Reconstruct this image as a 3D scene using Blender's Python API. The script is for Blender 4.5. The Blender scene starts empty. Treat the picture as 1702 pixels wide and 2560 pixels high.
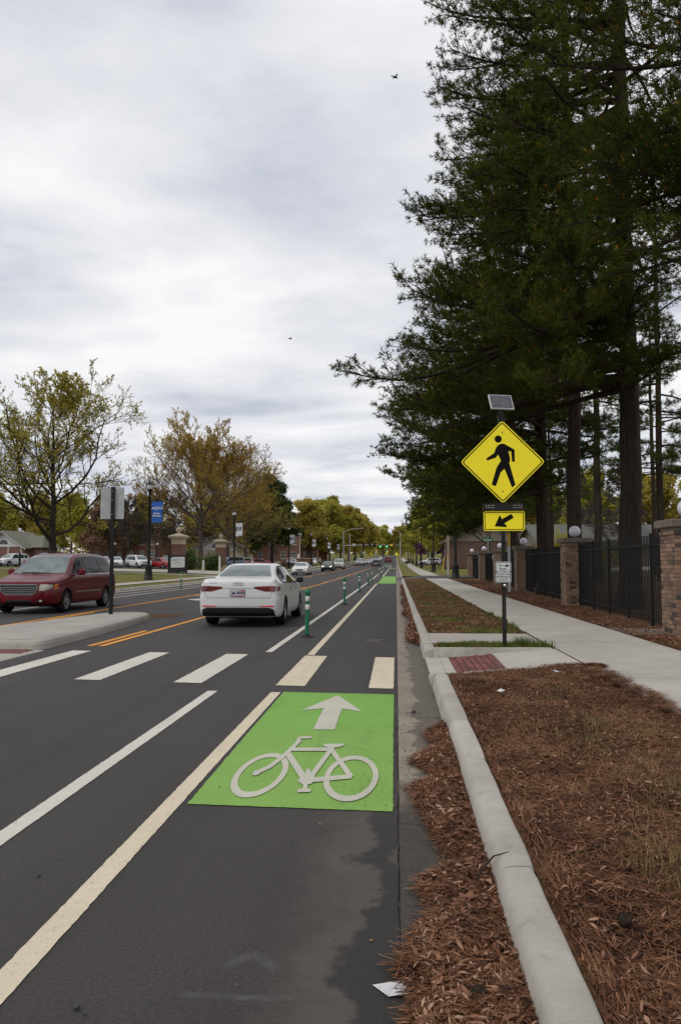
import bpy, bmesh, math, random
import numpy as np
from mathutils import Vector, Matrix
from mathutils.bvhtree import BVHTree

R = math.radians
scene = bpy.context.scene
col = scene.collection

# ------------------------------------------------------------------ camera
cam_d = bpy.data.cameras.new('camera')
cam_d.sensor_fit = 'VERTICAL'
cam_d.sensor_height = 23.5
cam_d.lens = 18.0
cam_d.clip_start = 0.05
cam_d.clip_end = 6000
cam = bpy.data.objects.new('camera', cam_d)
col.objects.link(cam)
cam.location = (0, 0, 1.42)
cam.rotation_euler = (R(90 + 3.764), 0, R(4.046))
scene.camera = cam

# ------------------------------------------------------------------ sky and sun (overcast)
SUN_EL, SUN_AZ = 52.0, 226.0      # degrees; azimuth clockwise from +Y: light comes from the left, a little behind
world = bpy.data.worlds.new('World')
scene.world = world
world.use_nodes = True
wn, wl = world.node_tree.nodes, world.node_tree.links
wn.clear()
def W(t, **k):
    n = wn.new(t)
    for a, b in k.items():
        setattr(n, a, b)
    return n
w_out = W('ShaderNodeOutputWorld')
w_sky = W('ShaderNodeTexSky', sky_type='NISHITA', sun_disc=False)
w_sky.sun_elevation = R(SUN_EL)
w_sky.sun_rotation = R(SUN_AZ)
w_bg1 = W('ShaderNodeBackground')
w_bg1.inputs['Strength'].default_value = 0.10
wl.new(w_sky.outputs[0], w_bg1.inputs[0])
w_tc = W('ShaderNodeTexCoord')
w_sep = W('ShaderNodeSeparateXYZ')
wl.new(w_tc.outputs['Generated'], w_sep.inputs[0])
w_z = W('ShaderNodeMath', operation='MAXIMUM'); w_z.inputs[1].default_value = 0.0
wl.new(w_sep.outputs['Z'], w_z.inputs[0])
w_z2 = W('ShaderNodeMath', operation='ADD'); w_z2.inputs[1].default_value = 0.10
wl.new(w_z.outputs[0], w_z2.inputs[0])
w_dx = W('ShaderNodeMath', operation='DIVIDE'); w_dy = W('ShaderNodeMath', operation='DIVIDE')
wl.new(w_sep.outputs['X'], w_dx.inputs[0]); wl.new(w_z2.outputs[0], w_dx.inputs[1])
wl.new(w_sep.outputs['Y'], w_dy.inputs[0]); wl.new(w_z2.outputs[0], w_dy.inputs[1])
w_cb = W('ShaderNodeCombineXYZ')
wl.new(w_dx.outputs[0], w_cb.inputs[0]); wl.new(w_dy.outputs[0], w_cb.inputs[1])
w_map = W('ShaderNodeMapping')
w_map.inputs['Scale'].default_value = (0.8, 1.0, 1.0)
w_map.inputs['Rotation'].default_value = (0, 0, R(14))
w_map.inputs['Location'].default_value = (3.7, 1.2, 0)
wl.new(w_cb.outputs[0], w_map.inputs[0])
w_n1 = W('ShaderNodeTexNoise'); w_n1.inputs['Scale'].default_value = 1.3
w_n1.inputs['Detail'].default_value = 7; w_n1.inputs['Roughness'].default_value = 0.47
w_n1.inputs['Distortion'].default_value = 0.35
wl.new(w_map.outputs[0], w_n1.inputs['Vector'])
w_r1 = W('ShaderNodeValToRGB')
els = w_r1.color_ramp.elements
els[0].position = 0.36; els[0].color = (0.56, 0.59, 0.69, 1)
els[1].position = 0.625; els[1].color = (0.985, 0.985, 0.985, 1)
e = els.new(0.475); e.color = (0.77, 0.785, 0.835, 1)
w_n2 = W('ShaderNodeTexNoise'); w_n2.inputs['Scale'].default_value = 5.5
w_n2.inputs['Detail'].default_value = 6; w_n2.inputs['Roughness'].default_value = 0.6
wl.new(w_map.outputs[0], w_n2.inputs['Vector'])
w_m1 = W('ShaderNodeMath', operation='MULTIPLY'); w_m1.inputs[1].default_value = 0.16
wl.new(w_n2.outputs['Fac'], w_m1.inputs[0])
w_m2 = W('ShaderNodeMath', operation='MULTIPLY_ADD'); w_m2.inputs[1].default_value = 0.84
wl.new(w_n1.outputs['Fac'], w_m2.inputs[0]); wl.new(w_m1.outputs[0], w_m2.inputs[2])
wl.new(w_m2.outputs[0], w_r1.inputs[0])
w_bg2 = W('ShaderNodeBackground'); w_bg2.inputs['Strength'].default_value = 1.0
wl.new(w_r1.outputs[0], w_bg2.inputs[0])
w_mix = W('ShaderNodeMixShader'); w_mix.inputs[0].default_value = 0.96
wl.new(w_bg1.outputs[0], w_mix.inputs[1]); wl.new(w_bg2.outputs[0], w_mix.inputs[2])
wl.new(w_mix.outputs[0], w_out.inputs[0])

sun_d = bpy.data.lights.new('sun', 'SUN')
sun_d.energy = 1.1
sun_d.angle = R(24)
sun_d.color = (1.0, 0.965, 0.91)
sun = bpy.data.objects.new('sun', sun_d)
col.objects.link(sun)
sun.location = (-30, -10, 60)
_az = R(SUN_AZ)
_dir = Vector((math.sin(_az) * math.cos(R(SUN_EL)), math.cos(_az) * math.cos(R(SUN_EL)), math.sin(R(SUN_EL))))
sun.rotation_euler = _dir.to_track_quat('Z', 'Y').to_euler()

scene.view_settings.view_transform = 'Standard'
scene.view_settings.look = 'None'
scene.view_settings.exposure = 0.0
scene.view_settings.gamma = 1.0
scene.view_settings.use_curve_mapping = False
scene.cycles.use_denoising = True
scene.cycles.max_bounces = 6
scene.cycles.transparent_max_bounces = 6

# ------------------------------------------------------------------ land form
def bz(Y):
    """long profile of the road: level near the camera, then a gentle climb"""
    Y = max(Y, 10.0)
    if Y > 450:
        return 2.6e-5 * 440 ** 2 + 2 * 2.6e-5 * 440 * (Y - 450) * 0.6
    return 2.6e-5 * (Y - 10) ** 2
_ox = [-400, -80, -40, -24, -20, -17, -15.2, -13.95, -13.76, 0.43, 0.63, 2.4, 4.15, 5.5, 12, 30, 400]
_oz = [1.6, 1.1, 0.75, 0.45, 0.30, 0.19, 0.16, 0.14, 0.0, 0.0, 0.14, 0.15, 0.15, 0.15, 0.35, 0.8, 1.6]
def off(x):
    return float(np.interp(x, _ox, _oz))
def gz(x, y):
    return bz(y) + off(x)

# ------------------------------------------------------------------ materials
MATS = {}
def _rgba(c):
    return (c[0], c[1], c[2], 1.0)
def new_mat(name):
    m = bpy.data.materials.new(name)
    m.use_nodes = True
    nt = m.node_tree
    b = nt.nodes['Principled BSDF']
    MATS[name] = m
    return m, nt, b
def coords(nt, kind='Object', scale=None):
    if kind == 'World':
        g = nt.nodes.new('ShaderNodeNewGeometry'); o = g.outputs['Position']
    else:
        t = nt.nodes.new('ShaderNodeTexCoord'); o = t.outputs[kind]
    if scale:
        mp = nt.nodes.new('ShaderNodeMapping'); mp.inputs['Scale'].default_value = scale
        nt.links.new(o, mp.inputs[0]); o = mp.outputs[0]
    return o
def noise(nt, vec, scale, detail=4, rough=0.55, dist=0.0):
    n = nt.nodes.new('ShaderNodeTexNoise')
    n.inputs['Scale'].default_value = scale; n.inputs['Detail'].default_value = detail
    n.inputs['Roughness'].default_value = rough; n.inputs['Distortion'].default_value = dist
    nt.links.new(vec, n.inputs['Vector'])
    return n.outputs['Fac']
def ramp(nt, fac, stops):
    r = nt.nodes.new('ShaderNodeValToRGB'); el = r.color_ramp.elements
    el[0].position, el[0].color = stops[0][0], _rgba(stops[0][1])
    el[1].position, el[1].color = stops[-1][0], _rgba(stops[-1][1])
    for p, c in stops[1:-1]:
        e = el.new(p); e.color = _rgba(c)
    nt.links.new(fac, r.inputs[0])
    return r.outputs[0]
def mixc(nt, fac, a, b, mode='MIX'):
    m = nt.nodes.new('ShaderNodeMix'); m.data_type = 'RGBA'; m.blend_type = mode
    for i, v in ((0, fac), (6, a), (7, b)):
        if isinstance(v, (int, float)):
            m.inputs[i].default_value = v
        elif isinstance(v, tuple):
            m.inputs[i].default_value = _rgba(v)
        else:
            nt.links.new(v, m.inputs[i])
    return m.outputs[2]
def math_(nt, op, a, b=0.0, clamp=False):
    m = nt.nodes.new('ShaderNodeMath'); m.operation = op; m.use_clamp = clamp
    for i, v in ((0, a), (1, b)):
        if isinstance(v, (int, float)):
            m.inputs[i].default_value = v
        else:
            nt.links.new(v, m.inputs[i])
    return m.outputs[0]
def maprange(nt, v, a, b, lo=0.0, hi=1.0):
    m = nt.nodes.new('ShaderNodeMapRange'); m.interpolation_type = 'SMOOTHSTEP'
    nt.links.new(v, m.inputs[0])
    m.inputs[1].default_value = a; m.inputs[2].default_value = b
    m.inputs[3].default_value = lo; m.inputs[4].default_value = hi
    return m.outputs[0]
def bump(nt, b, h, strength=0.3, dist=0.01):
    n = nt.nodes.new('ShaderNodeBump'); n.inputs['Strength'].default_value = strength
    n.inputs['Distance'].default_value = dist
    nt.links.new(h, n.inputs['Height']); nt.links.new(n.outputs[0], b.inputs['Normal'])
def M(name, c1, c2=None, scale=6.0, rough=0.7, metal=0.0, bmp=0.0, bscale=None, spec=0.5, coat=0.0, kind='Object',
      rnd=0.0, stretch=None, detail=5, lo=0.35, hi=0.65, bdist=0.01, emit=None, estr=0.0):
    if name in MATS:
        return MATS[name]
    m, nt, b = new_mat(name)
    v = coords(nt, kind, stretch)
    c2 = c2 or tuple(min(1, x * 0.8) for x in c1)
    n = noise(nt, v, scale, detail)
    c = ramp(nt, n, [(lo, c1), (hi, c2)])
    if rnd:
        oi = nt.nodes.new('ShaderNodeObjectInfo')
        hsv = nt.nodes.new('ShaderNodeHueSaturation')
        nt.links.new(c, hsv.inputs['Color'])
        nt.links.new(maprange(nt, oi.outputs['Random'], 0, 1, 1 - rnd, 1 + rnd), hsv.inputs['Value'])
        c = hsv.outputs[0]
    nt.links.new(c, b.inputs['Base Color'])
    b.inputs['Roughness'].default_value = rough
    b.inputs['Metallic'].default_value = metal
    b.inputs['Specular IOR Level'].default_value = spec
    b.inputs['Coat Weight'].default_value = coat
    b.inputs['Coat Roughness'].default_value = 0.04
    if emit:
        b.inputs['Emission Color'].default_value = _rgba(emit)
        b.inputs['Emission Strength'].default_value = estr
    if bmp:
        bump(nt, b, noise(nt, v, bscale or scale * 4, 6), bmp, bdist)
    return m

def mat_asphalt():
    m, nt, b = new_mat('asphalt')
    p = coords(nt, 'World')
    sx = nt.nodes.new('ShaderNodeSeparateXYZ'); nt.links.new(p, sx.inputs[0])
    X, Y = sx.outputs[0], sx.outputs[1]
    grain = noise(nt, p, 210, 3, 0.75)
    grain2 = noise(nt, p, 70, 3, 0.65)
    big = noise(nt, p, 0.9, 5, 0.6)
    lane = noise(nt, coords(nt, 'World', (1.3, 0.05, 1)), 1.0, 4, 0.6)
    base = ramp(nt, big, [(0.30, (0.036, 0.031, 0.028)), (0.70, (0.052, 0.045, 0.041))])
    base = mixc(nt, maprange(nt, lane, 0.35, 0.7, 0, 0.45), base, (0.070, 0.063, 0.058))
    base = mixc(nt, maprange(nt, grain, 0.50, 0.75, 0, 0.55), base, (0.12, 0.108, 0.098))
    base = mixc(nt, maprange(nt, grain2, 0.40, 0.62, 0.45, 0), base, (0.018, 0.016, 0.015))
    wob = noise(nt, p, 2.4, 5, 0.6)
    wob2 = noise(nt, p, 9.0, 4, 0.6)
    edge = math_(nt, 'ADD', X, math_(nt, 'ADD', math_(nt, 'MULTIPLY', wob, 0.62), math_(nt, 'MULTIPLY', wob2, 0.16)))
    near = maprange(nt, Y, 4.3, 5.2, 1.0, 0.0)
    # dried silt left where the gutter water stood, then the clean dark strip beyond it
    dust = math_(nt, 'MULTIPLY', maprange(nt, edge, -0.12, 0.22), near)
    dust = math_(nt, 'MULTIPLY', dust, maprange(nt, grain, 0.30, 0.62, 0.35, 1.0))
    base = mixc(nt, math_(nt, 'MULTIPLY', dust, 0.52), base, (0.135, 0.115, 0.096))
    dark = math_(nt, 'MULTIPLY', maprange(nt, edge, 0.20, 0.275), near)
    base = mixc(nt, math_(nt, 'MULTIPLY', dark, 0.88), base, (0.024, 0.022, 0.021))
    # silt by the road edge
    silt = math_(nt, 'MULTIPLY', maprange(nt, edge, 0.37, 0.46), maprange(nt, noise(nt, p, 1.6, 4), 0.45, 0.6))
    base = mixc(nt, math_(nt, 'MULTIPLY', silt, 0.55), base, (0.10, 0.083, 0.068))
    # rubbed-out chalk marks
    ya = math_(nt, 'ABSOLUTE', math_(nt, 'SUBTRACT', math_(nt, 'ADD', Y, math_(nt, 'MULTIPLY', wob2, 0.02)), 2.655))
    xa = math_(nt, 'ABSOLUTE', math_(nt, 'ADD', X, 0.53))
    ch = math_(nt, 'MULTIPLY', maprange(nt, ya, 0.006, 0.026, 1, 0), maprange(nt, xa, 0.15, 0.21, 1, 0))
    dx2 = math_(nt, 'MULTIPLY', math_(nt, 'ABSOLUTE', math_(nt, 'ADD', X, 0.52)), 1.0)
    yy2 = math_(nt, 'ABSOLUTE', math_(nt, 'SUBTRACT', math_(nt, 'ADD', Y, math_(nt, 'MULTIPLY', dx2, 0.9)), 2.925))
    ch2 = math_(nt, 'MULTIPLY', maprange(nt, yy2, 0.01, 0.05, 1, 0), maprange(nt, dx2, 0.06, 0.12, 1, 0))
    ch = math_(nt, 'MULTIPLY', math_(nt, 'MAXIMUM', ch, ch2), maprange(nt, grain, 0.40, 0.64, 0.0, 0.62))
    ch = math_(nt, 'MULTIPLY', ch, maprange(nt, wob2, 0.30, 0.62, 0.25, 1.0))
    base = mixc(nt, ch, base, (0.17, 0.168, 0.155))
    nt.links.new(base, b.inputs['Base Color'])
    rr = maprange(nt, grain, 0.3, 0.7, 0.72, 0.9)
    nt.links.new(rr, b.inputs['Roughness'])
    b.inputs['Specular IOR Level'].default_value = 0.35
    bump(nt, b, math_(nt, 'ADD', grain, grain2), 0.35, 0.005)
    return m
def mat_concrete(name, c1, c2, stain=(0.22, 0.20, 0.17), wet=False, wear=0.5, broom=False):
    m, nt, b = new_mat(name)
    p = coords(nt, 'World')
    n1 = noise(nt, p, 1.3, 6, 0.65); n2 = noise(nt, p, 9, 6, 0.7); n3 = noise(nt, p, 160, 2, 0.6)
    c = ramp(nt, n1, [(0.3, c2), (0.68, c1)])
    c = mixc(nt, maprange(nt, n2, 0.52, 0.75, 0, wear), c, stain)
    c = mixc(nt, maprange(nt, n3, 0.58, 0.72, 0, 0.25), c, tuple(x * 0.6 for x in c2))
    if broom:
        bl = noise(nt, coords(nt, 'World', (5.0, 90, 5.0)), 1.0, 5, 0.75)
        c = mixc(nt, maprange(nt, bl, 0.45, 0.7, 0, 0.22), c, tuple(x * 0.6 for x in c2))
    oi = nt.nodes.new('ShaderNodeObjectInfo')
    hsv = nt.nodes.new('ShaderNodeHueSaturation'); nt.links.new(c, hsv.inputs['Color'])
    nt.links.new(maprange(nt, oi.outputs['Random'], 0, 1, 0.93, 1.05), hsv.inputs['Value'])
    c = hsv.outputs[0]
    rough = 0.85
    if wet:
        sx = nt.nodes.new('ShaderNodeSeparateXYZ'); nt.links.new(p, sx.inputs[0])
        wob = noise(nt, p, 3.2, 4, 0.5)
        e = math_(nt, 'ADD', sx.outputs[0], math_(nt, 'MULTIPLY', math_(nt, 'SUBTRACT', wob, 0.5), 0.45))
        f = maprange(nt, e, 0.150, 0.185)
        c = mixc(nt, math_(nt, 'MULTIPLY', f, 0.85), c, (0.105, 0.088, 0.072))
        silt = maprange(nt, e, 0.34, 0.44)
        c = mixc(nt, math_(nt, 'MULTIPLY', silt, 0.7), c, (0.06, 0.052, 0.046))
        dn = math_(nt, 'MULTIPLY', maprange(nt, math_(nt, 'ADD', sx.outputs[1], math_(nt, 'MULTIPLY', wob, 1.2)), 4.9, 6.2, 1, 0), maprange(nt, n2, 0.2, 0.5, 0.75, 1))
        c = mixc(nt, dn, c, (0.060, 0.051, 0.044))
        nt.links.new(maprange(nt, f, 0, 1, 0.88, 0.62), b.inputs['Roughness'])
    else:
        b.inputs['Roughness'].default_value = rough
    nt.links.new(c, b.inputs['Base Color'])
    b.inputs['Specular IOR Level'].default_value = 0.3
    bump(nt, b, math_(nt, 'ADD', n2, math_(nt, 'MULTIPLY', n3, 0.5)), 0.25, 0.006)
    return m
def mat_paint(name, c, worn=(0.09, 0.08, 0.075), amount=0.6):
    m, nt, b = new_mat(name)
    p = coords(nt, 'World')
    n = noise(nt, p, 1.7, 5, 0.65); g = noise(nt, p, 120, 3, 0.7); k = noise(nt, p, 22, 5, 0.7)
    cc = ramp(nt, n, [(0.3, tuple(x * 0.88 for x in c)), (0.7, c)])
    wear = math_(nt, 'MULTIPLY', maprange(nt, g, 0.52, 0.68), maprange(nt, k, 0.36, 0.66))
    cc = mixc(nt, math_(nt, 'MULTIPLY', wear, amount), cc, worn)
    scuff = noise(nt, coords(nt, 'World', (7.0, 0.55, 1)), 1.0, 6, 0.7)
    cc = mixc(nt, maprange(nt, scuff, 0.50, 0.75, 0, 0.34), cc, tuple(x * 0.5 + y * 0.2 for x, y in zip(c, worn)))
    spots = noise(nt, p, 55, 2, 0.5)
    cc = mixc(nt, maprange(nt, spots, 0.70, 0.76, 0, 0.8), cc, worn)
    nt.links.new(cc, b.inputs['Base Color'])
    b.inputs['Roughness'].default_value = 0.75
    b.inputs['Specular IOR Level'].default_value = 0.3
    bump(nt, b, g, 0.3, 0.004)
    return m
def mat_ground():
    """grass beyond the walks, fallen pine straw under the pines and along the fence"""
    m, nt, b = new_mat('ground_cover')
    p = coords(nt, 'World')
    sx = nt.nodes.new('ShaderNodeSeparateXYZ'); nt.links.new(p, sx.inputs[0])
    n1 = noise(nt, p, 0.25, 5); n2 = noise(nt, p, 3.0, 6, 0.7); n3 = noise(nt, p, 30, 4, 0.7)
    grass = ramp(nt, n2, [(0.28, (0.085, 0.105, 0.018)), (0.5, (0.16, 0.155, 0.035)), (0.72, (0.23, 0.17, 0.07))])
    grass = mixc(nt, maprange(nt, n1, 0.45, 0.65, 0, 0.6), grass, (0.19, 0.135, 0.055))
    grass = mixc(nt, maprange(nt, n3, 0.35, 0.65, 0.5, 0), grass, (0.07, 0.07, 0.02))
    straw = ramp(nt, n3, [(0.3, (0.055, 0.028, 0.014)), (0.55, (0.13, 0.062, 0.030)), (0.75, (0.21, 0.115, 0.058))])
    straw = mixc(nt, maprange(nt, n2, 0.45, 0.7, 0, 0.4), straw, (0.10, 0.075, 0.03))
    edge = math_(nt, 'ADD', sx.outputs[0], math_(nt, 'MULTIPLY', math_(nt, 'SUBTRACT', n2, 0.5), 1.6))
    f = math_(nt, 'MULTIPLY', maprange(nt, edge, -1.0, 0.2), maprange(nt, sx.outputs[1], 62, 70, 1.0, 0.0))
    f2 = maprange(nt, sx.outputs[0], 15, 22, 1.0, 0.15)
    f = math_(nt, 'MULTIPLY', f, f2)
    c = mixc(nt, f, grass, straw)
    nt.links.new(c, b.inputs['Base Color'])
    b.inputs['Roughness'].default_value = 0.95
    b.inputs['Specular IOR Level'].default_value = 0.1
    bump(nt, b, math_(nt, 'ADD', n3, n2), 0.6, 0.04)
    return m
def mat_straw(name, green):
    m, nt, b = new_mat(name)
    p = coords(nt, 'World')
    n2 = noise(nt, p, 2.2, 6, 0.7); n3 = noise(nt, coords(nt, 'World', (1, 0.35, 1)), 46, 4, 0.7)
    straw = ramp(nt, n3, [(0.28, (0.040, 0.021, 0.012)), (0.5, (0.115, 0.056, 0.029)), (0.75, (0.23, 0.13, 0.07))])
    c = mixc(nt, maprange(nt, n2, 0.62 - green, 0.82 - green, 0, 0.75), straw, (0.085, 0.10, 0.018))
    nt.links.new(c, b.inputs['Base Color'])
    b.inputs['Roughness'].default_value = 0.95
    b.inputs['Specular IOR Level'].default_value = 0.1
    bump(nt, b, n3, 0.8, 0.03)
    return m
def mat_brick(name, c1, c2, mortar, scale=1.0, bw=0.2, bh=0.075):
    m, nt, b = new_mat(name)
    t = nt.nodes.new('ShaderNodeTexCoord')
    s = nt.nodes.new('ShaderNodeSeparateXYZ'); nt.links.new(t.outputs['Object'], s.inputs[0])
    cb = nt.nodes.new('ShaderNodeCombineXYZ')
    nt.links.new(math_(nt, 'ADD', s.outputs[0], s.outputs[1]), cb.inputs[0]); nt.links.new(s.outputs[2], cb.inputs[1])
    br = nt.nodes.new('ShaderNodeTexBrick')
    nt.links.new(cb.outputs[0], br.inputs['Vector'])
    br.inputs['Color1'].default_value = _rgba(c1); br.inputs['Color2'].default_value = _rgba(c2)
    br.inputs['Mortar'].default_value = _rgba(mortar)
    br.inputs['Scale'].default_value = scale; br.inputs['Mortar Size'].default_value = 0.008
    br.inputs['Brick Width'].default_value = bw; br.inputs['Row Height'].default_value = bh
    n = noise(nt, t.outputs['Object'], 2.0, 5)
    c = mixc(nt, maprange(nt, n, 0.4, 0.7, 0, 0.35), br.outputs['Color'], tuple(x * 0.55 for x in c2))
    nt.links.new(c, b.inputs['Base Color']); b.inputs['Roughness'].default_value = 0.9
    bump(nt, b, br.outputs['Fac'], -0.4, 0.008)
    return m
def mat_bark(name, c1, c2, zs=0.18, scale=14):
    m, nt, b = new_mat(name)
    v = coords(nt, 'Object', (1, 1, zs))
    n = noise(nt, v, scale, 6, 0.65, 0.6); n2 = noise(nt, v, scale * 0.25, 4)
    c = ramp(nt, n, [(0.32, c2), (0.6, c1)])
    c = mixc(nt, maprange(nt, n2, 0.4, 0.7, 0, 0.4), c, c2)
    nt.links.new(c, b.inputs['Base Color']); b.inputs['Roughness'].default_value = 0.95
    b.inputs['Specular IOR Level'].default_value = 0.15
    bump(nt, b, n, 0.9, 0.05)
    return m
def mat_leaf(name, cs, rough=0.7, scale=0.35, trans=0.25, fine=9.0, isl=0.5, spec=0.2):
    m, nt, b = new_mat(name)
    p = coords(nt, 'World')
    n = noise(nt, p, scale, 3, 0.5)
    gi = nt.nodes.new('ShaderNodeNewGeometry')
    f = math_(nt, 'ADD', math_(nt, 'MULTIPLY', maprange(nt, n, 0.3, 0.7), 1 - isl), math_(nt, 'MULTIPLY', gi.outputs['Random Per Island'], isl))
    k = len(cs)
    c = ramp(nt, f, [(0.08 + 0.84 * i / (k - 1), cs[i]) for i in range(k)])
    nt.links.new(c, b.inputs['Base Color']); b.inputs['Roughness'].default_value = rough
    b.inputs['Specular IOR Level'].default_value = spec
    if trans:
        tr = nt.nodes.new('ShaderNodeBsdfTranslucent'); nt.links.new(c, tr.inputs[0])
        mx = nt.nodes.new('ShaderNodeMixShader'); mx.inputs[0].default_value = trans
        o = nt.nodes['Material Output']
        nt.links.new(b.outputs[0], mx.inputs[1]); nt.links.new(tr.outputs[0], mx.inputs[2])
        nt.links.new(mx.outputs[0], o.inputs[0])
    return m
def mat_glass(name, tint=(0.05, 0.06, 0.06), rough=0.03, spec=0.5):
    m, nt, b = new_mat(name)
    v = coords(nt, 'Object'); n = noise(nt, v, 3.0, 3)
    c = ramp(nt, n, [(0.35, tint), (0.65, tuple(x * 0.6 for x in tint))])
    nt.links.new(c, b.inputs['Base Color'])
    b.inputs['Roughness'].default_value = rough; b.inputs['Specular IOR Level'].default_value = spec
    return m

A_ASPH = mat_asphalt()
A_CONC = mat_concrete('sidewalk_concrete', (0.46, 0.43, 0.375), (0.375, 0.35, 0.30), (0.19, 0.17, 0.14), wear=0.25, broom=True)
A_CURB = mat_concrete('curb_concrete', (0.47, 0.44, 0.385), (0.33, 0.305, 0.26), (0.17, 0.15, 0.12), wear=0.42, broom=True)
A_GUTT = mat_concrete('gutter_concrete', (0.29, 0.245, 0.195), (0.20, 0.17, 0.135), (0.12, 0.10, 0.08), wet=True)
A_ISLE = mat_concrete('island_concrete', (0.42, 0.39, 0.345), (0.32, 0.30, 0.265), (0.2, 0.18, 0.155))
A_CREAM = mat_paint('cream_thermoplastic', (0.66, 0.57, 0.42))
A_WHITE = mat_paint('white_thermoplastic', (0.64, 0.60, 0.525))
A_YEL = mat_paint('yellow_line_paint', (0.75, 0.31, 0.03))
A_GREEN = mat_paint('green_lane_paint', (0.195, 0.40, 0.068), (0.06, 0.12, 0.035), 0.6)
A_GREEN2 = mat_paint('green_lane_paint_second_coat', (0.215, 0.39, 0.078), (0.06, 0.12, 0.035), 0.6)
A_SYMB = mat_paint('bike_symbol_paint', (0.53, 0.51, 0.42), (0.25, 0.28, 0.17), 0.6)
A_CHALK = mat_paint('worn_chalk', (0.16, 0.16, 0.15), (0.05, 0.045, 0.042), 1.0)
A_GROUND = mat_ground()
A_STRAW = mat_straw('pine_straw_bed', -0.04)
A_VERGE = mat_straw('straw_and_grass_verge', 0.10)
A_BLACK = M('black_metal', (0.008, 0.008, 0.008), (0.013, 0.013, 0.012), 8, 0.5, 0.0, spec=0.25)
A_FENCE = M('black_fence_enamel', (0.007, 0.007, 0.007), (0.012, 0.012, 0.011), 5, 0.55, spec=0.25)
A_GALV = M('galvanised_steel', (0.42, 0.43, 0.44), (0.52, 0.53, 0.53), 9, 0.45, 0.6)
A_ALU = M('sign_back_aluminium', (0.42, 0.43, 0.43), (0.30, 0.31, 0.31), 2.5, 0.55, 0.25)
A_SIGNY = M('fluorescent_yellow_sheeting', (0.95, 0.80, 0.002), (0.92, 0.77, 0.002), 3, 0.4)
A_SIGNK = M('black_sign_ink', (0.006, 0.006, 0.005), (0.009, 0.008, 0.007), 6, 0.8, spec=0.1)
A_SIGNW = M('white_sign_sheeting', (0.66, 0.68, 0.66), (0.58, 0.60, 0.58), 3, 0.45)
A_TYRE = M('tyre_rubber', (0.008, 0.008, 0.008), (0.014, 0.014, 0.014), 20, 0.9, spec=0.2)
A_RIM = M('alloy_rim', (0.35, 0.35, 0.35), (0.28, 0.28, 0.28), 9, 0.35, 0.9)
A_DARK = M('black_trim', (0.008, 0.008, 0.009), (0.013, 0.013, 0.013), 9, 0.5, spec=0.3)
A_CHROME = M('chrome', (0.50, 0.50, 0.51), (0.44, 0.44, 0.46), 5, 0.2, 1.0)
A_GLASS = mat_glass('car_glass', (0.014, 0.018, 0.018), 0.06, 0.1)
A_SCREEN = mat_glass('windscreen_glass', (0.17, 0.205, 0.20), 0.08)  # grey-green base stands in for reflected sky and light through the cabin
A_PANE = mat_glass('window_pane', (0.06, 0.07, 0.075), 0.06)
A_BARK_P = mat_bark('pine_bark', (0.060, 0.044, 0.034), (0.018, 0.013, 0.010))
A_BARK_O = mat_bark('oak_bark', (0.050, 0.040, 0.032), (0.020, 0.016, 0.013), 0.3, 9)
A_BARK_B = mat_bark('grey_bark', (0.12, 0.10, 0.085), (0.05, 0.042, 0.036), 0.3, 9)

# ------------------------------------------------------------------ mesh helpers
def link(o, parent=None):
    col.objects.link(o)
    if parent is not None:
        o.parent = parent
    return o
def arr_mesh(name, V, F, mats, mi=None, smooth=False):
    """V (n,3) array, F (m,3) or (m,4) int array"""
    me = bpy.data.meshes.new(name)
    V = np.asarray(V, np.float32); F = np.asarray(F, np.int32)
    k = F.shape[1]
    me.vertices.add(len(V)); me.vertices.foreach_set('co', V.ravel())
    me.loops.add(F.size); me.loops.foreach_set('vertex_index', F.ravel())
    me.polygons.add(len(F))
    me.polygons.foreach_set('loop_start', np.arange(0, F.size, k, dtype=np.int32))
    if mi is not None:
        me.polygons.foreach_set('material_index', np.asarray(mi, np.int32))
    if smooth:
        me.polygons.foreach_set('use_smooth', np.ones(len(F), bool))
    me.update(calc_edges=True)
    for m in (mats if isinstance(mats, (list, tuple)) else [mats]):
        me.materials.append(m)
    return me
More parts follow.
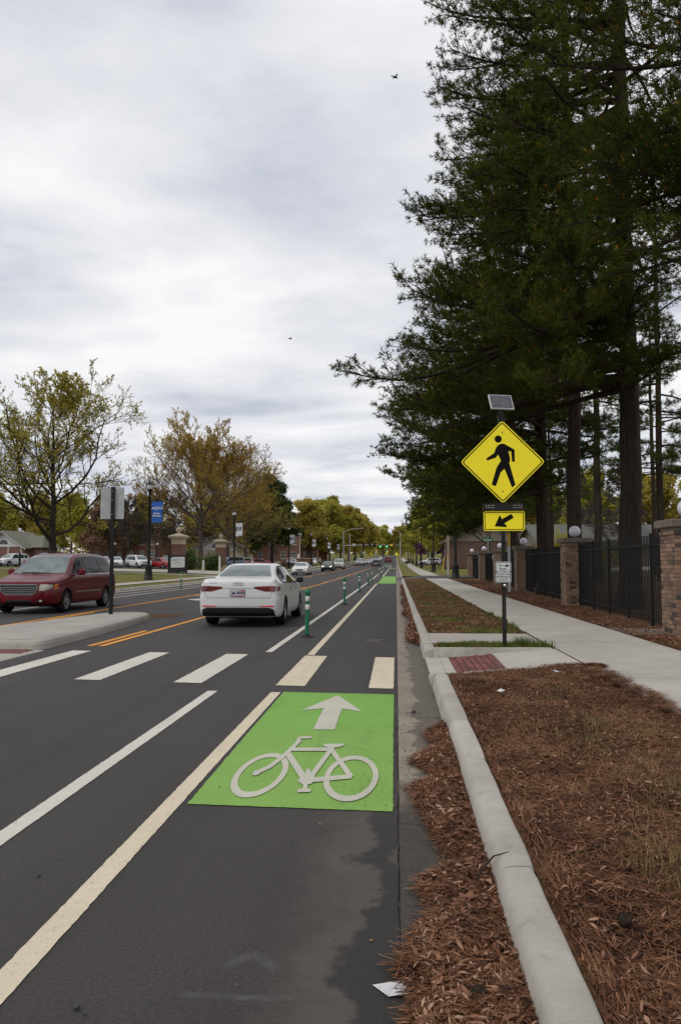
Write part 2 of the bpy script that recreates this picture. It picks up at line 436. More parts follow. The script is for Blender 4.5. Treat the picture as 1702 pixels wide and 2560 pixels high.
class MB:
    """collects polygons; build() links them as one mesh object"""
    def __init__(s):
        s.v = []; s.f = []; s.sm = []
    def add(s, vs, fs, smooth=False):
        n = len(s.v)
        s.v += [tuple(p) for p in vs]
        s.f += [tuple(i + n for i in f) for f in fs]
        s.sm += [smooth] * len(fs)
        return s
    def box(s, x0, x1, y0, y1, z0, z1):
        return s.add([(x0, y0, z0), (x1, y0, z0), (x1, y1, z0), (x0, y1, z0), (x0, y0, z1), (x1, y0, z1), (x1, y1, z1), (x0, y1, z1)],
                     [(0, 3, 2, 1), (4, 5, 6, 7), (0, 1, 5, 4), (1, 2, 6, 5), (2, 3, 7, 6), (3, 0, 4, 7)])
    def cbox(s, c, d):
        return s.box(c[0] - d[0] / 2, c[0] + d[0] / 2, c[1] - d[1] / 2, c[1] + d[1] / 2, c[2] - d[2] / 2, c[2] + d[2] / 2)
    def bev(s, c, d, b):
        """box with chamfered edges (26-gon)"""
        hx, hy, hz = d[0] / 2, d[1] / 2, d[2] / 2
        bm = bmesh.new(); bmesh.ops.create_cube(bm, size=1)
        for v in bm.verts:
            v.co = Vector((v.co.x * d[0], v.co.y * d[1], v.co.z * d[2]))
        bmesh.ops.bevel(bm, geom=bm.edges[:], offset=b, segments=1, affect='EDGES')
        bm.verts.index_update()
        s.add([(v.co.x + c[0], v.co.y + c[1], v.co.z + c[2]) for v in bm.verts], [[v.index for v in f.verts] for f in bm.faces])
        bm.free(); return s
    def tube(s, pts, rs, n=8, cap=True, smooth=True):
        pts = [Vector(p) for p in pts]
        if isinstance(rs, (int, float)):
            rs = [rs] * len(pts)
        vs, fs = [], []
        ref = None
        for i, p in enumerate(pts):
            d = (pts[min(i + 1, len(pts) - 1)] - pts[max(i - 1, 0)]).normalized()
            if ref is None:
                ref = Vector((1, 0, 0)) if abs(d.x) < 0.8 else Vector((0, 1, 0))
            a = (ref - d * ref.dot(d)).normalized(); ref = a
            b = d.cross(a)
            for k in range(n):
                t = 2 * math.pi * k / n
                vs.append(p + (a * math.cos(t) + b * math.sin(t)) * rs[i])
        for i in range(len(pts) - 1):
            for k in range(n):
                k2 = (k + 1) % n
                fs.append((i * n + k, i * n + k2, (i + 1) * n + k2, (i + 1) * n + k))
        s.add(vs, fs, smooth)
        if cap:
            s.add(vs[:n], [tuple(reversed(range(n)))]); s.add(vs[-n:], [tuple(range(n))])
        return s
    def lathe(s, prof, n=16, c=(0, 0, 0), smooth=True, cap=True):
        """prof: list of (r, z)"""
        vs, fs = [], []
        for r, z in prof:
            for k in range(n):
                t = 2 * math.pi * k / n
                vs.append((c[0] + r * math.cos(t), c[1] + r * math.sin(t), c[2] + z))
        for i in range(len(prof) - 1):
            for k in range(n):
                k2 = (k + 1) % n
                fs.append((i * n + k, i * n + k2, (i + 1) * n + k2, (i + 1) * n + k))
        s.add(vs, fs, smooth)
        if cap and prof[0][0] > 1e-4: s.add(vs[:n], [tuple(reversed(range(n)))])
        if cap and prof[-1][0] > 1e-4: s.add(vs[-n:], [tuple(range(n))])
        return s
    def sphere(s, c, r, n=16, m=10, sz=1.0):
        return s.lathe([(max(1e-5, r * math.sin(math.pi * i / m)), -r * sz * math.cos(math.pi * i / m)) for i in range(m + 1)], n, c)
    def prism(s, poly, axis, a, b):
        """extrude 2-D polygon: axis 'y': (x,z) between y=a..b; 'z': (x,y); 'x': (y,z)"""
        n = len(poly)
        def P(p, t):
            return {'y': (p[0], t, p[1]), 'z': (p[0], p[1], t), 'x': (t, p[0], p[1])}[axis]
        vs = [P(p, a) for p in poly] + [P(p, b) for p in poly]
        fs = [(i, (i + 1) % n, (i + 1) % n + n, i + n) for i in range(n)]
        fs += [tuple(range(n - 1, -1, -1)), tuple(range(n, 2 * n))]
        return s.add(vs, fs)
    def ring(s, outer, inner, axis, a, b):
        n = len(outer)
        def P(p, t):
            return {'y': (p[0], t, p[1]), 'z': (p[0], p[1], t), 'x': (t, p[0], p[1])}[axis]
        vs = [P(p, a) for p in outer] + [P(p, a) for p in inner] + [P(p, b) for p in outer] + [P(p, b) for p in inner]
        fs = []
        for i in range(n):
            j = (i + 1) % n
            fs += [(i, j, n + j, n + i), (2 * n + i, 3 * n + i, 3 * n + j, 2 * n + j), (i, 2 * n + i, 2 * n + j, j), (n + i, n + j, 3 * n + j, 3 * n + i)]
        return s.add(vs, fs)
    def build(s, name, mat, parent=None, recalc=True, loc=None):
        me = bpy.data.meshes.new(name)
        me.from_pydata(s.v, [], s.f)
        me.polygons.foreach_set('use_smooth', s.sm)
        if recalc:
            bm = bmesh.new(); bm.from_mesh(me)
            bmesh.ops.recalc_face_normals(bm, faces=bm.faces[:])
            bm.to_mesh(me); bm.free()
        me.materials.append(mat)
        o = bpy.data.objects.new(name, me)
        if loc is not None: o.location = loc
        return link(o, parent)
def rrect(w, h, r, seg=4, cx=0, cz=0):
    pts = []
    for sx, sz, a0 in ((1, 1, 0), (-1, 1, 90), (-1, -1, 180), (1, -1, 270)):
        for k in range(seg + 1):
            a = R(a0 + 90 * k / seg)
            pts.append((cx + sx * (w / 2 - r) + r * math.cos(a), cz + sz * (h / 2 - r) + r * math.sin(a)))
    return pts
def tag(o, label=None, cat=None, group=None, kind=None):
    if label: o['label'] = label
    if cat: o['category'] = cat
    if group: o['group'] = group
    if kind: o['kind'] = kind
    return o
def thing(name, loc, label, cat, group=None, rz=0.0):
    o = bpy.data.objects.new(name, None)
    o.empty_display_size = 0.3
    o.location = loc; o.rotation_euler = (0, 0, rz)
    link(o)
    return tag(o, label, cat, group)
def child_obj(name, me, parent, loc=(0, 0, 0), rz=0.0, scale=None):
    o = bpy.data.objects.new(name, me)
    o.location = loc; o.rotation_euler = (0, 0, rz)
    if scale: o.scale = scale
    return link(o, parent)
def copy_tree(o, parent=None):
    c = o.copy(); col.objects.link(c); c.parent = parent
    for ch in list(o.children):
        copy_tree(ch, c)
    return c
def paint_mesh(o, mat):
    """give one copy its own paint while it shares its mesh"""
    o.material_slots[0].link = 'OBJECT'; o.material_slots[0].material = mat
def text_obj(txt, size, mat, parent, loc, name='lettering', rot=(R(90), 0, 0), align='CENTER', ext=0.0008, sx=1.0, space=1.0):
    cu = bpy.data.curves.new('letters', 'FONT')
    cu.body = txt; cu.size = size; cu.align_x = align; cu.align_y = 'CENTER'; cu.extrude = ext; cu.resolution_u = 3
    cu.space_line = 1.0; cu.space_character = space; cu.offset = size * 0.012
    t = bpy.data.objects.new('letters', cu); col.objects.link(t)
    dg = bpy.context.evaluated_depsgraph_get()
    me = bpy.data.meshes.new_from_object(t.evaluated_get(dg))
    bpy.data.objects.remove(t); bpy.data.curves.remove(cu)
    me.materials.clear(); me.materials.append(mat)
    o = bpy.data.objects.new(name, me)
    o.location = loc; o.rotation_euler = rot; o.scale = (sx, 1, 1)
    return link(o, parent)
ORD = ['nearest', 'second', 'third', 'fourth', 'fifth', 'sixth', 'seventh', 'eighth', 'ninth', 'tenth', 'eleventh', 'twelfth',
       'thirteenth', 'fourteenth', 'fifteenth', 'sixteenth']
# ------------------------------------------------------------------ the setting
rng = np.random.default_rng(7)
random.seed(7)
def rows(y0, y1):
    ys = [y0]
    while ys[-1] < y1 - 1e-6:
        y = ys[-1]
        st = 2.0 if y < 60 else 6.0 if y < 200 else 15.0 if y < 450 else 80.0
        ys.append(min(y1, y + st))
    return ys
def sheet(name, xs, ys, zf, mat, parent=None, kind='structure', smooth=True):
    xs = list(xs); ys = list(ys)
    V = np.array([(x, y, zf(x, y)) for y in ys for x in xs], np.float32)
    nx = len(xs)
    F = np.array([(j * nx + i, j * nx + i + 1, (j + 1) * nx + i + 1, (j + 1) * nx + i) for j in range(len(ys) - 1) for i in range(nx - 1)])
    o = bpy.data.objects.new(name, arr_mesh(name, V, F, mat, smooth=smooth))
    link(o, parent)
    if parent is None and kind: tag(o, kind=kind)
    return o

# ground: one sheet to the horizon, dropped out of sight below the road and the walks
GX = [-1600, -500, -250, -150, -110, -80, -60, -50, -40, -32, -28, -24, -22, -20, -18, -17, -16, -15.2, -14.6, -13.92, -13.90, -10, -5, 0, 0.64,
      2.3, 4.10, 4.13, 4.6, 5.2, 6.0, 7.5, 9, 12, 15, 20, 25, 30, 45, 70, 120, 250, 500, 1600]
def ground_z(x, y):
    if -13.91 < x < 4.12:
        return bz(y) - 0.25
    return bz(y) + off(x) + 0.02 * math.sin(x * 0.9 + y * 0.37) * (1 if abs(x) > 17 else 0.3)
sheet('ground', GX, [-60, -20] + rows(-10, 900) + [1200, 2000, 4000], ground_z, A_GROUND)
# road
_ry = [-8.0] + list(np.arange(0, 16, 0.09)) + [y for y in rows(16, 900)]
road = sheet('road', [-13.4, -10, -6.7, -3, 0.0], _ry, lambda x, y: bz(y), A_ASPH)
_e = 0.0
for _i, _v in enumerate(road.data.vertices):     # crumbling asphalt edge along the gutter
    if _i % 5 == 4 and 0 <= _v.co.y < 16:
        _e = 0.75 * _e + random.gauss(0, 0.004)
        _v.co.x = 0.004 + _e
# beyond-driveway asphalt on the right, side street on the right
sheet('driveway', [0.43, 1.2, 2.4, 4.2, 8, 14, 24], [64.2, 66, 68, 70, 72, 74.2], lambda x, y: bz(y) + min(0.17, max(0.01, (x - 0.43) * 0.085)) + max(0, off(x) - 0.13), A_ASPH)

def strip(name, x0, x1, y0, y1, dz, mat, parent=None, skew=0.0):
    return sheet(name, [x0, x1], rows(y0, y1), lambda x, y: bz(y) + dz, mat, parent)

# gutters, laid in slabs
gut = tag(bpy.data.objects.new('gutter', None), kind='structure'); link(gut)
def gutter_run(y0, y1, step, x0, x1, mat, slope, ymax_small):
    y = y0; 
    while y < y1 - 0.01:
        y2 = min(y1, y + step)
        g = 0.006
        mb = MB()
        zs = lambda x, yy: bz(yy) + 0.003 + slope * 0.02 * (x - x0) / (x1 - x0)
        a = [(x0, y + g, zs(x0, y)), (x1, y + g, zs(x1, y)), (x1, y2 - g, zs(x1, y2)), (x0, y2 - g, zs(x0, y2))]
        mb.add(a + [(p[0], p[1], p[2] - 0.12) for p in a], [(0, 1, 2, 3), (0, 4, 5, 1), (1, 5, 6, 2), (2, 6, 7, 3), (3, 7, 4, 0)])
        mb.build('gutter_slab', mat, gut)
        y = y2
        if y > ymax_small: step = 24
gutter_run(-4.6, 64.2, 3.0, 0.012, 0.42, A_GUTT, -0.6, 58)
gutter_run(74.2, 400, 24.0, 0.004, 0.45, A_GUTT, -0.6, 0)
gutter_run(-5, 400, 24.0, -13.78, -13.404, A_CURB, 0.6, 0)
strip('gutter_bed', -0.02, 0.47, -8, 400, -0.012, M('gutter_joint_dirt', (0.055, 0.045, 0.036)))

# curbs in segments
CP_ = [(0.425, -0.06), (0.429, 0.012), (0.440, 0.060), (0.452, 0.100), (0.466, 0.127), (0.490, 0.142), (0.530, 0.148), (0.612, 0.148), (0.627, 0.142), (0.634, 0.128), (0.635, -0.06)]
CP = [(0.402 + (x - 0.425) * 0.86, z) for x, z in CP_]
def curb_run(parent, cuts, mirror=False, heights=None, wob=0.0):
    for i in range(len(cuts) - 1):
        y0, y1 = cuts[i] + 0.003, cuts[i + 1] - 0.003
        n = max(2, int((y1 - y0) / 0.12) + 1) if y1 < 14 and not mirror else max(2, int((y1 - y0) / 6) + 2)
        dx = random.uniform(-1, 1) * wob; dzz = random.uniform(-1, 1) * wob * 0.5
        vs, fs = [], []
        k = len(CP)
        for j in range(n):
            y = y0 + (y1 - y0) * j / (n - 1)
            e = 0.004 if j in (0, n - 1) and not mirror and y1 < 14 else 0.0
            hs = heights(y) if heights else 1.0
            lump = 0.0022 * math.sin(y * 5.1 + i) + 0.0012 * math.sin(y * 13.7)
            for (x, z) in CP:
                zz = z * hs if z > 0 else z
                xx = x + dx + (e if x < 0.5 else -e) + (lump if z > 0.02 else 0)
                if mirror: xx = -13.40 - x + 0.05
                vs.append((xx, y, bz(y) + zz + (dzz - e if z > 0.05 else 0)))
        for j in range(n - 1):
            for q in range(k - 1):
                fs.append((j * k + q, j * k + q + 1, (j + 1) * k + q + 1, (j + 1) * k + q))
        mb = MB(); mb.add(vs, fs, True)
        mb.add(vs[:k], [tuple(range(k))]); mb.add(vs[-k:], [tuple(range(k))])
        o = mb.build('curb_segment', A_CURB, parent)
curb = tag(bpy.data.objects.new('curb', None), kind='structure'); link(curb)
curb_run(curb, [-1.5, 1.6, 3.45, 5.3, 6.6, 7.95, 9.3, 10.22], wob=0.007,
         heights=lambda y: 1.0 if y < 9.3 else max(0.16, 1 - (y - 9.3) / 1.05))
curb_run(curb, [12.02, 12.75, 14.9, 17.6, 20.5, 23.5, 26.5, 29.5, 32.5, 35.5, 38.5, 41.5, 44.5, 47.5, 50.5, 53.5, 56.5, 59.5, 62.0, 64.2], wob=0.004,
         heights=lambda y: 1.0 if y > 12.3 else 0.85)
curb_run(curb, [74.2, 98, 122, 146, 170, 200])
curb_run(curb, [200, 240, 280, 320, 400])
curb_left = tag(bpy.data.objects.new('curb', None), kind='structure'); link(curb_left)
curb_run(curb_left, [-5, 15, 35, 50, 65, 76], mirror=True)
curb_run(curb_left, [92, 110, 130, 150, 180, 210], mirror=True)
curb_run(curb_left, [230, 270, 310, 400], mirror=True)

# right sidewalk in slabs
walk = tag(bpy.data.objects.new('sidewalk', None), kind='structure'); link(walk)
def slab(name, quad, z, parent, mat, th=0.12, g=0.022, bev=0.016):
    """quad: 4 (x,y) counter-clockwise; z: number or function"""
    zf = z if callable(z) else (lambda x, y: z)
    c = (sum(p[0] for p in quad) / len(quad), sum(p[1] for p in quad) / len(quad))
    def ins(p, d):
        v = Vector((c[0] - p[0], c[1] - p[1])); L = v.length
        return (p[0] + v.x / L * d * 1.3, p[1] + v.y / L * d * 1.3)
    n = len(quad)
    o1 = [ins(p, g) for p in quad]; o2 = [ins(p, g + bev) for p in quad]
    vs = [(p[0], p[1], zf(*p)) for p in o2] + [(p[0], p[1], zf(*p) - bev * 0.7) for p in o1] + [(p[0], p[1], zf(*p) - th) for p in o1]
    fs = [tuple(range(n))]
    for i in range(n):
        j = (i + 1) % n
        fs += [(n + i, n + j, j, i), (2 * n + i, 2 * n + j, n + j, n + i)]
    return MB().add(vs, fs).build(name, mat, parent)
WJ = [2.2, 3.0, 4.5, 6.0, 7.5, 9.0, 10.45, 11.9, 13.3, 14.75]
while WJ[-1] < 62: WJ.append(WJ[-1] + 1.62)
WJ[-1] = 64.2
for a, b in zip(WJ[:-1], WJ[1:]):
    t = random.uniform(-0.003, 0.003)
    slab('sidewalk_slab', [(2.36, a), (4.15, a), (4.15, b), (2.36, b)], lambda x, y, t=t: bz(y) + 0.155 + t, walk, A_CONC)
sheet('sidewalk', [2.36, 4.15], rows(74.2, 400), lambda x, y: bz(y) + 0.155, A_CONC)
strip('walk_bed', 2.35, 4.155, 2.0, 64.2, 0.149, M('joint_dirt', (0.055, 0.035, 0.025), (0.03, 0.02, 0.015), 20))
# gate pad towards the fence, cross walk to the curb
slab('sidewalk_slab', [(4.155, 14.35), (5.45, 14.72), (5.35, 15.55), (4.155, 16.2)], 0.153, walk, A_CONC)
slab('sidewalk_slab', [(0.545, 12.93), (2.375, 12.93), (2.375, 14.57), (0.545, 14.57)], 0.152, walk, A_CONC)
# curb ramp
ramp_o = tag(bpy.data.objects.new('curb_ramp', None), kind='structure'); link(ramp_o)
def ramp_z(x, y):
    return 0.012 + 0.143 * min(1.0, max(0.0, (x - 0.66) / 1.45))
slab('ramp_slab', [(1.40, 10.15), (2.355, 9.6), (2.355, 12.0), (1.42, 11.93)], lambda x, y: ramp_z(x, y) + 0.001, ramp_o, A_CONC, g=0.003)
slab('ramp_slab', [(0.64, 10.28), (0.765, 10.28), (0.765, 11.95), (0.64, 11.95)], ramp_z, ramp_o, A_CONC, g=0.002, bev=0.004)
slab('ramp_slab', [(0.64, 10.03), (2.355, 10.03), (2.10, 10.148), (0.64, 10.275)], lambda x, y: ramp_z(x, y) + 0.003, ramp_o, A_CONC, g=0.001, bev=0.003)
slab('ramp_slab', [(0.425, 10.22), (0.638, 10.05), (0.638, 11.97), (0.425, 12.02)], 0.008, ramp_o, A_CURB, g=0.002, bev=0.004)
sheet('ramp_bed', [0.45, 0.8, 1.5, 2.36], [9.9, 11, 12.1], lambda x, y: ramp_z(x, y) - 0.02, M('paver_bed_sand', (0.045, 0.025, 0.018), (0.03, 0.018, 0.012), 30), ramp_o)
# return curb: a wedge beside the ramp
MB().add([(0.555, 11.97, 0.0), (2.30, 11.97, 0.12), (2.30, 12.10, 0.12), (0.555, 12.10, 0.0),
          (0.555, 11.985, 0.15), (2.30, 11.985, 0.163), (2.30, 12.10, 0.163), (0.555, 12.10, 0.15)],
         [(0, 1, 5, 4), (1, 2, 6, 5), (2, 3, 7, 6), (3, 0, 4, 7), (4, 5, 6, 7)]).build('return_curb', A_CURB, ramp_o)
# red detectable pavers
A_PAVER = M('red_paver', (0.18, 0.062, 0.050), (0.135, 0.048, 0.040), 9, 0.85, bmp=0.3, rnd=0.22, kind='World')
def paver_mesh(w, l):
    mb = MB().bev((0, 0, 0), (w, l, 0.05), 0.006)
    for a in (-0.25, 0.25):
        mb.lathe([(0.017, 0), (0.012, 0.006), (0.0001, 0.0062)], 6, (0, a * l, 0.024))
    me = bpy.data.meshes.new('paver'); me.from_pydata(mb.v, [], mb.f); me.materials.append(A_PAVER); return me
pm = paver_mesh(0.078, 0.150)
slope = math.atan(0.143 / 1.45)
for j in range(10):
    for i in range(7):
        x = 0.812 + i * 0.09
        y = 10.26 + j * 0.168 + (0.084 if i % 2 else 0)
        if y + 0.08 > 11.93: continue
        if y < 10.30: y += 0.03
        o = child_obj('paver', pm, ramp_o, (x, y, ramp_z(x, y) - 0.017 + random.uniform(-.002, .002)))
        o.rotation_euler = (random.uniform(-.01, .01), -slope, random.uniform(-.012, .012))

# planting beds beside the walk
def bed_z(x, y):
    if 8.6 < y < 10.5:
        t = min(1.0, (y - 8.6) / 1.4); t = t * t * (3 - 2 * t)
        return (1 - t) * bed_z0(x, y) + t * (ramp_z(x, y) + 0.004)
    return bed_z0(x, y)
def bed_z0(x, y):
    return bz(y) + (0.112 if y < 10.5 else 0.125) + 0.02 * math.sin(x * 4.1 + y * 1.3) * math.sin(y * 2.3 - x) + 0.018 * math.sin(min(1, max(0, (x - .63) / 1.7)) * math.pi)
sheet('planting_bed', np.linspace(0.58, 2.40, 16), np.linspace(-1, 10.04, 90), bed_z, A_STRAW)
sheet('planting_bed', np.linspace(0.575, 2.37, 10), np.linspace(12.09, 12.96, 8), bed_z, A_VERGE)
sheet('grass_verge', np.linspace(0.575, 2.38, 8), list(np.linspace(14.54, 64.2, 70)), bed_z, A_VERGE)
sheet('grass_verge', np.linspace(0.575, 2.38, 5), rows(74.2, 400), lambda x, y: bz(y) + 0.135, A_GROUND)
sheet('sidewalk', [-16.75, -15.25], rows(-5, 76), lambda x, y: bz(y) + 0.195, A_CONC)
sheet('sidewalk', [-16.75, -15.25], rows(92, 400), lambda x, y: bz(y) + 0.195, A_CONC)
sheet('path', [-30, -24, -20, -16.75], [70.5, 71.2, 72.0], lambda x, y: gz(x, y) + 0.03, A_CONC)
sheet('driveway', [-40, -34, -28, -24, -20, -17, -15.2, -14, -13.45], [77, 80, 83, 86, 89, 91], lambda x, y: gz(x, y) + (0.03 if x < -14 else 0.015), A_CONC)
lot_x = [-140, -110, -80, -60, -50, -40, -32, -28]
sheet('parking_lot', lot_x, list(range(96, 151, 6)), lambda x, y: gz(x, y) + 0.06, A_ASPH)
sheet('path', [20, 25, 30, 45], [78, 84, 90, 98], lambda x, y: gz(x, y) + 0.05, A_CONC)
sheet('parking_lot', [5.2, 7, 9, 12, 15, 20, 30], list(range(188, 225, 6)), lambda x, y: gz(x, y) + 0.05, A_ASPH)

# ------------------------------------------------------------------ painted markings
def mark(name, polys, dz, mat, label=None):
    mb = MB()
    for p in polys:
        mb.add([(x, y, bz(y) + dz) for x, y in p], [tuple(range(len(p)))])
    o = mb.build(name, mat)
    # all faces look up
    for pl in o.data.polygons:
        if pl.normal.z < 0: pl.flip()
    o.data.update()
    return tag(o, kind='structure')
def line(x0, x1, y0, y1, mat, dz=0.004, name='lane_line'):
    ys = rows(y0, y1)
    if y0 < 16:      # brushed and torn edges where they can be seen
        ys = [y for y in np.arange(y0, min(y1, 18), 0.035)] + [y for y in ys if y > 18]
        if ys[-1] < y1: ys.append(y1)
    V = []
    for y in ys:
        j = 0.0014 if y < 18 else 0
        V += [(x0 + random.gauss(0, j), y, bz(y) + dz), (x1 + random.gauss(0, j), y, bz(y) + dz)]
    F = [(2 * i, 2 * i + 1, 2 * i + 3, 2 * i + 2) for i in range(len(ys) - 1)]
    o = link(bpy.data.objects.new(name, arr_mesh(name, V, F, mat)))
    return tag(o, kind='structure')
def ragged(p, step=0.03, j=0.003):
    out = []
    for i in range(len(p)):
        a, b = Vector(p[i]), Vector(p[(i + 1) % len(p)])
        n = max(1, int((b - a).length / step)); d = (b - a).normalized(); nn = Vector((-d.y, d.x))
        for k in range(n):
            q = a + (b - a) * k / n
            out.append(tuple(q + nn * (random.gauss(0, j) if k else 0)))
    return out
line(-1.385, -1.275, -2, 8.70, A_CREAM); line(-1.385, -1.275, 12.25, 54, A_CREAM); line(-1.40, -1.275, 80, 146, A_CREAM, .006)
line(-1.40, -1.275, 156, 210, A_CREAM, .006)
line(-2.10, -1.99, -2, 8.74, A_WHITE); line(-2.10, -1.99, 12.6, 58, A_WHITE); line(-2.10, -1.99, 62, 210, A_WHITE, .006)
line(-5.13, -5.01, 13.3, 200, A_YEL, .005); line(-9.01, -8.89, 12, 200, A_YEL, .005)
for k in range(9):
    y = 13.3 + 14.6 * k
    line(-5.33, -5.22, y, y + 3.1, A_YEL, .005)
    line(-8.80, -8.69, y + 6, y + 9.1, A_YEL, .005)
line(-11.72, -11.61, 3, 76, A_WHITE, .005); line(-12.63, -12.52, 3, 76, A_WHITE, .005)
line(-11.72, -11.61, 92, 205, A_WHITE, .006); line(-12.63, -12.52, 92, 205, A_WHITE, .006)
for x0, x1 in ((-0.32, -0.035), (-1.405, -1.06), (-2.66, -2.31), (-3.94, -3.60), (-5.27, -4.94), (-9.6, -9.25), (-10.9, -10.55), (-12.2, -11.85), (-13.3, -13.0)):
    s = 0.115
    a, b = 9.02, 11.98
    mark('crosswalk_bar', [ragged([(x0, a - s * x0), (x1, a - s * x1), (x1, b - s * x1), (x0, b - s * x0)])], 0.006, A_CREAM if x0 > -2 else A_WHITE)
mark('green_bike_box', [[(-1.245, 6.66), (-0.03, 6.74), (-0.03, 8.63), (-1.245, 8.72)]], 0.005, A_GREEN)
mark('green_bike_box', [ragged([(-1.235, 4.66), (-0.025, 4.60), (-0.03, 6.738), (-1.245, 6.658)], .03, .002)], 0.005, A_GREEN2)
mark('green_bike_box', [[(-1.28, 54.2), (-0.03, 54.2), (-0.03, 66), (-1.28, 66)], [(-1.28, 66), (-0.03, 66), (-0.03, 79), (-1.28, 79)]], 0.007, A_GREEN)
mark('green_bike_box', [[(-1.28, 147), (-0.03, 147), (-0.03, 155), (-1.28, 155)]], 0.008, A_GREEN)
mark('bike_lane_arrow', [[(-0.63, 8.52), (-0.92, 7.63), (-0.713, 7.75), (-0.713, 6.77), (-0.53, 6.77), (-0.535, 7.75), (-0.33, 7.60)]], 0.009, A_SYMB)
# bicycle symbol, as strokes on the ground
def ell(cx, cy, rx, ry, w, n=40):
    out = []
    for k in range(n):
        a, b = 2 * math.pi * k / n, 2 * math.pi * (k + 1) / n
        q = lambda t, e: (cx + (rx + e) * math.cos(t), cy + (ry + e * 3.0) * math.sin(t))
        out.append([q(a, 0), q(b, 0), q(b, -w), q(a, -w)])
    return out
def stroke(pts, w, wy=None):
    """strokes keep their painted width when seen stretched along the lane"""
    out = []
    for a, b in zip(pts[:-1], pts[1:]):
        d = Vector((b[0] - a[0], (b[1] - a[1]) / 3.0)); n = Vector((-d.y, d.x)).normalized() * w / 2
        n = (n.x, n.y * 3.0)
        e = d.normalized() * w * 0.30; e = (e.x, e.y * 3.0)
        out.append([(a[0] - n[0] - e[0], a[1] - n[1] - e[1]), (b[0] - n[0] + e[0], b[1] - n[1] + e[1]), (b[0] + n[0] + e[0], b[1] + n[1] + e[1]), (a[0] + n[0] - e[0], a[1] + n[1] - e[1])])
    return out
layers = [
    ell(-0.915, 5.35, 0.172, 0.56, 0.040), ell(-0.303, 5.31, 0.180, 0.56, 0.038),
    stroke([(-0.945, 5.35), (-0.885, 5.51), (-0.845, 5.72), (-0.81, 5.99), (-0.775, 6.32)], 0.036),
    stroke([(-0.79, 6.33), (-0.785, 6.43), (-0.70, 6.45)], 0.026),
    stroke([(-0.80, 6.03), (-0.50, 6.05)], 0.036), stroke([(-0.815, 5.92), (-0.605, 5.22)], 0.040),
    stroke([(-0.495, 6.10), (-0.575, 5.22)], 0.038), stroke([(-0.565, 5.19), (-0.31, 5.30)], 0.036),
    stroke([(-0.49, 6.02), (-0.31, 5.31)], 0.034), stroke([(-0.605, 5.44), (-0.575, 4.96)], 0.028), stroke([(-0.61, 4.95), (-0.545, 4.96)], 0.024),
    [[(-0.58, 6.22), (-0.56, 6.14), (-0.52, 6.10), (-0.45, 6.11), (-0.41, 6.19), (-0.405, 6.24)]],
    [[(-0.645, 5.17), (-0.60, 5.08), (-0.55, 5.10), (-0.535, 5.24), (-0.58, 5.40), (-0.62, 5.36)]],
    [[(-0.945 + 0.026 * math.cos(t), 5.35 + 0.075 * math.sin(t)) for t in np.linspace(0, 2 * math.pi, 10)[:-1]]],
]
mb = MB(); zk = 0.0085
for i, L in enumerate(layers):
    for q, p in enumerate(L):
        zk += 0.00004
        p = p if sum((p[k][0] * p[(k + 1) % len(p)][1] - p[(k + 1) % len(p)][0] * p[k][1]) for k in range(len(p))) > 0 else p[::-1]
        mb.add([(x, y, zk) for x, y in p], [tuple(range(len(p)))])
tag(mb.build('bicycle_symbol', A_SYMB, recalc=False), kind='structure')
# turn arrow in the centre lane, faint chalk in front
mark('turn_arrow', [[(-8.2, 30.5), (-7.55, 29.6), (-7.55, 30.15), (-6.9, 30.15), (-6.9, 27.5), (-6.7, 27.5), (-6.7, 30.75), (-7.55, 30.75), (-7.55, 31.4)]], 0.006, A_WHITE)

# manhole-like valve lid in the bike lane
vc = thing('valve_lid', (-0.33, 14.6, 0.0), 'round rusty valve lid set into the bike lane asphalt', 'manhole lid')
MB().lathe([(0.24, 0.0), (0.24, 0.006), (0.20, 0.007)], 24).build('collar', M('lid_collar', (0.075, 0.066, 0.058)), vc)
MB().lathe([(0.19, 0.007), (0.19, 0.011), (0.0001, 0.0112)], 24).build('lid', M('lid_rust', (0.085, 0.058, 0.042), (0.05, 0.04, 0.032), 20, 0.7), vc)

# ------------------------------------------------------------------ median island
isle = thing('median_island', (-6.9, 12.6, 0), 'raised pale concrete median island with rounded nose', 'traffic island')
def isle_poly(g):
    pts = [(-5.98, 12.62), (-5.86, 12.70), (-5.80, 12.86), (-5.86, 14.5), (-6.0, 17.0), (-6.12, 19.0), (-6.20, 19.6), (-6.36, 20.0), (-6.62, 20.28), (-6.9, 20.35),
           (-7.2, 20.28), (-7.42, 20.05), (-7.56, 19.7), (-7.8, 18.0), (-8.05, 16.0), (-8.25, 13.5), (-8.25, 12.86), (-8.18, 12.70), (-8.06, 12.62)]
    c = (-6.95, 16.0)
    n = len(pts); out = []
    for i in range(n):
        a, b, q = Vector(pts[i - 1]), Vector(pts[i]), Vector(pts[(i + 1) % n])
        t = (q - a).normalized(); nn = Vector((-t.y, t.x))
        out.append((b.x + nn.x * g + 6.9, b.y + nn.y * g - 12.6))
    return out
mb = MB()
lv = [(0.0, 0.0), (0.02, 0.09), (0.045, 0.135), (0.09, 0.155)]
ringpts = [[(x, y, z) for x, y in isle_poly(g)] for g, z in lv]
n = len(ringpts[0])
for a, b in zip(ringpts[:-1], ringpts[1:]):
    mb.add(a + b, [(i, (i + 1) % n, n + (i + 1) % n, n + i) for i in range(n)], True)
mb.add(ringpts[-1], [tuple(range(n))])
mb.build('curbing', A_ISLE, isle)
mb = MB()
p2 = [(x, y, 0.158) for x, y in isle_poly(0.17)]
mb.add(p2, [tuple(range(n))]).build('paving', A_ISLE, isle)
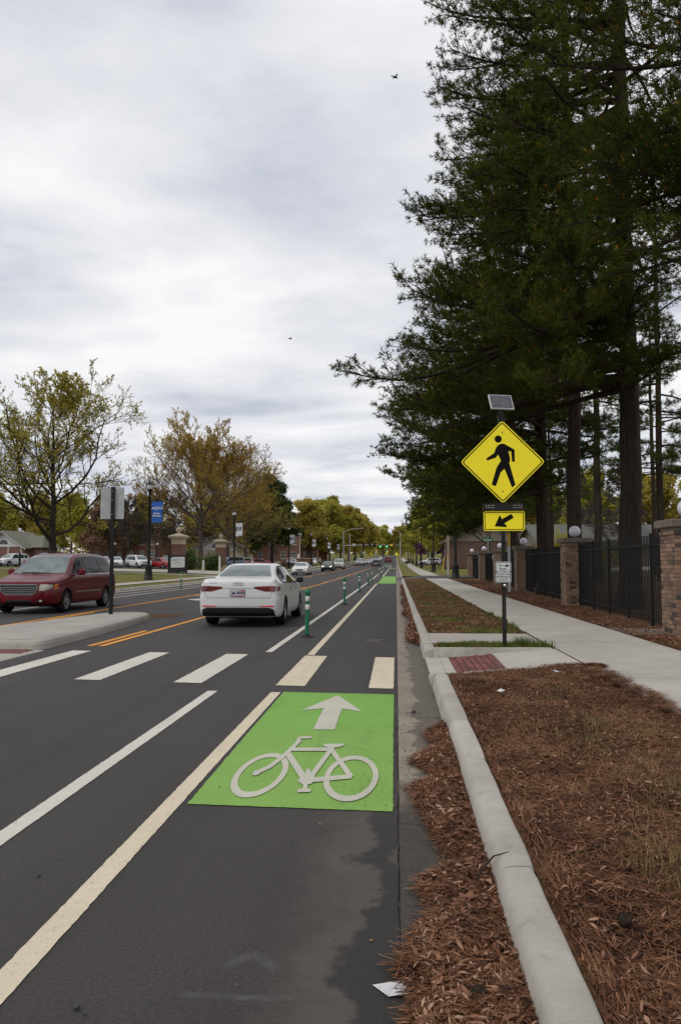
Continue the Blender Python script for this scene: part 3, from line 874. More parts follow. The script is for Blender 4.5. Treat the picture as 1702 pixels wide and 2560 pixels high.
# refuge: red pavers and pale edging before the island
ref = tag(bpy.data.objects.new('refuge_paving', None), kind='structure'); link(ref)
slab('refuge_slab', [(-8.25, 9.75), (-5.72, 9.75), (-5.72, 12.60), (-8.25, 12.60)], 0.010, ref, A_ISLE, 0.02)
pm2 = paver_mesh(0.16, 0.082)
pmz = M('x', (0, 0, 0)) if False else None
for j in range(6):
    for i in range(13):
        child_obj('paver', pm2, ref, (-5.95 - i * 0.168 - (0.084 if j % 2 else 0), 12.08 + j * 0.09, -0.005))
# litter stain by the nose
mark('leaf_stain', [[(-6.15, 20.4), (-5.8, 20.9), (-5.9, 21.6), (-6.5, 21.8), (-7.1, 21.2), (-6.9, 20.5)]], 0.004, mat_straw('soaked_leaf_stain', -0.1))
# ------------------------------------------------------------------ street furniture
# crossing sign with beacon and push button, all on one post
SX, SY = 1.645, 12.24
st = thing('crossing_sign', (SX, SY, 0.13), 'yellow diamond pedestrian crossing sign with solar beacon on black post', 'road sign')
mb = MB().box(-0.028, 0.028, -0.028, 0.028, 0, 3.72)
post = mb.build('post', A_BLACK, st)
mb = MB()
for k in range(38):
    mb.lathe([(0.006, 0), (0.0045, 0.002), (0.0001, 0.002)], 6, (0, 0, 0))
    n = 24
    vs = mb.v[-n:]; mb.v[-n:] = [(x, -0.0285 - z, 0.30 + k * 0.0254 + y) for x, y, z in vs]
mb.build('punched_holes', M('hole_grey', (0.07, 0.07, 0.07)), post)
zc = 2.86
PY = -0.045
def plate(name, poly, y0, y1, mat, parent):
    return MB().prism(poly, 'y', y0, y1).build(name, mat, parent)
def rot45(pts):
    c = math.sqrt(0.5)
    return [(x * c - z * c, x * c + z * c + zc) for x, z in pts]
S = 0.914
dia = plate('diamond_panel', rot45(rrect(S, S, 0.048)), PY, PY + 0.003, A_SIGNY, st)
MB().ring(rot45(rrect(S - 0.035, S - 0.035, 0.036)), rot45(rrect(S - 0.067, S - 0.067, 0.026)), 'y', PY - 0.002, PY).build('border', A_SIGNK, dia)
k = 0.00105
ped = [(440, 1118), (560, 1035), (575, 985), (600, 935), (640, 905), (668, 898), (700, 900), (722, 910), (855, 990), (855, 1170), (815, 1163), (805, 1015), (762, 1010), (776, 1060), (786, 1110), (786, 1150), (775, 1185), (860, 1510),
       (810, 1548), (705, 1270), (648, 1325), (575, 1527), (515, 1505), (585, 1270), (600, 1235), (655, 1150), (615, 1060), (580, 1105), (455, 1147)]
pz = lambda p: ((p[0] - 678) * k, zc - (p[1] - 1168) * k)
MB().prism([pz(p) for p in ped], 'y', PY - 0.002, PY + 0.0005).build('walking_figure', A_SIGNK, dia)
MB().prism([pz((619 + 53 * math.cos(t), 829 + 53 * math.sin(t))) for t in np.linspace(0, 2 * math.pi, 25)[:-1]], 'y', PY - 0.002, PY + 0.0005).build('figure_head', A_SIGNK, dia)
for z in (zc + 0.46, zc - 0.46):
    MB().prism([(0.011 * math.cos(t), z + 0.011 * math.sin(t)) for t in np.linspace(0, 2 * math.pi, 9)[:-1]], 'y', PY - 0.005, PY).build('bolt', M('bolt_olive', (0.22, 0.18, 0.03)), dia)
# light bar
bar = plate('light_bar', rrect(0.625, 0.105, 0.006, 2, 0, 2.165), PY - 0.03, PY + 0.01, A_BLACK, st)
for sx in (-0.205, 0.215):
    for i in range(4):
        for j in range(2):
            x, z = sx + (i - 1.5) * 0.037, 2.165 + (j - 0.5) * 0.034
            MB().prism([(x + 0.009 * math.cos(t), z + 0.009 * math.sin(t)) for t in np.linspace(0, 2 * math.pi, 9)[:-1]], 'y', PY - 0.034, PY - 0.03).build('lamp_lens', M('beacon_lens', (0.42, 0.38, 0.36), (0.3, 0.26, 0.24)), bar)
# arrow plaque
za = 1.945
arp = plate('arrow_panel', rrect(0.625, 0.305, 0.035, 4, 0.012, za), PY, PY + 0.003, A_SIGNY, st)
MB().ring(rrect(0.594, 0.274, 0.026, 4, 0.012, za), rrect(0.572, 0.252, 0.018, 4, 0.012, za), 'y', PY - 0.002, PY).build('border', A_SIGNK, arp)
ar = [(553, 2113), (622, 1960), (636, 1958), (643, 1970), (655, 2008), (797, 1932), (830, 1988), (690, 2072), (724, 2098), (727, 2116), (712, 2126)]
MB().prism([((p[0] - 691) * k + 0.012, za - (p[1] - 2035) * k) for p in ar], 'y', PY - 0.002, PY + 0.0005).build('arrow', A_SIGNK, arp)
# push button sign
pb = plate('push_button_panel', rrect(0.235, 0.315, 0.022, 4, -0.012, 1.16), PY - 0.01, PY - 0.007, A_SIGNW, st)
MB().ring(rrect(0.217, 0.297, 0.016, 4, -0.012, 1.16), rrect(0.204, 0.284, 0.012, 4, -0.012, 1.16), 'y', PY - 0.012, PY - 0.01).build('border', A_SIGNK, pb)
for i, t in enumerate(['PUSH', 'BUTTON TO', 'TURN ON', 'WARNING', 'LIGHTS']):
    text_obj(t, 0.040, A_SIGNK, pb, (-0.012, PY - 0.0115, 1.205 - i * 0.0395), space=1.08)
hand = [(0.005, 1.262), (0.03, 1.262), (0.03, 1.278), (0.055, 1.270), (0.072, 1.268), (0.072, 1.252), (0.04, 1.238), (0.02, 1.246), (0.012, 1.256), (-0.04, 1.256), (-0.04, 1.264)]
MB().prism(hand, 'y', PY - 0.012, PY - 0.0095).build('pointing_hand', A_SIGNK, pb)
MB().prism([(-0.07, 1.25), (-0.055, 1.25), (-0.055, 1.28), (-0.07, 1.28)], 'y', PY - 0.012, PY - 0.0095).build('button_mark', A_SIGNK, pb)
MB().prism([(-0.070, 1.195), (-0.065, 1.195), (-0.065, 1.25), (-0.070, 1.25)], 'y', PY - 0.012, PY - 0.0095).build('button_mark', A_SIGNK, pb)
btn = MB().lathe([(0.03, 0), (0.03, 0.02), (0.022, 0.035), (0.0001, 0.037)], 12)
btn.v = [(x + 0.008, -0.028 - z, 0.955 + y) for x, y, z in btn.v]
btn.build('push_button', A_CHROME, st)
mb = MB().bev((-0.006, -0.03, 0.955), (0.075, 0.03, 0.10), 0.008).build('button_housing', A_BLACK, st)
# solar panel
sp = bpy.data.objects.new('solar_panel', None); link(sp, st)
sp.location = (-0.005, 0.0, 3.80); sp.rotation_euler = (R(60), 0, R(13))
MB().bev((0, 0, 0), (0.375, 0.29, 0.028), 0.003).build('panel_frame', A_GALV, sp)
A_CELL = M('solar_cells', (0.085, 0.085, 0.10), (0.12, 0.12, 0.135), 30, 0.7, spec=0.1)
A_CELLL = M('cell_lines', (0.22, 0.22, 0.24), (0.2, 0.2, 0.22))
mb = MB()
MB().box(-0.170, 0.170, -0.127, 0.127, 0.0141, 0.0155).build('solar_cells', A_CELL, sp)
for i in range(1, 12): mb.box(-0.162 + i * 0.027 - 0.001, -0.162 + i * 0.027 + 0.001, -0.115, 0.115, 0.0155, 0.0160)
for i in range(1, 7): mb.box(-0.162, 0.162, -0.115 + i * 0.033 - 0.001, -0.115 + i * 0.033 + 0.001, 0.0161, 0.0165)
mb.build('cell_lines', A_CELLL, sp)
MB().bev((0, 0, 3.74), (0.045, 0.06, 0.09), 0.004).build('bracket', A_GALV, st)
MB().bev((0.0, 0.03, 3.45), (0.10, 0.09, 0.34), 0.01).build('controller_box', A_BLACK, st)
MB().tube([(-0.03, 0, 3.74), (-0.055, 0.0, 3.68), (-0.05, 0, 3.58), (-0.03, 0, 3.5)], 0.006, 6).build('cable', A_DARK, st)

# back of the median sign
ms = thing('median_sign', (-7.12, 19.3, 0.155), 'back of a grey rectangular sign on black post on the median', 'road sign')
MB().box(-0.04, 0.04, -0.04, 0.04, 0, 3.2).build('post', A_BLACK, ms)
pl = MB().prism(rrect(0.61, 0.80, 0.02, 3, -0.03, 2.79), 'y', 0.045, 0.049).build('sign_panel', A_ALU, ms)
for z in (2.5, 2.86, 3.08):
    b = MB().lathe([(0.012, 0), (0.012, 0.012), (0.0001, 0.013)], 6); b.v = [(x, -0.04 - zz, z + y) for x, y, zz in b.v]
    b.build('bolt', A_GALV, ms)

# delineator posts
A_DELG = M('delineator_green', (0.004, 0.16, 0.065), (0.004, 0.12, 0.05), 12, 0.45)
A_DELW = M('delineator_reflective', (0.66, 0.66, 0.60), (0.58, 0.58, 0.53), 12, 0.45)
def delineator():
    d = thing('delineator_post', (0, 0, 0), 'x', 'delineator')
    MB().lathe([(0.14, 0.0), (0.14, 0.012), (0.11, 0.022), (0.055, 0.034), (0.05, 0.055), (0.0001, 0.056)], 16).build('base', A_BLACK, d)
    MB().tube([(0, 0, 0.05), (0.006, 0, 0.45), (0.012, 0, 0.84)], 0.041, 12).build('tube', A_DELG, d)
    MB().lathe([(0.041, 0.80), (0.041, 0.82), (0.056, 0.83), (0.058, 0.915), (0.045, 0.92), (0.0001, 0.921)], 14, (0.012, 0, 0)).build('cap', A_DELG, d)
    for z in (0.74, 0.58):
        MB().lathe([(0.0425, z - 0.045), (0.0435, z - 0.043), (0.0435, z + 0.043), (0.0425, z + 0.045)], 14, (0.01 if z > .6 else 0.008, 0, 0)).build('reflective_band', A_DELW, d)
    return d
dproto = delineator()
dpos = [(-1.73, 15.25), (-1.78, 27.1), (-1.80, 38.8), (-1.80, 50.5), (-1.83, 59.2), (-1.86, 86.5), (-1.86, 92), (-1.86, 112), (-1.86, 121), (-1.86, 130), (-1.86, 136), (-1.86, 142), (-1.86, 150)]
first = True
for i, (x, y) in enumerate(dpos):
    d = dproto if first else copy_tree(dproto); first = False
    d.location = (x, y, bz(y)); d.rotation_euler = (R(random.uniform(-1, 1)), R(random.uniform(-1.5, 1)), random.uniform(0, 6))
    tag(d, 'green delineator with white bands, %s from the camera along right bike lane' % ('nearest' if i == 0 else ORD[i]), 'delineator', 'delineators along the right bike lane')
for i, y in enumerate([43.9, 58, 70, 100, 110, 120, 130, 140, 152]):
    d = copy_tree(dproto); d.location = (-12.15, y, bz(y)); d.rotation_euler = (0, 0, random.uniform(0, 6))
    tag(d, 'green delineator beside the left curb, %s from the camera on that side' % ('nearest' if i == 0 else ORD[i]), 'delineator', 'delineators along the left bike lane')

# street lamps
A_LAMPG = M('frosted_lamp_glass', (0.62, 0.63, 0.64), (0.55, 0.56, 0.58), 4, 0.25)
def street_lamp(h=7.4):
    o = thing('street_lamp', (0, 0, 0), 'x', 'street lamp')
    MB().lathe([(0.34, 0), (0.34, 0.10), (0.30, 0.14), (0.27, 0.5), (0.22, 0.95), (0.24, 1.0), (0.20, 1.06), (0.13, 1.15)], 12).build('base', A_BLACK, o)
    MB().lathe([(0.115, 1.1), (0.10, 3.0), (0.075, h - 0.95), (0.10, h - 0.93), (0.10, h - 0.88), (0.06, h - 0.86)], 12).build('pole', A_BLACK, o)
    hd = MB().lathe([(0.06, h - 0.90), (0.17, h - 0.84), (0.20, h - 0.74), (0.19, h - 0.66), (0.14, h - 0.64)], 14).build('lamp_cup', A_BLACK, o)
    MB().lathe([(0.18, h - 0.655), (0.21, h - 0.5), (0.24, h - 0.34), (0.2, h - 0.33)], 14).build('lamp_glass', A_LAMPG, o)
    MB().lathe([(0.30, h - 0.34), (0.30, h - 0.31), (0.16, h - 0.22), (0.08, h - 0.14), (0.06, h - 0.06), (0.03, h), (0.0001, h + 0.08)], 14).build('lamp_cap', A_BLACK, o)
    return o
lp = street_lamp()
def put_lamp(x, y, label, group, sc=1.0, first=False):
    o = lp if first else copy_tree(lp)
    o.location = (x, y, gz(x, y)); o.scale = (1, 1, sc)
    return tag(o, label, 'street lamp', group)
GR, GL = 'street lamps behind the right sidewalk', 'street lamps with banners on the left'
for i, (x, y) in enumerate([(4.78, 64.0), (4.66, 99), (4.55, 143), (4.6, 180), (4.6, 220), (4.6, 258), (4.6, 300)]):
    put_lamp(x, y, 'black lantern street lamp behind the right sidewalk, %s in its row' % ('nearest' if i == 0 else ORD[i]), GR, 1.07, i == 0)
A_BLUE = M('blue_banner_cloth', (0.010, 0.085, 0.36), (0.012, 0.10, 0.40), 2, 0.7)
A_BANW = M('white_banner_cloth', (0.62, 0.62, 0.64), (0.55, 0.55, 0.58), 2, 0.7)
A_PURP = M('purple_print', (0.06, 0.04, 0.11), (0.05, 0.03, 0.09), 2, 0.7)
A_PRINT = M('white_print', (0.80, 0.80, 0.80), (0.75, 0.75, 0.75), 3, 0.7)
def banner(x, y, blue, i):
    z = gz(x, y)
    o = thing('lamp_banner', (x, y, z + 4.1), 'blue banner hanging from the nearest left street lamp' if blue else 'white and purple banner on the %s left street lamp' % ORD[i], 'banner', 'banners on the left street lamps')
    for zz in (-0.02, 1.56):
        MB().tube([(0.05, 0, zz), (0.98, 0, zz)], 0.018, 6).build('banner_arm', A_BLACK, o)
    vs, fs = [], []
    nx, nz = 6, 10
    for s in (0, 1):
        for b in range(nz + 1):
            for a in range(nx + 1):
                u, w = a / nx, b / nz
                vs.append((0.17 + 0.76 * u, (0.012 if s else 0) + 0.02 * math.sin(w * 6 + u * 3 + i), 1.53 * w))
    q = (nx + 1) * (nz + 1)
    for b in range(nz):
        for a in range(nx):
            p = b * (nx + 1) + a
            fs += [(p, p + 1, p + nx + 2, p + nx + 1), (q + p, q + p + nx + 1, q + p + nx + 2, q + p + 1)]
    MB().add(vs, fs, True).build('banner_cloth', A_BLUE if blue else A_BANW, o, recalc=False)
    if blue:
        text_obj('AR', 0.20, A_PRINT, o, (0.29, -0.028, 1.03), ext=0.002)
        text_obj('PEN', 0.20, A_PRINT, o, (0.76, -0.028, 1.03), ext=0.002)
        c = [(0.53 + 0.11 * math.cos(t), 1.03 + 0.11 * math.sin(t)) for t in np.linspace(0, 6.283, 17)[:-1]]
        c2 = [(0.53 + 0.07 * math.cos(t), 1.03 + 0.07 * math.sin(t)) for t in np.linspace(0, 6.283, 17)[:-1]]
        MB().ring(c, c2, 'y', -0.030, -0.026).build('ring_mark', A_PRINT, o)
        text_obj('Always', 0.17, A_PRINT, o, (0.53, -0.028, 0.66), ext=0.002)
        text_obj('Arkansas', 0.17, A_PRINT, o, (0.53, -0.028, 0.49), ext=0.002)
    else:
        MB().prism([(0.18, 0.62), (0.80, 0.70), (0.80, 1.12), (0.18, 1.10)], 'y', -0.032, -0.026).build('printed_panel', A_PURP, o)
        text_obj('UCA', 0.19, A_PRINT, o, (0.50, -0.034, 0.99), ext=0.001)
        text_obj('BEAR', 0.17, A_PRINT, o, (0.50, -0.034, 0.79), ext=0.001)
        MB().prism([(0.45, 0.02), (0.91, 0.02), (0.91, 0.10), (0.55, 0.10)], 'y', -0.032, -0.026).build('printed_panel', A_PURP, o)
for i, (x, y) in enumerate([(-17.72, 55.4), (-18.3, 88), (-17.8, 130), (-17.7, 164), (-17.6, 200), (-17.6, 232), (-17.6, 330)]):
    put_lamp(x, y, 'black lantern street lamp across the road, %s in its row' % ('nearest' if i == 0 else ORD[i]), GL, 0.97)
    banner(x, y, i == 0, i)

# pipeline markers: white plastic posts with yellow heads
for x, y, h, lab in ((4.95, 35.0, 2.6, 'tall white marker pipe with yellow top beside brick pillar'), (5.2, 80, 2.0, 'white marker pipe with yellow top on the grass beyond the driveway')):
    o = thing('marker_pipe', (x, y, gz(x, y)), lab, 'marker post', 'utility marker pipes')
    MB().tube([(0, 0, 0), (0, 0, h * 0.78)], 0.055, 10).build('pipe', M('white_plastic', (0.52, 0.54, 0.60), (0.46, 0.48, 0.53), 4, 0.5), o)
    MB().tube([(0, 0, h * 0.78), (0, 0, h)], 0.056, 10).build('yellow_head', M('yellow_plastic', (0.70, 0.40, 0.01), (0.62, 0.34, 0.01), 4, 0.5), o)

# utility pole with transformer
up = thing('utility_pole', (6.9, 105, gz(6.9, 105)), 'weathered wooden utility pole with grey transformer by brick house', 'utility pole')
MB().tube([(0, 0, 0), (0, 0, 4), (-0.02, 0, 8.6)], [0.17, 0.15, 0.12], 10).build('pole', M('weathered_wood', (0.30, 0.25, 0.20), (0.20, 0.165, 0.13), 3, 0.9), up)
MB().lathe([(0.0001, 6.1), (0.21, 6.12), (0.23, 6.2), (0.23, 7.0), (0.19, 7.06), (0.0001, 7.1)], 14, (0.2, -0.25, 0)).build('transformer', A_GALV, up)
MB().tube([(0, -0.1, 5.7), (-0.5, -0.15, 5.75)], 0.04, 6).build('lamp_arm', A_GALV, up)
MB().tube([(0.0, 0.0, 6.5), (-0.75, -3.5, 1.7), (-1.05, -4.6, 0.0)], 0.012, 5).build('guy_wire', A_GALV, up)
MB().tube([(-0.80, -3.6, 1.75), (-1.05, -4.6, 0.02)], 0.045, 6).build('guy_guard', M('yellow_plastic', (0.7, 0.4, 0.01)), up)

# street name signs
def street_sign(x, y, txt, lab, h=2.9, col_=(0.0, 0.16, 0.085)):
    o = thing('street_name_sign', (x, y, gz(x, y)), lab, 'street sign')
    MB().tube([(0, 0, 0), (0, 0, h + 0.25)], 0.03, 8).build('post', A_GALV, o)
    g = M('street_sign_green', col_)
    b = MB().prism(rrect(0.95, 0.24, 0.03, 2, 0, h), 'y', -0.05, -0.045).build('name_blade', g, o)
    text_obj(txt, 0.19, A_PRINT, b, (0, -0.052, h))
    c = MB().prism(rrect(0.22, 0.22, 0.03, 2, -0.02, h + 0.26), 'y', -0.05, -0.045).build('number_blade', g, o)
    text_obj('E', 0.15, A_PRINT, c, (-0.02, -0.052, h + 0.26))
street_sign(8.7, 75.5, 'Edwards', 'green street name sign on pole in front of brick house', 3.3)
street_sign(6.7, 160, 'Bruce', 'small far green street name sign beyond the lawn', 2.9)

# mailbox on the far verge
mbx = thing('mailbox', (1.5, 112, gz(1.5, 112)), 'black mailbox on post in the far grass verge', 'mailbox')
MB().tube([(0, 0, 0), (0, 0, 1.0)], 0.05, 6).build('post', M('weathered_wood', (0.3, 0.25, 0.2)), mbx)
MB().prism([(-0.35, 1.0), (0.35, 1.0), (0.35, 1.22), (0.25, 1.32), (-0.25, 1.32), (-0.35, 1.22)], 'y', -0.4, 0.4).build('box', A_BLACK, mbx)

# traffic signals at the far junction
def signal_pole(name, x, y, lab, side, arm_to, lum):
    z = gz(x, y)
    o = thing(name, (x, y, z), lab, 'traffic signal')
    MB().tube([(0, 0, 0), (0, 0, 9.0)], [0.19, 0.13], 10).build('pole', A_GALV, o)
    s = side
    MB().tube([(0, 0, 8.8), (s * 1.6, 0, 9.5), (s * 3.4, 0, 9.85), (s * 5.4, 0, 9.9)], 0.06, 6).build('luminaire_arm', A_GALV, o)
    MB().bev((s * 5.2, 0, 9.86), (0.8, 0.3, 0.14), 0.04).build('luminaire', A_GALV, o)
    MB().tube([(0, 0, 5.1), (s * arm_to * 0.4, 0, 5.25), (s * arm_to, 0, 5.35)], [0.12, 0.10, 0.06], 8).build('mast_arm', A_GALV, o)
    return o
A_SIGH = M('signal_yellow', (0.55, 0.20, 0.01), (0.5, 0.18, 0.01), 4, 0.5)
def signal_head(parent, x, z, lit, front=True):
    h = MB().bev((x, -0.16, z), (0.52, 0.10, 1.22), 0.03).build('signal_head', A_SIGH if front else A_BLACK, parent)
    if not front: return
    for i, c in enumerate(((0.03, 0.005, 0.005), (0.03, 0.02, 0.005), (0.02, 0.9, 0.30))):
        mm = M('signal_lens_%d%d' % (i, lit), c, c, 4, 0.4, emit=c if (i == 2 and lit) else None, estr=2.0)
        if i == 2 and not lit: mm = M('signal_lens_dark', (0.02, 0.03, 0.025))
        MB().bev((x, -0.215, z + (1 - i) * 0.37), (0.36, 0.02, 0.36), 0.009).build('signal_lens', mm, h)
    MB().bev((x, -0.213, z + 0.1), (0.40, 0.012, 0.9), 0.005).build('lens_surround', A_BLACK, h)
sl = signal_pole('signal_pole', -14.45, 216, 'galvanised signal pole with long mast arm, far left corner', 1, 9.2, True)
for x in (5.5, 7.2, 8.6): signal_head(sl, x, 5.3, 0, False)
MB().bev((2.9, -0.1, 5.35), (0.7, 0.04, 0.6), 0.01).build('arm_sign', A_SIGNW, sl)
sl2 = thing('camera_pole', (-12.9, 219, gz(-14, 219)), 'thin galvanised pole beside the far left signal pole', 'pole')
MB().tube([(0, 0, 0), (0, 0, 8.3)], [0.15, 0.11], 8).build('pole', A_GALV, sl2)
MB().bev((-0.1, -0.1, 5.2), (0.6, 0.3, 0.5), 0.03).build('cabinet', A_BLACK, sl2)
sr = signal_pole('signal_pole', 1.15, 217, 'galvanised signal pole with mast arm, far right corner', -1, 6.6, True)
for x, l in ((-5.5, 1), (-3.7, 1), (-1.75, 0)): signal_head(sr, x, 5.25, l)
MB().bev((-0.75, -0.1, 5.15), (1.1, 0.03, 0.3), 0.01).build('street_name_blade', M('street_sign_green', (0, .16, .085)), sr)
MB().prism([(-2.8, 5.25), (-2.4, 5.65), (-2.0, 5.25), (-2.4, 4.85)], 'y', -0.1, -0.06).build('arm_sign', A_SIGNY, sr)
for i, (x, y) in enumerate([(-9.6, 300), (-4.0, 330), (0.2, 262)]):
    o = thing('warning_sign', (x, y, gz(x, y)), 'tiny far yellow diamond warning sign, %s' % ['by the left trees', 'over the far road', 'on the right verge'][i], 'road sign', 'far warning signs')
    MB().tube([(0, 0, 0), (0, 0, 3.2)], 0.06, 6).build('post', A_GALV, o)
    MB().prism([(-0.7, 2.9), (0, 2.2), (0.7, 2.9), (0, 3.6)], 'y', -0.1, -0.07).build('sign_panel', A_SIGNY, o)

# ------------------------------------------------------------------ brick pillars, globes, iron fence
A_BRICK1 = M('tan_brick', (0.26, 0.160, 0.105), (0.19, 0.115, 0.075), 6, 0.9, bmp=0.3, rnd=0.30, kind='World', bscale=60)
A_BRICK2 = M('dark_brick', (0.085, 0.060, 0.048), (0.06, 0.044, 0.036), 6, 0.9, bmp=0.3, rnd=0.3, kind='World', bscale=60)
A_MORT = M('mortar', (0.26, 0.215, 0.165), (0.19, 0.155, 0.12), 20, 0.95)
A_CAP = M('pillar_cap_stone', (0.17, 0.145, 0.11), (0.11, 0.095, 0.075), 4, 0.9, bmp=0.3)
A_PBRICK = mat_brick('tan_brickwork', (0.25, 0.155, 0.10), (0.14, 0.085, 0.058), (0.22, 0.18, 0.135))
A_GLOBE = M('white_globe', (0.62, 0.61, 0.68), (0.56, 0.55, 0.62), 3, 0.35)
def brick_meshes():
    out = []
    for mt in (A_BRICK1, A_BRICK2):
        for L in (0.2, 0.095):
            mb = MB().bev((0, 0, 0), (L, 0.092, 0.066), 0.004)
            me = bpy.data.meshes.new('brick'); me.from_pydata(mb.v, [], mb.f); me.materials.append(mt); out.append(me)
    return out
BM = brick_meshes()
PIL = [(5.15, 14.26), (5.48, 24.6), (5.80, 36.4), (6.05, 46.4), (6.25, 56.6), (6.5, 68.2)]
PW = 0.74
PLAB = ['brick fence pillar nearest the camera, cut by the photo edge', 'brick fence pillar with globe at far end of the nearest fence panel', 'brick fence pillar behind the white marker pipe',
        'brick fence pillar right of the hanging jacket', 'brick fence pillar left of the hanging jacket', 'farthest brick fence pillar behind the street lamp']
for i, (x, y) in enumerate(PIL):
    z = gz(x, y) - 0.02
    o = thing('brick_pillar', (x, y, z), PLAB[i], 'pillar', 'brick pillars of the fence')
    H = 1.86
    if i < 2:
        MB().box(-PW / 2 + 0.008, PW / 2 - 0.008, -PW / 2 + 0.008, PW / 2 - 0.008, 0, H + 0.07).build('core', A_MORT, o)
        nb = 0
        for c in range(25):
            zz = 0.04 + c * 0.0745
            n = 0
            ext = 0.02 if c == 24 else 0.0
            for side in range(4):
                if side == 1 or side == 2:      # faces turned away from the road and the camera carry plain brickwork
                    continue
                ang = [0, 90, 180, 270][side]
                # positions along the face
                start = -PW / 2 + (0.1 if c % 2 == 0 else 0.0475)
                p = -PW / 2
                seq = ([0.2, 0.2, 0.2, 0.095] if c % 2 == 0 else [0.095, 0.2, 0.2, 0.2])
                for L in seq:
                    cx = p + L / 2; p += L + 0.011
                    dk = random.random() < 0.12
                    me = BM[(2 if dk else 0) + (0 if L > 0.15 else 1)]
                    d = -PW / 2 + 0.043 - random.uniform(0, 0.003) - ext
                    a = R(ang)
                    lx, ly = cx * math.cos(a) - d * math.sin(a), cx * math.sin(a) + d * math.cos(a)
                    b = child_obj('brick', me, o, (lx, ly, zz + 0.0), a)
                    nb += 1
        bw = MB()
        bw.box(PW / 2 - 0.007, PW / 2, -PW / 2 + .01, PW / 2 - .01, 0, H + .04).box(-PW / 2 + .01, PW / 2 - .01, PW / 2 - 0.007, PW / 2, 0, H + .04)
        bw.build('rear_brickwork', A_PBRICK, o)
    else:
        MB().box(-PW / 2, PW / 2, -PW / 2, PW / 2, 0, H - 0.02).box(-PW / 2 - .02, PW / 2 + .02, -PW / 2 - .02, PW / 2 + .02, H - 0.02, H + 0.055).build('brickwork', A_PBRICK, o)
    MB().bev((0, 0, H + 0.13), (PW + 0.17, PW + 0.17, 0.14), 0.015).build('cap', A_CAP, o)
    gl = thing('globe_lamp', (x, y, z + H + 0.20), 'white globe light on the cap of the %s brick pillar' % ('nearest' if i == 0 else ORD[i]), 'lamp', 'globe lights on the pillars')
    MB().lathe([(0.07, 0), (0.07, 0.03), (0.045, 0.05)], 10).build('socket', A_BLACK, gl)
    MB().sphere((0, 0, 0.21), 0.175, 20, 12).build('globe', A_GLOBE, gl)

pk = MB().box(-0.0095, 0.0095, -0.0095, 0.0095, 0.07, 1.86)
pick_me = bpy.data.meshes.new('picket'); pick_me.from_pydata(pk.v, [], pk.f); pick_me.materials.append(A_FENCE)
pp = MB().box(-0.032, 0.032, -0.032, 0.032, 0.0, 1.90)
post_me = bpy.data.meshes.new('fence_post'); post_me.from_pydata(pp.v, [], pp.f); post_me.materials.append(A_FENCE)
FL = ['black iron picket fence panel between the two nearest brick pillars', 'black iron fence panel between second and third brick pillars', 'black iron fence panel between third and fourth brick pillars', 'black iron fence panel with the jacket hung on it', 'farthest black iron fence panel']
for i in range(len(PIL) - 1):
    (x0, y0), (x1, y1) = PIL[i], PIL[i + 1]
    y0 += PW / 2; y1 -= PW / 2
    L = math.hypot(x1 - x0, y1 - y0)
    o = thing('iron_fence', (x0, y0, gz(x0, y0) - 0.01), FL[i], 'fence', 'iron fence panels', rz=math.atan2(y1 - y0, x1 - x0))
    dz = gz(x1, y1) - gz(x0, y0)
    sp_ = 0.118
    n = int(L / sp_)
    for k in range(1, n):
        if abs((k * sp_) % 1.86 - 0.0) < 0.05: continue
        child_obj('picket', pick_me, o, (k * sp_, 0, dz * k / n))
    for k in range(0, int(L / 1.86) + 1):
        if k * 1.86 > L - 0.3: break
        child_obj('fence_post', post_me, o, (k * 1.86 + 0.05, 0.0, dz * k * 1.86 / L))
    for zz in (0.20, 1.66, 0.0):
        if zz == 0: continue
        MB().add([(0, -0.018, zz - .02), (L, -0.018, zz - .02 + dz), (L, .018, zz - .02 + dz), (0, .018, zz - .02), (0, -0.018, zz + .02), (L, -0.018, zz + .02 + dz), (L, .018, zz + .02 + dz), (0, .018, zz + .02)],
                 [(0, 3, 2, 1), (4, 5, 6, 7), (0, 1, 5, 4), (1, 2, 6, 5), (2, 3, 7, 6), (3, 0, 4, 7)]).build('rail', A_FENCE, o)

# jacket hung on the fence
jk = thing('hanging_jacket', (5.95, 47.9, gz(5.9, 47.9) + 0.45), 'crumpled white and grey jacket hanging from the iron fence', 'jacket')
A_JK = M('jacket_cloth', (0.55, 0.56, 0.60), (0.20, 0.20, 0.26), 5, 0.9)
vs, fs = [], []
prof = [(0.0, 0.12), (0.2, 0.30), (0.45, 0.26), (0.7, 0.24), (0.95, 0.30), (1.08, 0.24)]
for q, (z, w) in enumerate(prof):
    for k in range(14):
        t = 2 * math.pi * k / 14
        rr = 1 + 0.18 * math.sin(3 * t + q * 1.3)
        vs.append((-0.06 + 0.07 * math.sin(t) * rr, w * math.cos(t) * rr, z + 0.05 * math.sin(2 * t + q)))
for q in range(len(prof) - 1):
    for k in range(14): fs.append((q * 14 + k, q * 14 + (k + 1) % 14, (q + 1) * 14 + (k + 1) % 14, (q + 1) * 14 + k))
fs += [tuple(range(14)), tuple(range(14 * (len(prof) - 1), 14 * len(prof)))]
MB().add(vs, fs, True).build('body', A_JK, jk)
for s in (-1, 1):
    MB().tube([(-0.06, s * 0.22, 1.0), (-0.09, s * 0.34, 1.15), (-0.05, s * 0.30, 1.35)] if s > 0 else [(-0.06, -0.22, 0.98), (-0.10, -0.42, 0.82), (-0.07, -0.34, 1.35)], [0.09, 0.07, 0.04], 8).build('sleeve', A_JK, jk)
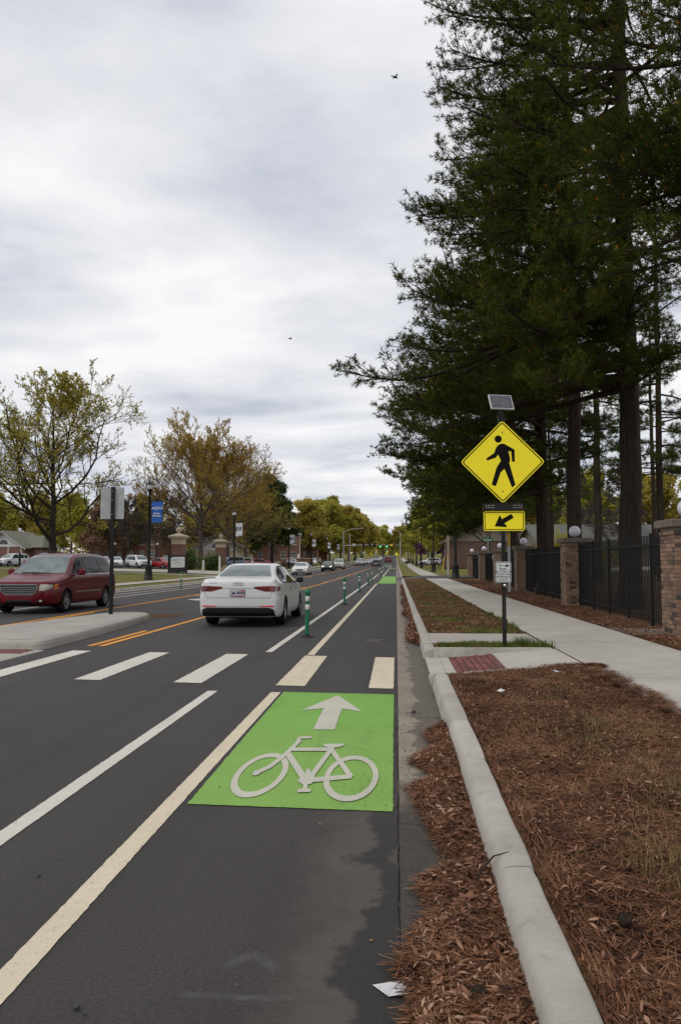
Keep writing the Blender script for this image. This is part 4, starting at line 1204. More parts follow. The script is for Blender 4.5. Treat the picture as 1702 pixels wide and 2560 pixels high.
# ------------------------------------------------------------------ vegetation
def unit(v):
    return v / np.maximum(1e-9, np.linalg.norm(v, axis=-1, keepdims=True))
def frusta(S0, S1, R0, R1, n):
    """many tapered segments at once"""
    D = unit(S1 - S0)
    ref = np.where(np.abs(D[:, 2:3]) < 0.9, np.array([[0, 0, 1.0]]), np.array([[1.0, 0, 0]]))
    A = unit(np.cross(D, ref)); B = np.cross(D, A)
    t = np.arange(n) * 2 * math.pi / n
    c, s = np.cos(t)[None, :, None], np.sin(t)[None, :, None]
    ringv = A[:, None, :] * c + B[:, None, :] * s
    V0 = S0[:, None, :] + ringv * R0[:, None, None]
    V1 = S1[:, None, :] + ringv * R1[:, None, None]
    V = np.concatenate([V0, V1], 1).reshape(-1, 3)
    m = len(S0)
    k = np.arange(n); k2 = (k + 1) % n
    f = np.stack([k, k2, k2 + n, k + n], 1)
    F = (f[None] + (np.arange(m) * 2 * n)[:, None, None]).reshape(-1, 4)
    return V, F
class Segs:
    def __init__(s): s.d = {}
    def add(s, pts, r0, r1, n):
        pts = np.asarray(pts); m = len(pts) - 1
        rs = np.linspace(r0, r1, m + 1)
        L = s.d.setdefault(n, [[], [], [], []])
        L[0].append(pts[:-1]); L[1].append(pts[1:]); L[2].append(rs[:-1]); L[3].append(rs[1:])
    def mesh(s, name, mat):
        Vs, Fs, o = [], [], 0
        for n, L in s.d.items():
            V, F = frusta(np.concatenate(L[0]), np.concatenate(L[1]), np.concatenate(L[2]), np.concatenate(L[3]), n)
            Vs.append(V); Fs.append(F + o); o += len(V)
        return arr_mesh(name, np.concatenate(Vs), np.concatenate(Fs), mat, smooth=True)
def trunk_mesh(name, path, radii, mat, n=18, seed=0, lump=0.06):
    """furrowed trunk with a flared foot"""
    r_ = np.random.default_rng(seed)
    ph = r_.uniform(0, 6.28, 6)
    V = []
    m = len(path)
    for i in range(m):
        t = np.arange(n) * 2 * math.pi / n
        rr = radii[i] * (1 + lump * np.sin(5 * t + ph[0] + i * 0.15) + lump * 0.8 * np.sin(9 * t + ph[1] - i * 0.2) + r_.normal(0, lump * 0.35, n))
        V.append(np.stack([path[i][0] + rr * np.cos(t), path[i][1] + rr * np.sin(t), np.full(n, path[i][2])], 1))
    V = np.concatenate(V)
    k = np.arange(n); k2 = (k + 1) % n
    f = np.stack([k, k2, k2 + n, k + n], 1)
    F = (f[None] + (np.arange(m - 1) * n)[:, None, None]).reshape(-1, 4)
    return V, F

A_NEED = mat_leaf('pine_needles', [(0.024, 0.042, 0.007), (0.060, 0.086, 0.012), (0.115, 0.130, 0.022)], 0.8, 0.45, 0.35, 5.0, isl=0.45, spec=0.08)
A_CONE = M('pollen_cones', (0.24, 0.115, 0.018), (0.16, 0.08, 0.014), 3, 0.8, spec=0.1)
def pine(x, y, H, r0, first_branch, reach, label, seed, nb=60, azim=None, tuft_step=0.085, needles=12, nlen=0.175, nwid=0.017, dens=1.0, lean=(0, 0), zpow=1.35):
    """reach(z, azimuth) -> branch length in metres"""
    g = np.random.default_rng(seed)
    z0 = gz(x, y) - 0.05
    root = thing('pine_tree', (x, y, z0), label, 'tree', 'tall pines behind the fence')
    m = 40
    hs = np.linspace(0, H, m)
    wob = np.cumsum(g.normal(0, 0.018, (m, 2)), 0)
    path = np.stack([wob[:, 0] + lean[0] * hs / H, wob[:, 1] + lean[1] * hs / H, hs], 1)
    rad = r0 * (1 - 0.82 * (hs / H) ** 1.15) * (1 + 0.35 * np.exp(-hs / 0.35))
    V, F = trunk_mesh('trunk', path, rad, None, 20, seed)
    sg = Segs()
    TP, TD = [], []
    for b in range(nb):
        u = (b + g.uniform(0, 1)) / nb
        z = first_branch + (H * 0.985 - first_branch) * u ** zpow
        az = (azim(g, z) if azim else g.uniform(0, 2 * math.pi))
        Lb = reach(z, az) * g.uniform(0.84, 1.0)
        if Lb < 0.5: continue
        i = min(m - 1, int(z / H * (m - 1)))
        p = path[i].copy(); p[2] = z
        el = R(g.uniform(-9, 8)) + 0.55 * max(0, (z / H - 0.42))
        d = np.array([math.cos(az) * math.cos(el), math.sin(az) * math.cos(el), math.sin(el)])
        n = max(6, int(Lb / 0.5))
        pts = [p]
        for k in range(n):
            d = d + g.normal(0, 0.06, 3) + np.array([0, 0, (-0.035 if k < n * 0.55 else 0.075)])
            d /= np.linalg.norm(d)
            pts.append(pts[-1] + d * Lb / n)
        pts = np.array(pts)
        rb = 0.022 + 0.013 * Lb * (r0 / 0.28)
        sg.add(pts, rb, 0.012, 6)
        # side shoots
        ns = int(Lb * 5.6 * dens) + 4
        for q in range(ns):
            t = 0.20 + 0.80 * ((q + g.uniform(0, 1)) / ns) ** 0.8
            fi = t * n; i0 = min(n - 1, int(fi))
            sp0 = pts[i0] + (pts[i0 + 1] - pts[i0]) * (fi - i0)
            dd = unit(pts[i0 + 1] - pts[i0])
            side = 1 if q % 2 else -1
            lat = unit(np.cross(dd, np.array([0, 0, 1.0])))
            Ls = min(1.6, (0.24 * Lb * (1.15 - 0.80 * t) + 0.32)) * g.uniform(0.6, 1.1)
            d2 = unit(dd * g.uniform(0.5, 0.95) + lat * side * g.uniform(0.5, 1.0) + np.array([0, 0, g.uniform(-0.25, 0.75)]))
            k2 = 2
            sp_pts = [sp0]
            for k in range(k2):
                d2 = unit(d2 + g.normal(0, 0.10, 3) + np.array([0, 0, 0.06]))
                sp_pts.append(sp_pts[-1] + d2 * Ls / k2)
            sp_pts = np.array(sp_pts)
            sg.add(sp_pts, 0.014, 0.006, 3)
            nt = max(3, int(Ls / tuft_step))
            tt = (0.30 + 0.70 * g.random(nt) ** 0.7) * k2
            tt[0] = k2 - 0.01
            ii = np.minimum(k2 - 1, tt.astype(int))
            base = sp_pts[ii] + (sp_pts[ii + 1] - sp_pts[ii]) * (tt - ii)[:, None]
            off_ = g.normal(0, 0.12, (nt, 3)) * (0.35 + 0.65 * (1 - tt / k2))[:, None]
            TP.append(base + off_)
            TD.append(unit(unit(sp_pts[ii + 1] - sp_pts[ii]) * 0.8 + unit(off_ + 1e-6) * 0.6 + np.array([0, 0, 0.35])))
    TP = np.concatenate(TP); TD = np.concatenate(TD)
    nT = len(TP)
    P = np.repeat(TP, needles, 0)
    D = unit(np.repeat(TD, needles, 0) * 0.62 + unit(g.normal(0, 1, (nT * needles, 3))) * 0.95)
    P = P - D * 0.0 + np.repeat(TD, needles, 0) * g.uniform(-0.05, 0.05, (nT * needles, 1))
    Ln = nlen * np.repeat(g.uniform(0.6, 1.15, (nT, 1)), needles, 0) * g.uniform(0.7, 1.15, (nT * needles, 1))
    Sd = unit(np.cross(D, g.normal(0, 1, D.shape))) * (nwid / 2)
    NV = np.stack([P - Sd, P + Sd, P + D * Ln], 1).reshape(-1, 3)
    NF = np.arange(len(NV)).reshape(-1, 3)
    mi = np.zeros(len(NF), np.int32)
    # pollen cones: short stubby blades at some shoot ends
    sel = g.random(nT) < 0.13
    cp = TP[sel] + TD[sel] * 0.05; nc = len(cp)
    cp = np.repeat(cp, 3, 0) + g.normal(0, 0.015, (nc * 3, 3)); cd = unit(np.repeat(TD[sel], 3, 0) + g.normal(0, 0.5, (nc * 3, 3)))
    cs = unit(np.cross(cd, g.normal(0, 1, cd.shape))) * 0.018
    CV = np.stack([cp - cs, cp + cs, cp + cd * 0.07], 1).reshape(-1, 3)
    CF = np.arange(len(CV)).reshape(-1, 3) + len(NV)
    me = arr_mesh('crown', np.concatenate([NV, CV]), np.concatenate([NF, CF]), [A_NEED, A_CONE], np.concatenate([mi, np.ones(len(CF), np.int32)]))
    link(bpy.data.objects.new('crown', me), root)
    link(bpy.data.objects.new('trunk', arr_mesh('trunk', V, F, A_BARK_P, smooth=True)), root)
    link(bpy.data.objects.new('limbs', sg.mesh('limbs', A_BARK_P)), root)
    return root
def reach_table(zs, road, other):
    """branch length by height on the road side and elsewhere"""
    def f(z, az):
        w = max(0.0, math.cos(az - math.pi)) ** 0.8       # 1 toward the road (-X)
        return float(np.interp(z, zs, road)) * w + float(np.interp(z, zs, other)) * (1 - w)
    return f
def az_road(g, z):
    return g.normal(math.pi, 1.1)
main_z = [5.6, 6.3, 7.1, 7.9, 8.6, 9.3, 10.6, 11.6, 12.6, 13.6, 15.0, 17.0, 20, 24, 26]
pine(6.42, 22.2, 26, 0.30, 6.1, reach_table(main_z, [4.2, 6.8, 7.9, 8.3, 6.9, 5.9, 5.7, 6.1, 6.2, 6.0, 5.6, 5.5, 4.8, 2.6, 1.0], [1.8, 3.0, 4.4, 5.0, 4.8, 4.6, 4.6, 4.8, 4.6, 4.3, 4.2, 4.0, 3.4, 1.8, 0.8]),
     'largest pine, thick dark trunk behind the nearest fence panel', 11, nb=140, azim=az_road, needles=10, zpow=1.2, nwid=0.019)
pine(5.95, 32.5, 25, 0.28, 4.2, reach_table([4.2, 6, 8, 10, 14, 18, 24], [5.6, 6.8, 7.0, 6.2, 4.6, 3.4, 1.2], [2.2, 3.4, 4.0, 4.2, 4.2, 3.5, 1.2]),
     'pine trunk directly behind the yellow diamond sign', 12, nb=88, azim=az_road, nwid=0.029, needles=7, zpow=1.6)
pine(6.42, 29.3, 25, 0.27, 6.8, reach_table([6, 8, 10, 14, 18, 24], [4.4, 6.6, 6.4, 4.8, 3.6, 1.2], [2.6, 4.0, 4.2, 4.2, 3.5, 1.2]),
     'pine trunk behind the second brick pillar and its globe', 13, nb=60, azim=az_road, nwid=0.029, needles=6)
pine(11.3, 45, 24, 0.22, 7.0, reach_table([6, 10, 14, 20, 24], [4.0, 5.0, 5.0, 3.5, 1.2], [3.0, 4.4, 4.4, 3.2, 1.0]),
     'slim pine trunk between the two thick trunks', 14, nb=34, dens=0.8, nwid=0.028, nlen=0.26, needles=7)
pine(14.8, 45, 25, 0.21, 6.0, reach_table([6, 10, 14, 20, 24], [3.6, 5.0, 5.0, 3.5, 1.2], [3.0, 4.4, 4.4, 3.2, 1.0]),
     'slim pine trunk just left of the nearest brick pillar', 15, nb=34, dens=0.8, nwid=0.028, nlen=0.26, needles=7)
pine(8.9, 13.6, 24, 0.30, 8.0, reach_table([7, 9, 11, 14, 18, 24], [4.6, 6.2, 6.6, 6.0, 5.0, 1.5], [1.5, 2.0, 2.0, 2.0, 2.0, 0.8]),
     'pine outside the frame whose heavy limb crosses the top right corner', 16, nb=60, zpow=1.9, azim=lambda g, z: g.normal(math.pi * 0.90, 0.6), needles=9, nwid=0.019)
pine(9.4, 62, 22, 0.20, 5.0, reach_table([5, 8, 12, 18, 22], [4.4, 5.4, 5.2, 4.0, 1.2], [3.4, 4.4, 4.4, 3.2, 1.0]),
     'far pine with low boughs behind the crossing sign', 17, nb=36, dens=0.75, nwid=0.034, nlen=0.30, needles=6)
pine(18.5, 58, 22, 0.18, 7.5, reach_table([5, 8, 12, 18, 22], [3.0, 4.0, 4.4, 3.4, 1.2], [3.0, 4.0, 4.4, 3.2, 1.0]),
     'thin far pine seen between the largest trunk and the right edge', 18, nb=30, dens=0.7, nwid=0.034, nlen=0.30, needles=6)
pine(13.2, 68, 21, 0.17, 6.0, reach_table([5, 8, 12, 18, 22], [3.0, 4.0, 4.4, 3.4, 1.2], [3.0, 4.0, 4.4, 3.2, 1.0]),
     'thin far pine seen between second and third trunks', 19, nb=30, dens=0.7, nwid=0.036, nlen=0.30, needles=6)

pine(7.15, 48.5, 23, 0.27, 4.2, reach_table([4.2, 6, 8, 12, 18, 23], [6.0, 7.6, 8.0, 6.4, 4.0, 1.2], [3.0, 4.2, 4.6, 4.4, 3.2, 1.0]),
     'pine whose dark trunk stands behind the arrow plaque', 20, nb=74, azim=az_road, nwid=0.034, nlen=0.27, needles=6, dens=0.8, zpow=1.5)
# ---- broadleaf trees
def grow(H, spread, seed, trunk_h, nl, levels, leaf_n, leaf_size, shape, up=0.5, r0=0.3, twig_r=0.012, clump=0.0, leaf_levels=(2, 3), droop=0.0, jit=0.35, kids=(8, 6, 4), sides=(6, 4, 3)):
    """returns (branch Segs, trunk (V,F), leaf mesh arrays); shape(u): crown radius factor by height 0..1"""
    g = np.random.default_rng(seed)
    sg = Segs(); LP, LDir = [], []
    m = 16
    hs = np.linspace(0, H * 0.93, m)
    wob = np.cumsum(g.normal(0, 0.012 * H / 8, (m, 2)), 0); wob[:3] *= 0.2
    path = np.stack([wob[:, 0], wob[:, 1], hs], 1)
    rad = r0 * (1 - 0.93 * (hs / hs[-1]) ** 0.8) * (1 + 0.4 * np.exp(-hs / 0.5))
    tV, tF = trunk_mesh('trunk', path, np.maximum(rad, 0.02), None, 12, seed, 0.04)
    def limb(p, d, L, r, lev):
        n = [5, 4, 3, 2][min(lev, 3)]
        pts = [p]
        for k in range(n):
            d = unit(d + g.normal(0, jit * 0.45, 3) + np.array([0, 0, 0.10 * up - droop * lev * 0.05]))
            pts.append(pts[-1] + d * L / n)
        pts = np.array(pts)
        sg.add(pts, r, max(twig_r, r * 0.35), sides[min(lev, len(sides) - 1)])
        if lev in leaf_levels or lev == levels:
            c = leaf_n if lev == levels else max(1, leaf_n // 2)
            t = g.uniform(0.15, 1.0, c) * n; i = np.minimum(n - 1, t.astype(int))
            q = pts[i] + (pts[i + 1] - pts[i]) * (t - i)[:, None]
            LP.append(q + g.normal(0, leaf_size * (0.5 + clump), (c, 3)))
        if lev < levels:
            kn = kids[min(lev, len(kids) - 1)]
            for q in range(kn):
                t = 0.2 + 0.8 * (q + g.uniform(0.1, 0.9)) / kn
                fi = t * n; i0 = min(n - 1, int(fi)); a = pts[i0] + (pts[i0 + 1] - pts[i0]) * (fi - i0)
                dd = unit(pts[i0 + 1] - pts[i0])
                rr = unit(g.normal(0, 1, 3)); rr = unit(rr - dd * rr.dot(dd))
                nd = unit(dd * 0.75 + rr * 0.75 + np.array([0, 0, 0.25 * up]))
                limb(a, nd, L * g.uniform(0.35, 0.55) * (1.1 - 0.45 * t), max(twig_r, r * 0.45 * (1.1 - 0.5 * t)), lev + 1)
    for b in range(nl):
        u = (b + g.uniform(0, 0.9)) / nl
        z = trunk_h + (H * 0.90 - trunk_h) * u
        i = min(m - 2, int(z / (H * 0.93) * (m - 1)))
        p = path[i] + (path[i + 1] - path[i]) * ((z - hs[i]) / (hs[1] - hs[0]))
        az = b * 2.399 + g.normal(0, 0.35)
        el = R(12 + 42 * up * u + g.normal(0, 7) + 18 * up)
        d = np.array([math.cos(az) * math.cos(el), math.sin(az) * math.cos(el), math.sin(el)])
        L = spread * shape(u) * g.uniform(0.8, 1.12)
        rb = np.interp(z, hs, rad) * 0.55
        limb(p, d, L, max(0.03, rb), 0)
    LP = np.concatenate(LP)
    n = len(LP)
    A = unit(g.normal(0, 1, (n, 3))); B = unit(np.cross(A, g.normal(0, 1, (n, 3))))
    s = leaf_size * g.uniform(0.6, 1.3, (n, 1))
    Vl = np.stack([LP - A * s, LP - B * s * 0.5, LP + A * s, LP + B * s * 0.5], 1).reshape(-1, 3)
    Fl = np.arange(len(Vl)).reshape(-1, 4)
    return sg, (tV, tF), (Vl, Fl)
def tree_from(data, name, leafm, barkm, label, loc, group=None, sc=1.0, rz=0.0):
    sg, (tV, tF), (Vl, Fl) = data
    o = thing(name, loc, label, 'tree', group, rz)
    o.scale = (sc, sc, sc) if isinstance(sc, (int, float)) else sc
    link(bpy.data.objects.new('trunk', arr_mesh('trunk', tV, tF, barkm, smooth=True)), o)
    link(bpy.data.objects.new('limbs', sg.mesh('limbs', barkm)), o)
    link(bpy.data.objects.new('crown', arr_mesh('crown', Vl, Fl, leafm)), o)
    return o
def copy_tree_to(o, loc, label, sc, rz, leafm=None):
    c = copy_tree(o); c.location = loc; c.rotation_euler = (0, 0, rz)
    c.scale = (sc, sc, sc) if isinstance(sc, (int, float)) else sc
    c['label'] = label
    if leafm:
        for ch in c.children:
            if ch.name.startswith('crown'): paint_mesh(ch, leafm)
    return c
L_OAK = mat_leaf('oak_catkins', [(0.30, 0.24, 0.03), (0.48, 0.40, 0.055), (0.60, 0.53, 0.10)], 0.8, 0.3, 0.5)
L_RUST = mat_leaf('rust_buds', [(0.32, 0.195, 0.034), (0.50, 0.33, 0.06), (0.62, 0.46, 0.11)], 0.8, 0.12, 0.5)
L_DARK = mat_leaf('dark_evergreen', [(0.035, 0.058, 0.018), (0.070, 0.10, 0.030), (0.13, 0.155, 0.048)], 0.6, 0.2, 0.3)
L_YG = mat_leaf('yellow_green_leaves', [(0.25, 0.24, 0.036), (0.42, 0.39, 0.065), (0.56, 0.52, 0.11)], 0.7, 0.1, 0.5)  # desaturated, with the olive below, as distance haze put into the colour
L_OLIVE = mat_leaf('olive_brown_leaves', [(0.25, 0.20, 0.040), (0.40, 0.32, 0.065), (0.53, 0.45, 0.105)], 0.7, 0.1, 0.5)
L_RED = mat_leaf('red_brown_buds', [(0.17, 0.10, 0.065), (0.26, 0.155, 0.10), (0.32, 0.21, 0.14)], 0.7, 0.1, 0.3)
L_BROWN = mat_leaf('bare_twig_haze', [(0.075, 0.058, 0.044), (0.10, 0.08, 0.062), (0.14, 0.115, 0.09)], 0.8, 0.1, 0.2)
L_PINK = mat_leaf('redbud_blossom', [(0.16, 0.05, 0.14), (0.24, 0.085, 0.20), (0.28, 0.12, 0.24)], 0.7, 0.3, 0.3)

# the oak on the left: open crown, thin yellow-green catkins
oak_shape = lambda u: 1.0 - 0.15 * u - 0.55 * u ** 3
oak = grow(17.6, 11.6, 21, 2.4, 24, 3, 4, 0.10, oak_shape, up=0.58, r0=0.42, twig_r=0.014, leaf_levels=(2,), kids=(10, 7, 4), jit=0.40)
tree_from(oak, 'oak_tree', L_OAK, A_BARK_O, 'open-crowned oak with sparse yellow catkins behind the red minivan', (-31.4, 70, gz(-31.4, 70) - .1), None, (1.0, 1.0, .94), 2.2)
rust_shape = lambda u: 1.0 - 0.1 * u - 0.5 * u ** 2.2
dome = lambda u: 1.0 + 0.15 * math.sin(u * 3.1) - 0.55 * u ** 1.6
rust = grow(17.6, 10.6, 22, 4.4, 26, 3, 8, 0.082, dome, up=0.72, r0=0.46, twig_r=0.013, leaf_levels=(2,), kids=(12, 7, 5), jit=0.26)
rt = tree_from(rust, 'broadleaf_tree', L_RUST, A_BARK_B, 'round rust-coloured tree behind the two gate pillars', (-26.2, 104, gz(-26, 104) - .1), 'rust trees by the gate', (0.86, 0.86, 0.91), 0.4)
copy_tree_to(rt, (-26.9, 124, gz(-27, 124) - .1), 'smaller rust-coloured tree right of the round one', 0.88, 2.5)
copy_tree_to(rt, (-27.0, 140, gz(-27, 140) - .1), 'olive-rust tree left of the dark evergreen', (0.82, 0.82, 0.68), 4.0, L_OLIVE)
# dark evergreen
dk_shape = lambda u: 1.05 - 0.35 * u - 0.35 * u ** 2
dk = grow(18, 5.6, 23, 4.0, 26, 2, 34, 0.24, dk_shape, up=0.45, r0=0.40, twig_r=0.02, leaf_levels=(1, 2), kids=(9, 6), jit=0.35, clump=0.7)
tree_from(dk, 'evergreen_tree', L_DARK, A_BARK_O, 'dark green evergreen before the brick hall', (-24.2, 152, gz(-24, 152) - .1))
# background trees: three moulds copied at their own sizes
bga = grow(16, 6.2, 31, 3.0, 20, 2, 36, 0.30, rust_shape, up=0.7, r0=0.3, twig_r=0.03, leaf_levels=(1, 2), kids=(9, 7), clump=0.9)
bgb = grow(15, 6.6, 32, 2.4, 18, 2, 30, 0.28, oak_shape, up=0.6, r0=0.3, twig_r=0.03, leaf_levels=(1, 2), kids=(9, 7), clump=1.0)
bgc = grow(14, 5.6, 33, 2.6, 18, 3, 4, 0.10, rust_shape, up=0.75, r0=0.24, twig_r=0.022, leaf_levels=(3,), kids=(8, 6, 4))
GB = 'background trees'
ta = tree_from(bga, 'broadleaf_tree', L_OLIVE, A_BARK_B, 'big olive-brown tree at the near end of the far left tree mass', (-24, 212, gz(-24, 212)), GB, (1.15, 1.15, 1.0), 0.3)
tb = tree_from(bgb, 'broadleaf_tree', L_YG, A_BARK_B, 'yellow-green tree at the near end of the far right tree row', (9.5, 150, gz(9.5, 150)), GB, 1.0, 0.9)
tc = tree_from(bgc, 'broadleaf_tree', L_BROWN, A_BARK_B, 'bare twiggy tree reaching out left from behind the nearest right lamp', (9.6, 82, gz(9.6, 82)), GB, 0.95, 1.7)
far = [  # mould, x, y, scale, leaf, label
    (ta, -20, 236, 1.3, L_YG, 'tall yellow-olive tree at the top of the far left tree mass'),
    (tb, -18.5, 262, 1.45, L_OLIVE, 'olive tree in the middle of the far left tree mass'),
    (ta, -17.5, 290, 1.45, L_OLIVE, 'brownish tree behind the signal mast arm on the left'),
    (tb, -16.5, 322, 1.4, L_OLIVE, 'farther brown tree sloping toward the road on the left'),
    (ta, -16, 360, 1.35, L_OLIVE, 'last brown tree of the far left tree mass above the road'),
    (ta, -30, 250, 1.1, L_OLIVE, 'brown tree deep inside the far left tree mass'),
    (tb, -33, 205, 0.85, L_OLIVE, 'low olive tree left of the far tree mass by the flagpole'),
    (tc, -30, 190, 0.95, L_BROWN, 'bare tree by the flagpole beyond the brick hall'),
    (tb, -17, 400, 1.2, L_YG, 'distant green tree above the far road, left of its end'),
    (ta, -9, 560, 1.5, L_YG, 'pale distant tree closing the end of the road, on its left side'),
    (tb, 4, 560, 1.5, L_OLIVE, 'pale distant tree closing the end of the road, on its right side'),
    (ta, 10.5, 178, 1.1, L_YG, 'taller yellow-green tree second in the far right row'),
    (tb, 9.5, 208, 1.15, L_YG, 'yellow-green tree behind the far right signal pole'),
    (ta, 10, 245, 1.2, L_OLIVE, 'olive tree farther along the right side'),
    (tb, 9, 290, 1.2, L_YG, 'green tree far along the right side above the signals'),
    (ta, 9, 350, 1.2, L_OLIVE, 'last olive tree on the right before the road end'),
    (ta, 16, 150, 1.0, L_OLIVE, 'olive tree behind the utility pole'),
    (tb, 20, 135, 1.0, L_OLIVE, 'brown-olive tree above the brick house roof'),
    (tc, 14.5, 128, 1.05, L_BROWN, 'bare tree behind the brick house gable'),
    (tc, 24, 112, 1.0, L_BROWN, 'bare tree seen between the slim and largest pine trunks'),
    (tc, 28, 100, 0.9, L_BROWN, 'bare spreading tree seen just left of the largest pine trunk'),
    (ta, 33, 135, 0.9, L_YG, 'green tree glimpsed between second and slim pine trunks'),
    (tb, 40, 125, 0.9, L_OLIVE, 'olive tree glimpsed right of the largest pine trunk'),
    (tc, 47, 120, 1.0, L_BROWN, 'bare tree glimpsed above the nearest brick pillar'),
    (ta, 52, 140, 0.9, L_YG, 'green tree at the right edge beyond the fence'),
    (tb, 27, 150, 0.95, L_YG, 'green tree glimpsed left of the second pine trunk'),
    (tb, -88, 165, 0.95, L_YG, 'yellow-green tree behind the white gabled house, at the left edge'),
    (ta, -80, 172, 0.95, L_OLIVE, 'olive tree directly behind the white gabled house'),
    (tb, -72, 170, 0.95, L_YG, 'green tree right of the white gabled house'),
    (ta, -65, 175, 0.95, L_YG, 'green tree behind the grey median sign'),
    (tb, -60, 160, 0.8, L_RED, 'reddish-brown budding tree left of the grey median sign'),
    (ta, -58, 178, 0.9, L_OLIVE, 'olive tree right of the grey median sign'),
    (tc, -52, 150, 0.95, L_BROWN, 'bare tree above the dark parked car'),
    (tc, -46, 148, 1.0, L_BROWN, 'bare tree left of the blue banner'),
    (tc, -41, 146, 1.0, L_BROWN, 'bare tree right of the blue banner'),
    (tb, -47, 185, 0.85, L_YG, 'green tree low behind the blue banner'),
    (ta, -42, 180, 0.9, L_OLIVE, 'olive tree behind the nearer gate pillar'),
    (tc, -36, 150, 0.9, L_BROWN, 'bare tree between the two gate pillars'),
    (tb, -38, 190, 0.9, L_RUST, 'rusty tree low behind the farther gate pillar'),
    (ta, -100, 170, 0.95, L_OLIVE, 'olive tree cut by the left edge of the photo'),
]
for md, x, y, s, lm, lab in far:
    copy_tree_to(md, (x, y, gz(x, y) - .1), lab, (s, s, s * random.uniform(0.92, 1.05) * (0.86 if y > 200 else 1.0)), random.uniform(0, 6.28), lm)
# small redbuds and shrubs
rb = grow(5.2, 2.4, 41, 0.9, 14, 2, 26, 0.13, oak_shape, up=0.7, r0=0.09, twig_r=0.012, leaf_levels=(1, 2), kids=(7, 5))
rbt = tree_from(rb, 'redbud_tree', L_PINK, A_BARK_B, 'pink flowering redbud beyond the fence near the right edge', (33, 88, gz(33, 88)), 'redbud trees', 1.3, 0)
copy_tree_to(rbt, (8.2, 185, gz(8.2, 185)), 'far pink redbud behind the right street lamps', 1.7, 1.0)
def shrub(x, y, r, h, mat, lab, seed, grp='shrubs', n=900):
    g = np.random.default_rng(seed)
    o = thing('shrub', (x, y, gz(x, y)), lab, 'shrub', grp)
    sg = Segs(); P = []
    for k in range(26):
        az = g.uniform(0, 6.28); el = g.uniform(0.3, 1.5)
        d = np.array([math.cos(az) * math.cos(el) * r, math.sin(az) * math.cos(el) * r, math.sin(el) * h])
        pts = np.array([d * t * np.array([1, 1, 1]) for t in np.linspace(0, 0.95, 4)]) + np.cumsum(g.normal(0, 0.02, (4, 3)), 0)
        sg.add(pts, 0.02, 0.006, 4)
        P.append(pts[g.integers(1, 4, n // 26)] + g.normal(0, 0.22 * r, (n // 26, 3)))
    P = np.concatenate(P); P[:, 2] = np.abs(P[:, 2])
    A = unit(g.normal(0, 1, P.shape)); B = unit(np.cross(A, g.normal(0, 1, P.shape))); s = 0.07 + 0.05 * r
    V = np.stack([P - A * s, P - B * s * .5, P + A * s, P + B * s * .5], 1).reshape(-1, 3)
    link(bpy.data.objects.new('stems', sg.mesh('stems', A_BARK_B)), o)
    link(bpy.data.objects.new('foliage', arr_mesh('foliage', V, np.arange(len(V)).reshape(-1, 4), mat)), o)
shrub(-24.6, 92, 1.5, 2.0, L_DARK, 'dark clipped bush left of the rust tree trunk', 51, n=2400)
shrub(-22.6, 96, 1.4, 1.7, L_DARK, 'dark bush between the rust trunk and farther pillar', 52, n=2400)
shrub(14.5, 70, 2.0, 3.2, L_YG, 'yellow-green bush behind the arrow plaque', 53, n=2400)
shrub(20.5, 80, 1.6, 2.4, L_YG, 'yellow bush between second and slim pine trunks', 54)
shrub(9.0, 128, 1.8, 3.0, L_DARK, 'dark green shrub at the left corner of the brick house', 55)
shrub(-21.5, 150, 1.0, 0.9, L_RED, 'low red shrub by the third left street lamp', 56)

def woods(x0, x1, y0, y1, h, n, mat, lab, seed, size=.7):
    g = np.random.default_rng(seed)
    V, F = [], []
    k = int((x1 - x0) / 4.5) + 2
    cx = np.linspace(x0, x1, k) + g.normal(0, 1.5, k); cy = g.uniform(y0, y1, k); ch = h * g.uniform(.75, 1.15, k); cr = g.uniform(3.5, 6, k)
    i = g.integers(0, k, n)
    d = unit(g.normal(0, 1, (n, 3))) * g.uniform(.55, 1.0, (n, 1)) ** .5
    P = np.stack([cx[i] + d[:, 0] * cr[i], cy[i] + d[:, 1] * cr[i], ch[i] * .52 + d[:, 2] * ch[i] * .48], 1)
    P[:, 2] += np.array([gz(a, b) for a, b in P[:, :2]])
    A = unit(g.normal(0, 1, P.shape)); B = unit(np.cross(A, g.normal(0, 1, P.shape))); s = size * g.uniform(.6, 1.3, (n, 1))
    V = np.stack([P - A * s, P - B * s * .6, P + A * s, P + B * s * .6], 1).reshape(-1, 3)
    o = link(bpy.data.objects.new('distant_woods', arr_mesh('distant_woods', V, np.arange(len(V)).reshape(-1, 4), mat)))
    tag(o, lab, 'woods', None, 'stuff')
woods(-190, -22, 640, 700, 17, 9000, L_OLIVE, 'hazy olive woods beyond the far left end of the road', 71, 1.2)
woods(8, 190, 640, 700, 17, 9000, L_OLIVE, 'hazy olive woods beyond the far right end of the road', 72, 1.2)
woods(-21, 7, 760, 800, 15, 2500, L_YG, 'low far green woods closing the end of the road', 73, 1.1)
woods(16, 140, 178, 200, 12, 9000, L_OLIVE, 'olive woods far behind the houses on the right', 74, .5)
woods(-190, -34, 222, 245, 13, 10000, L_OLIVE, 'olive woods far behind the parking lot on the left', 75, .5)
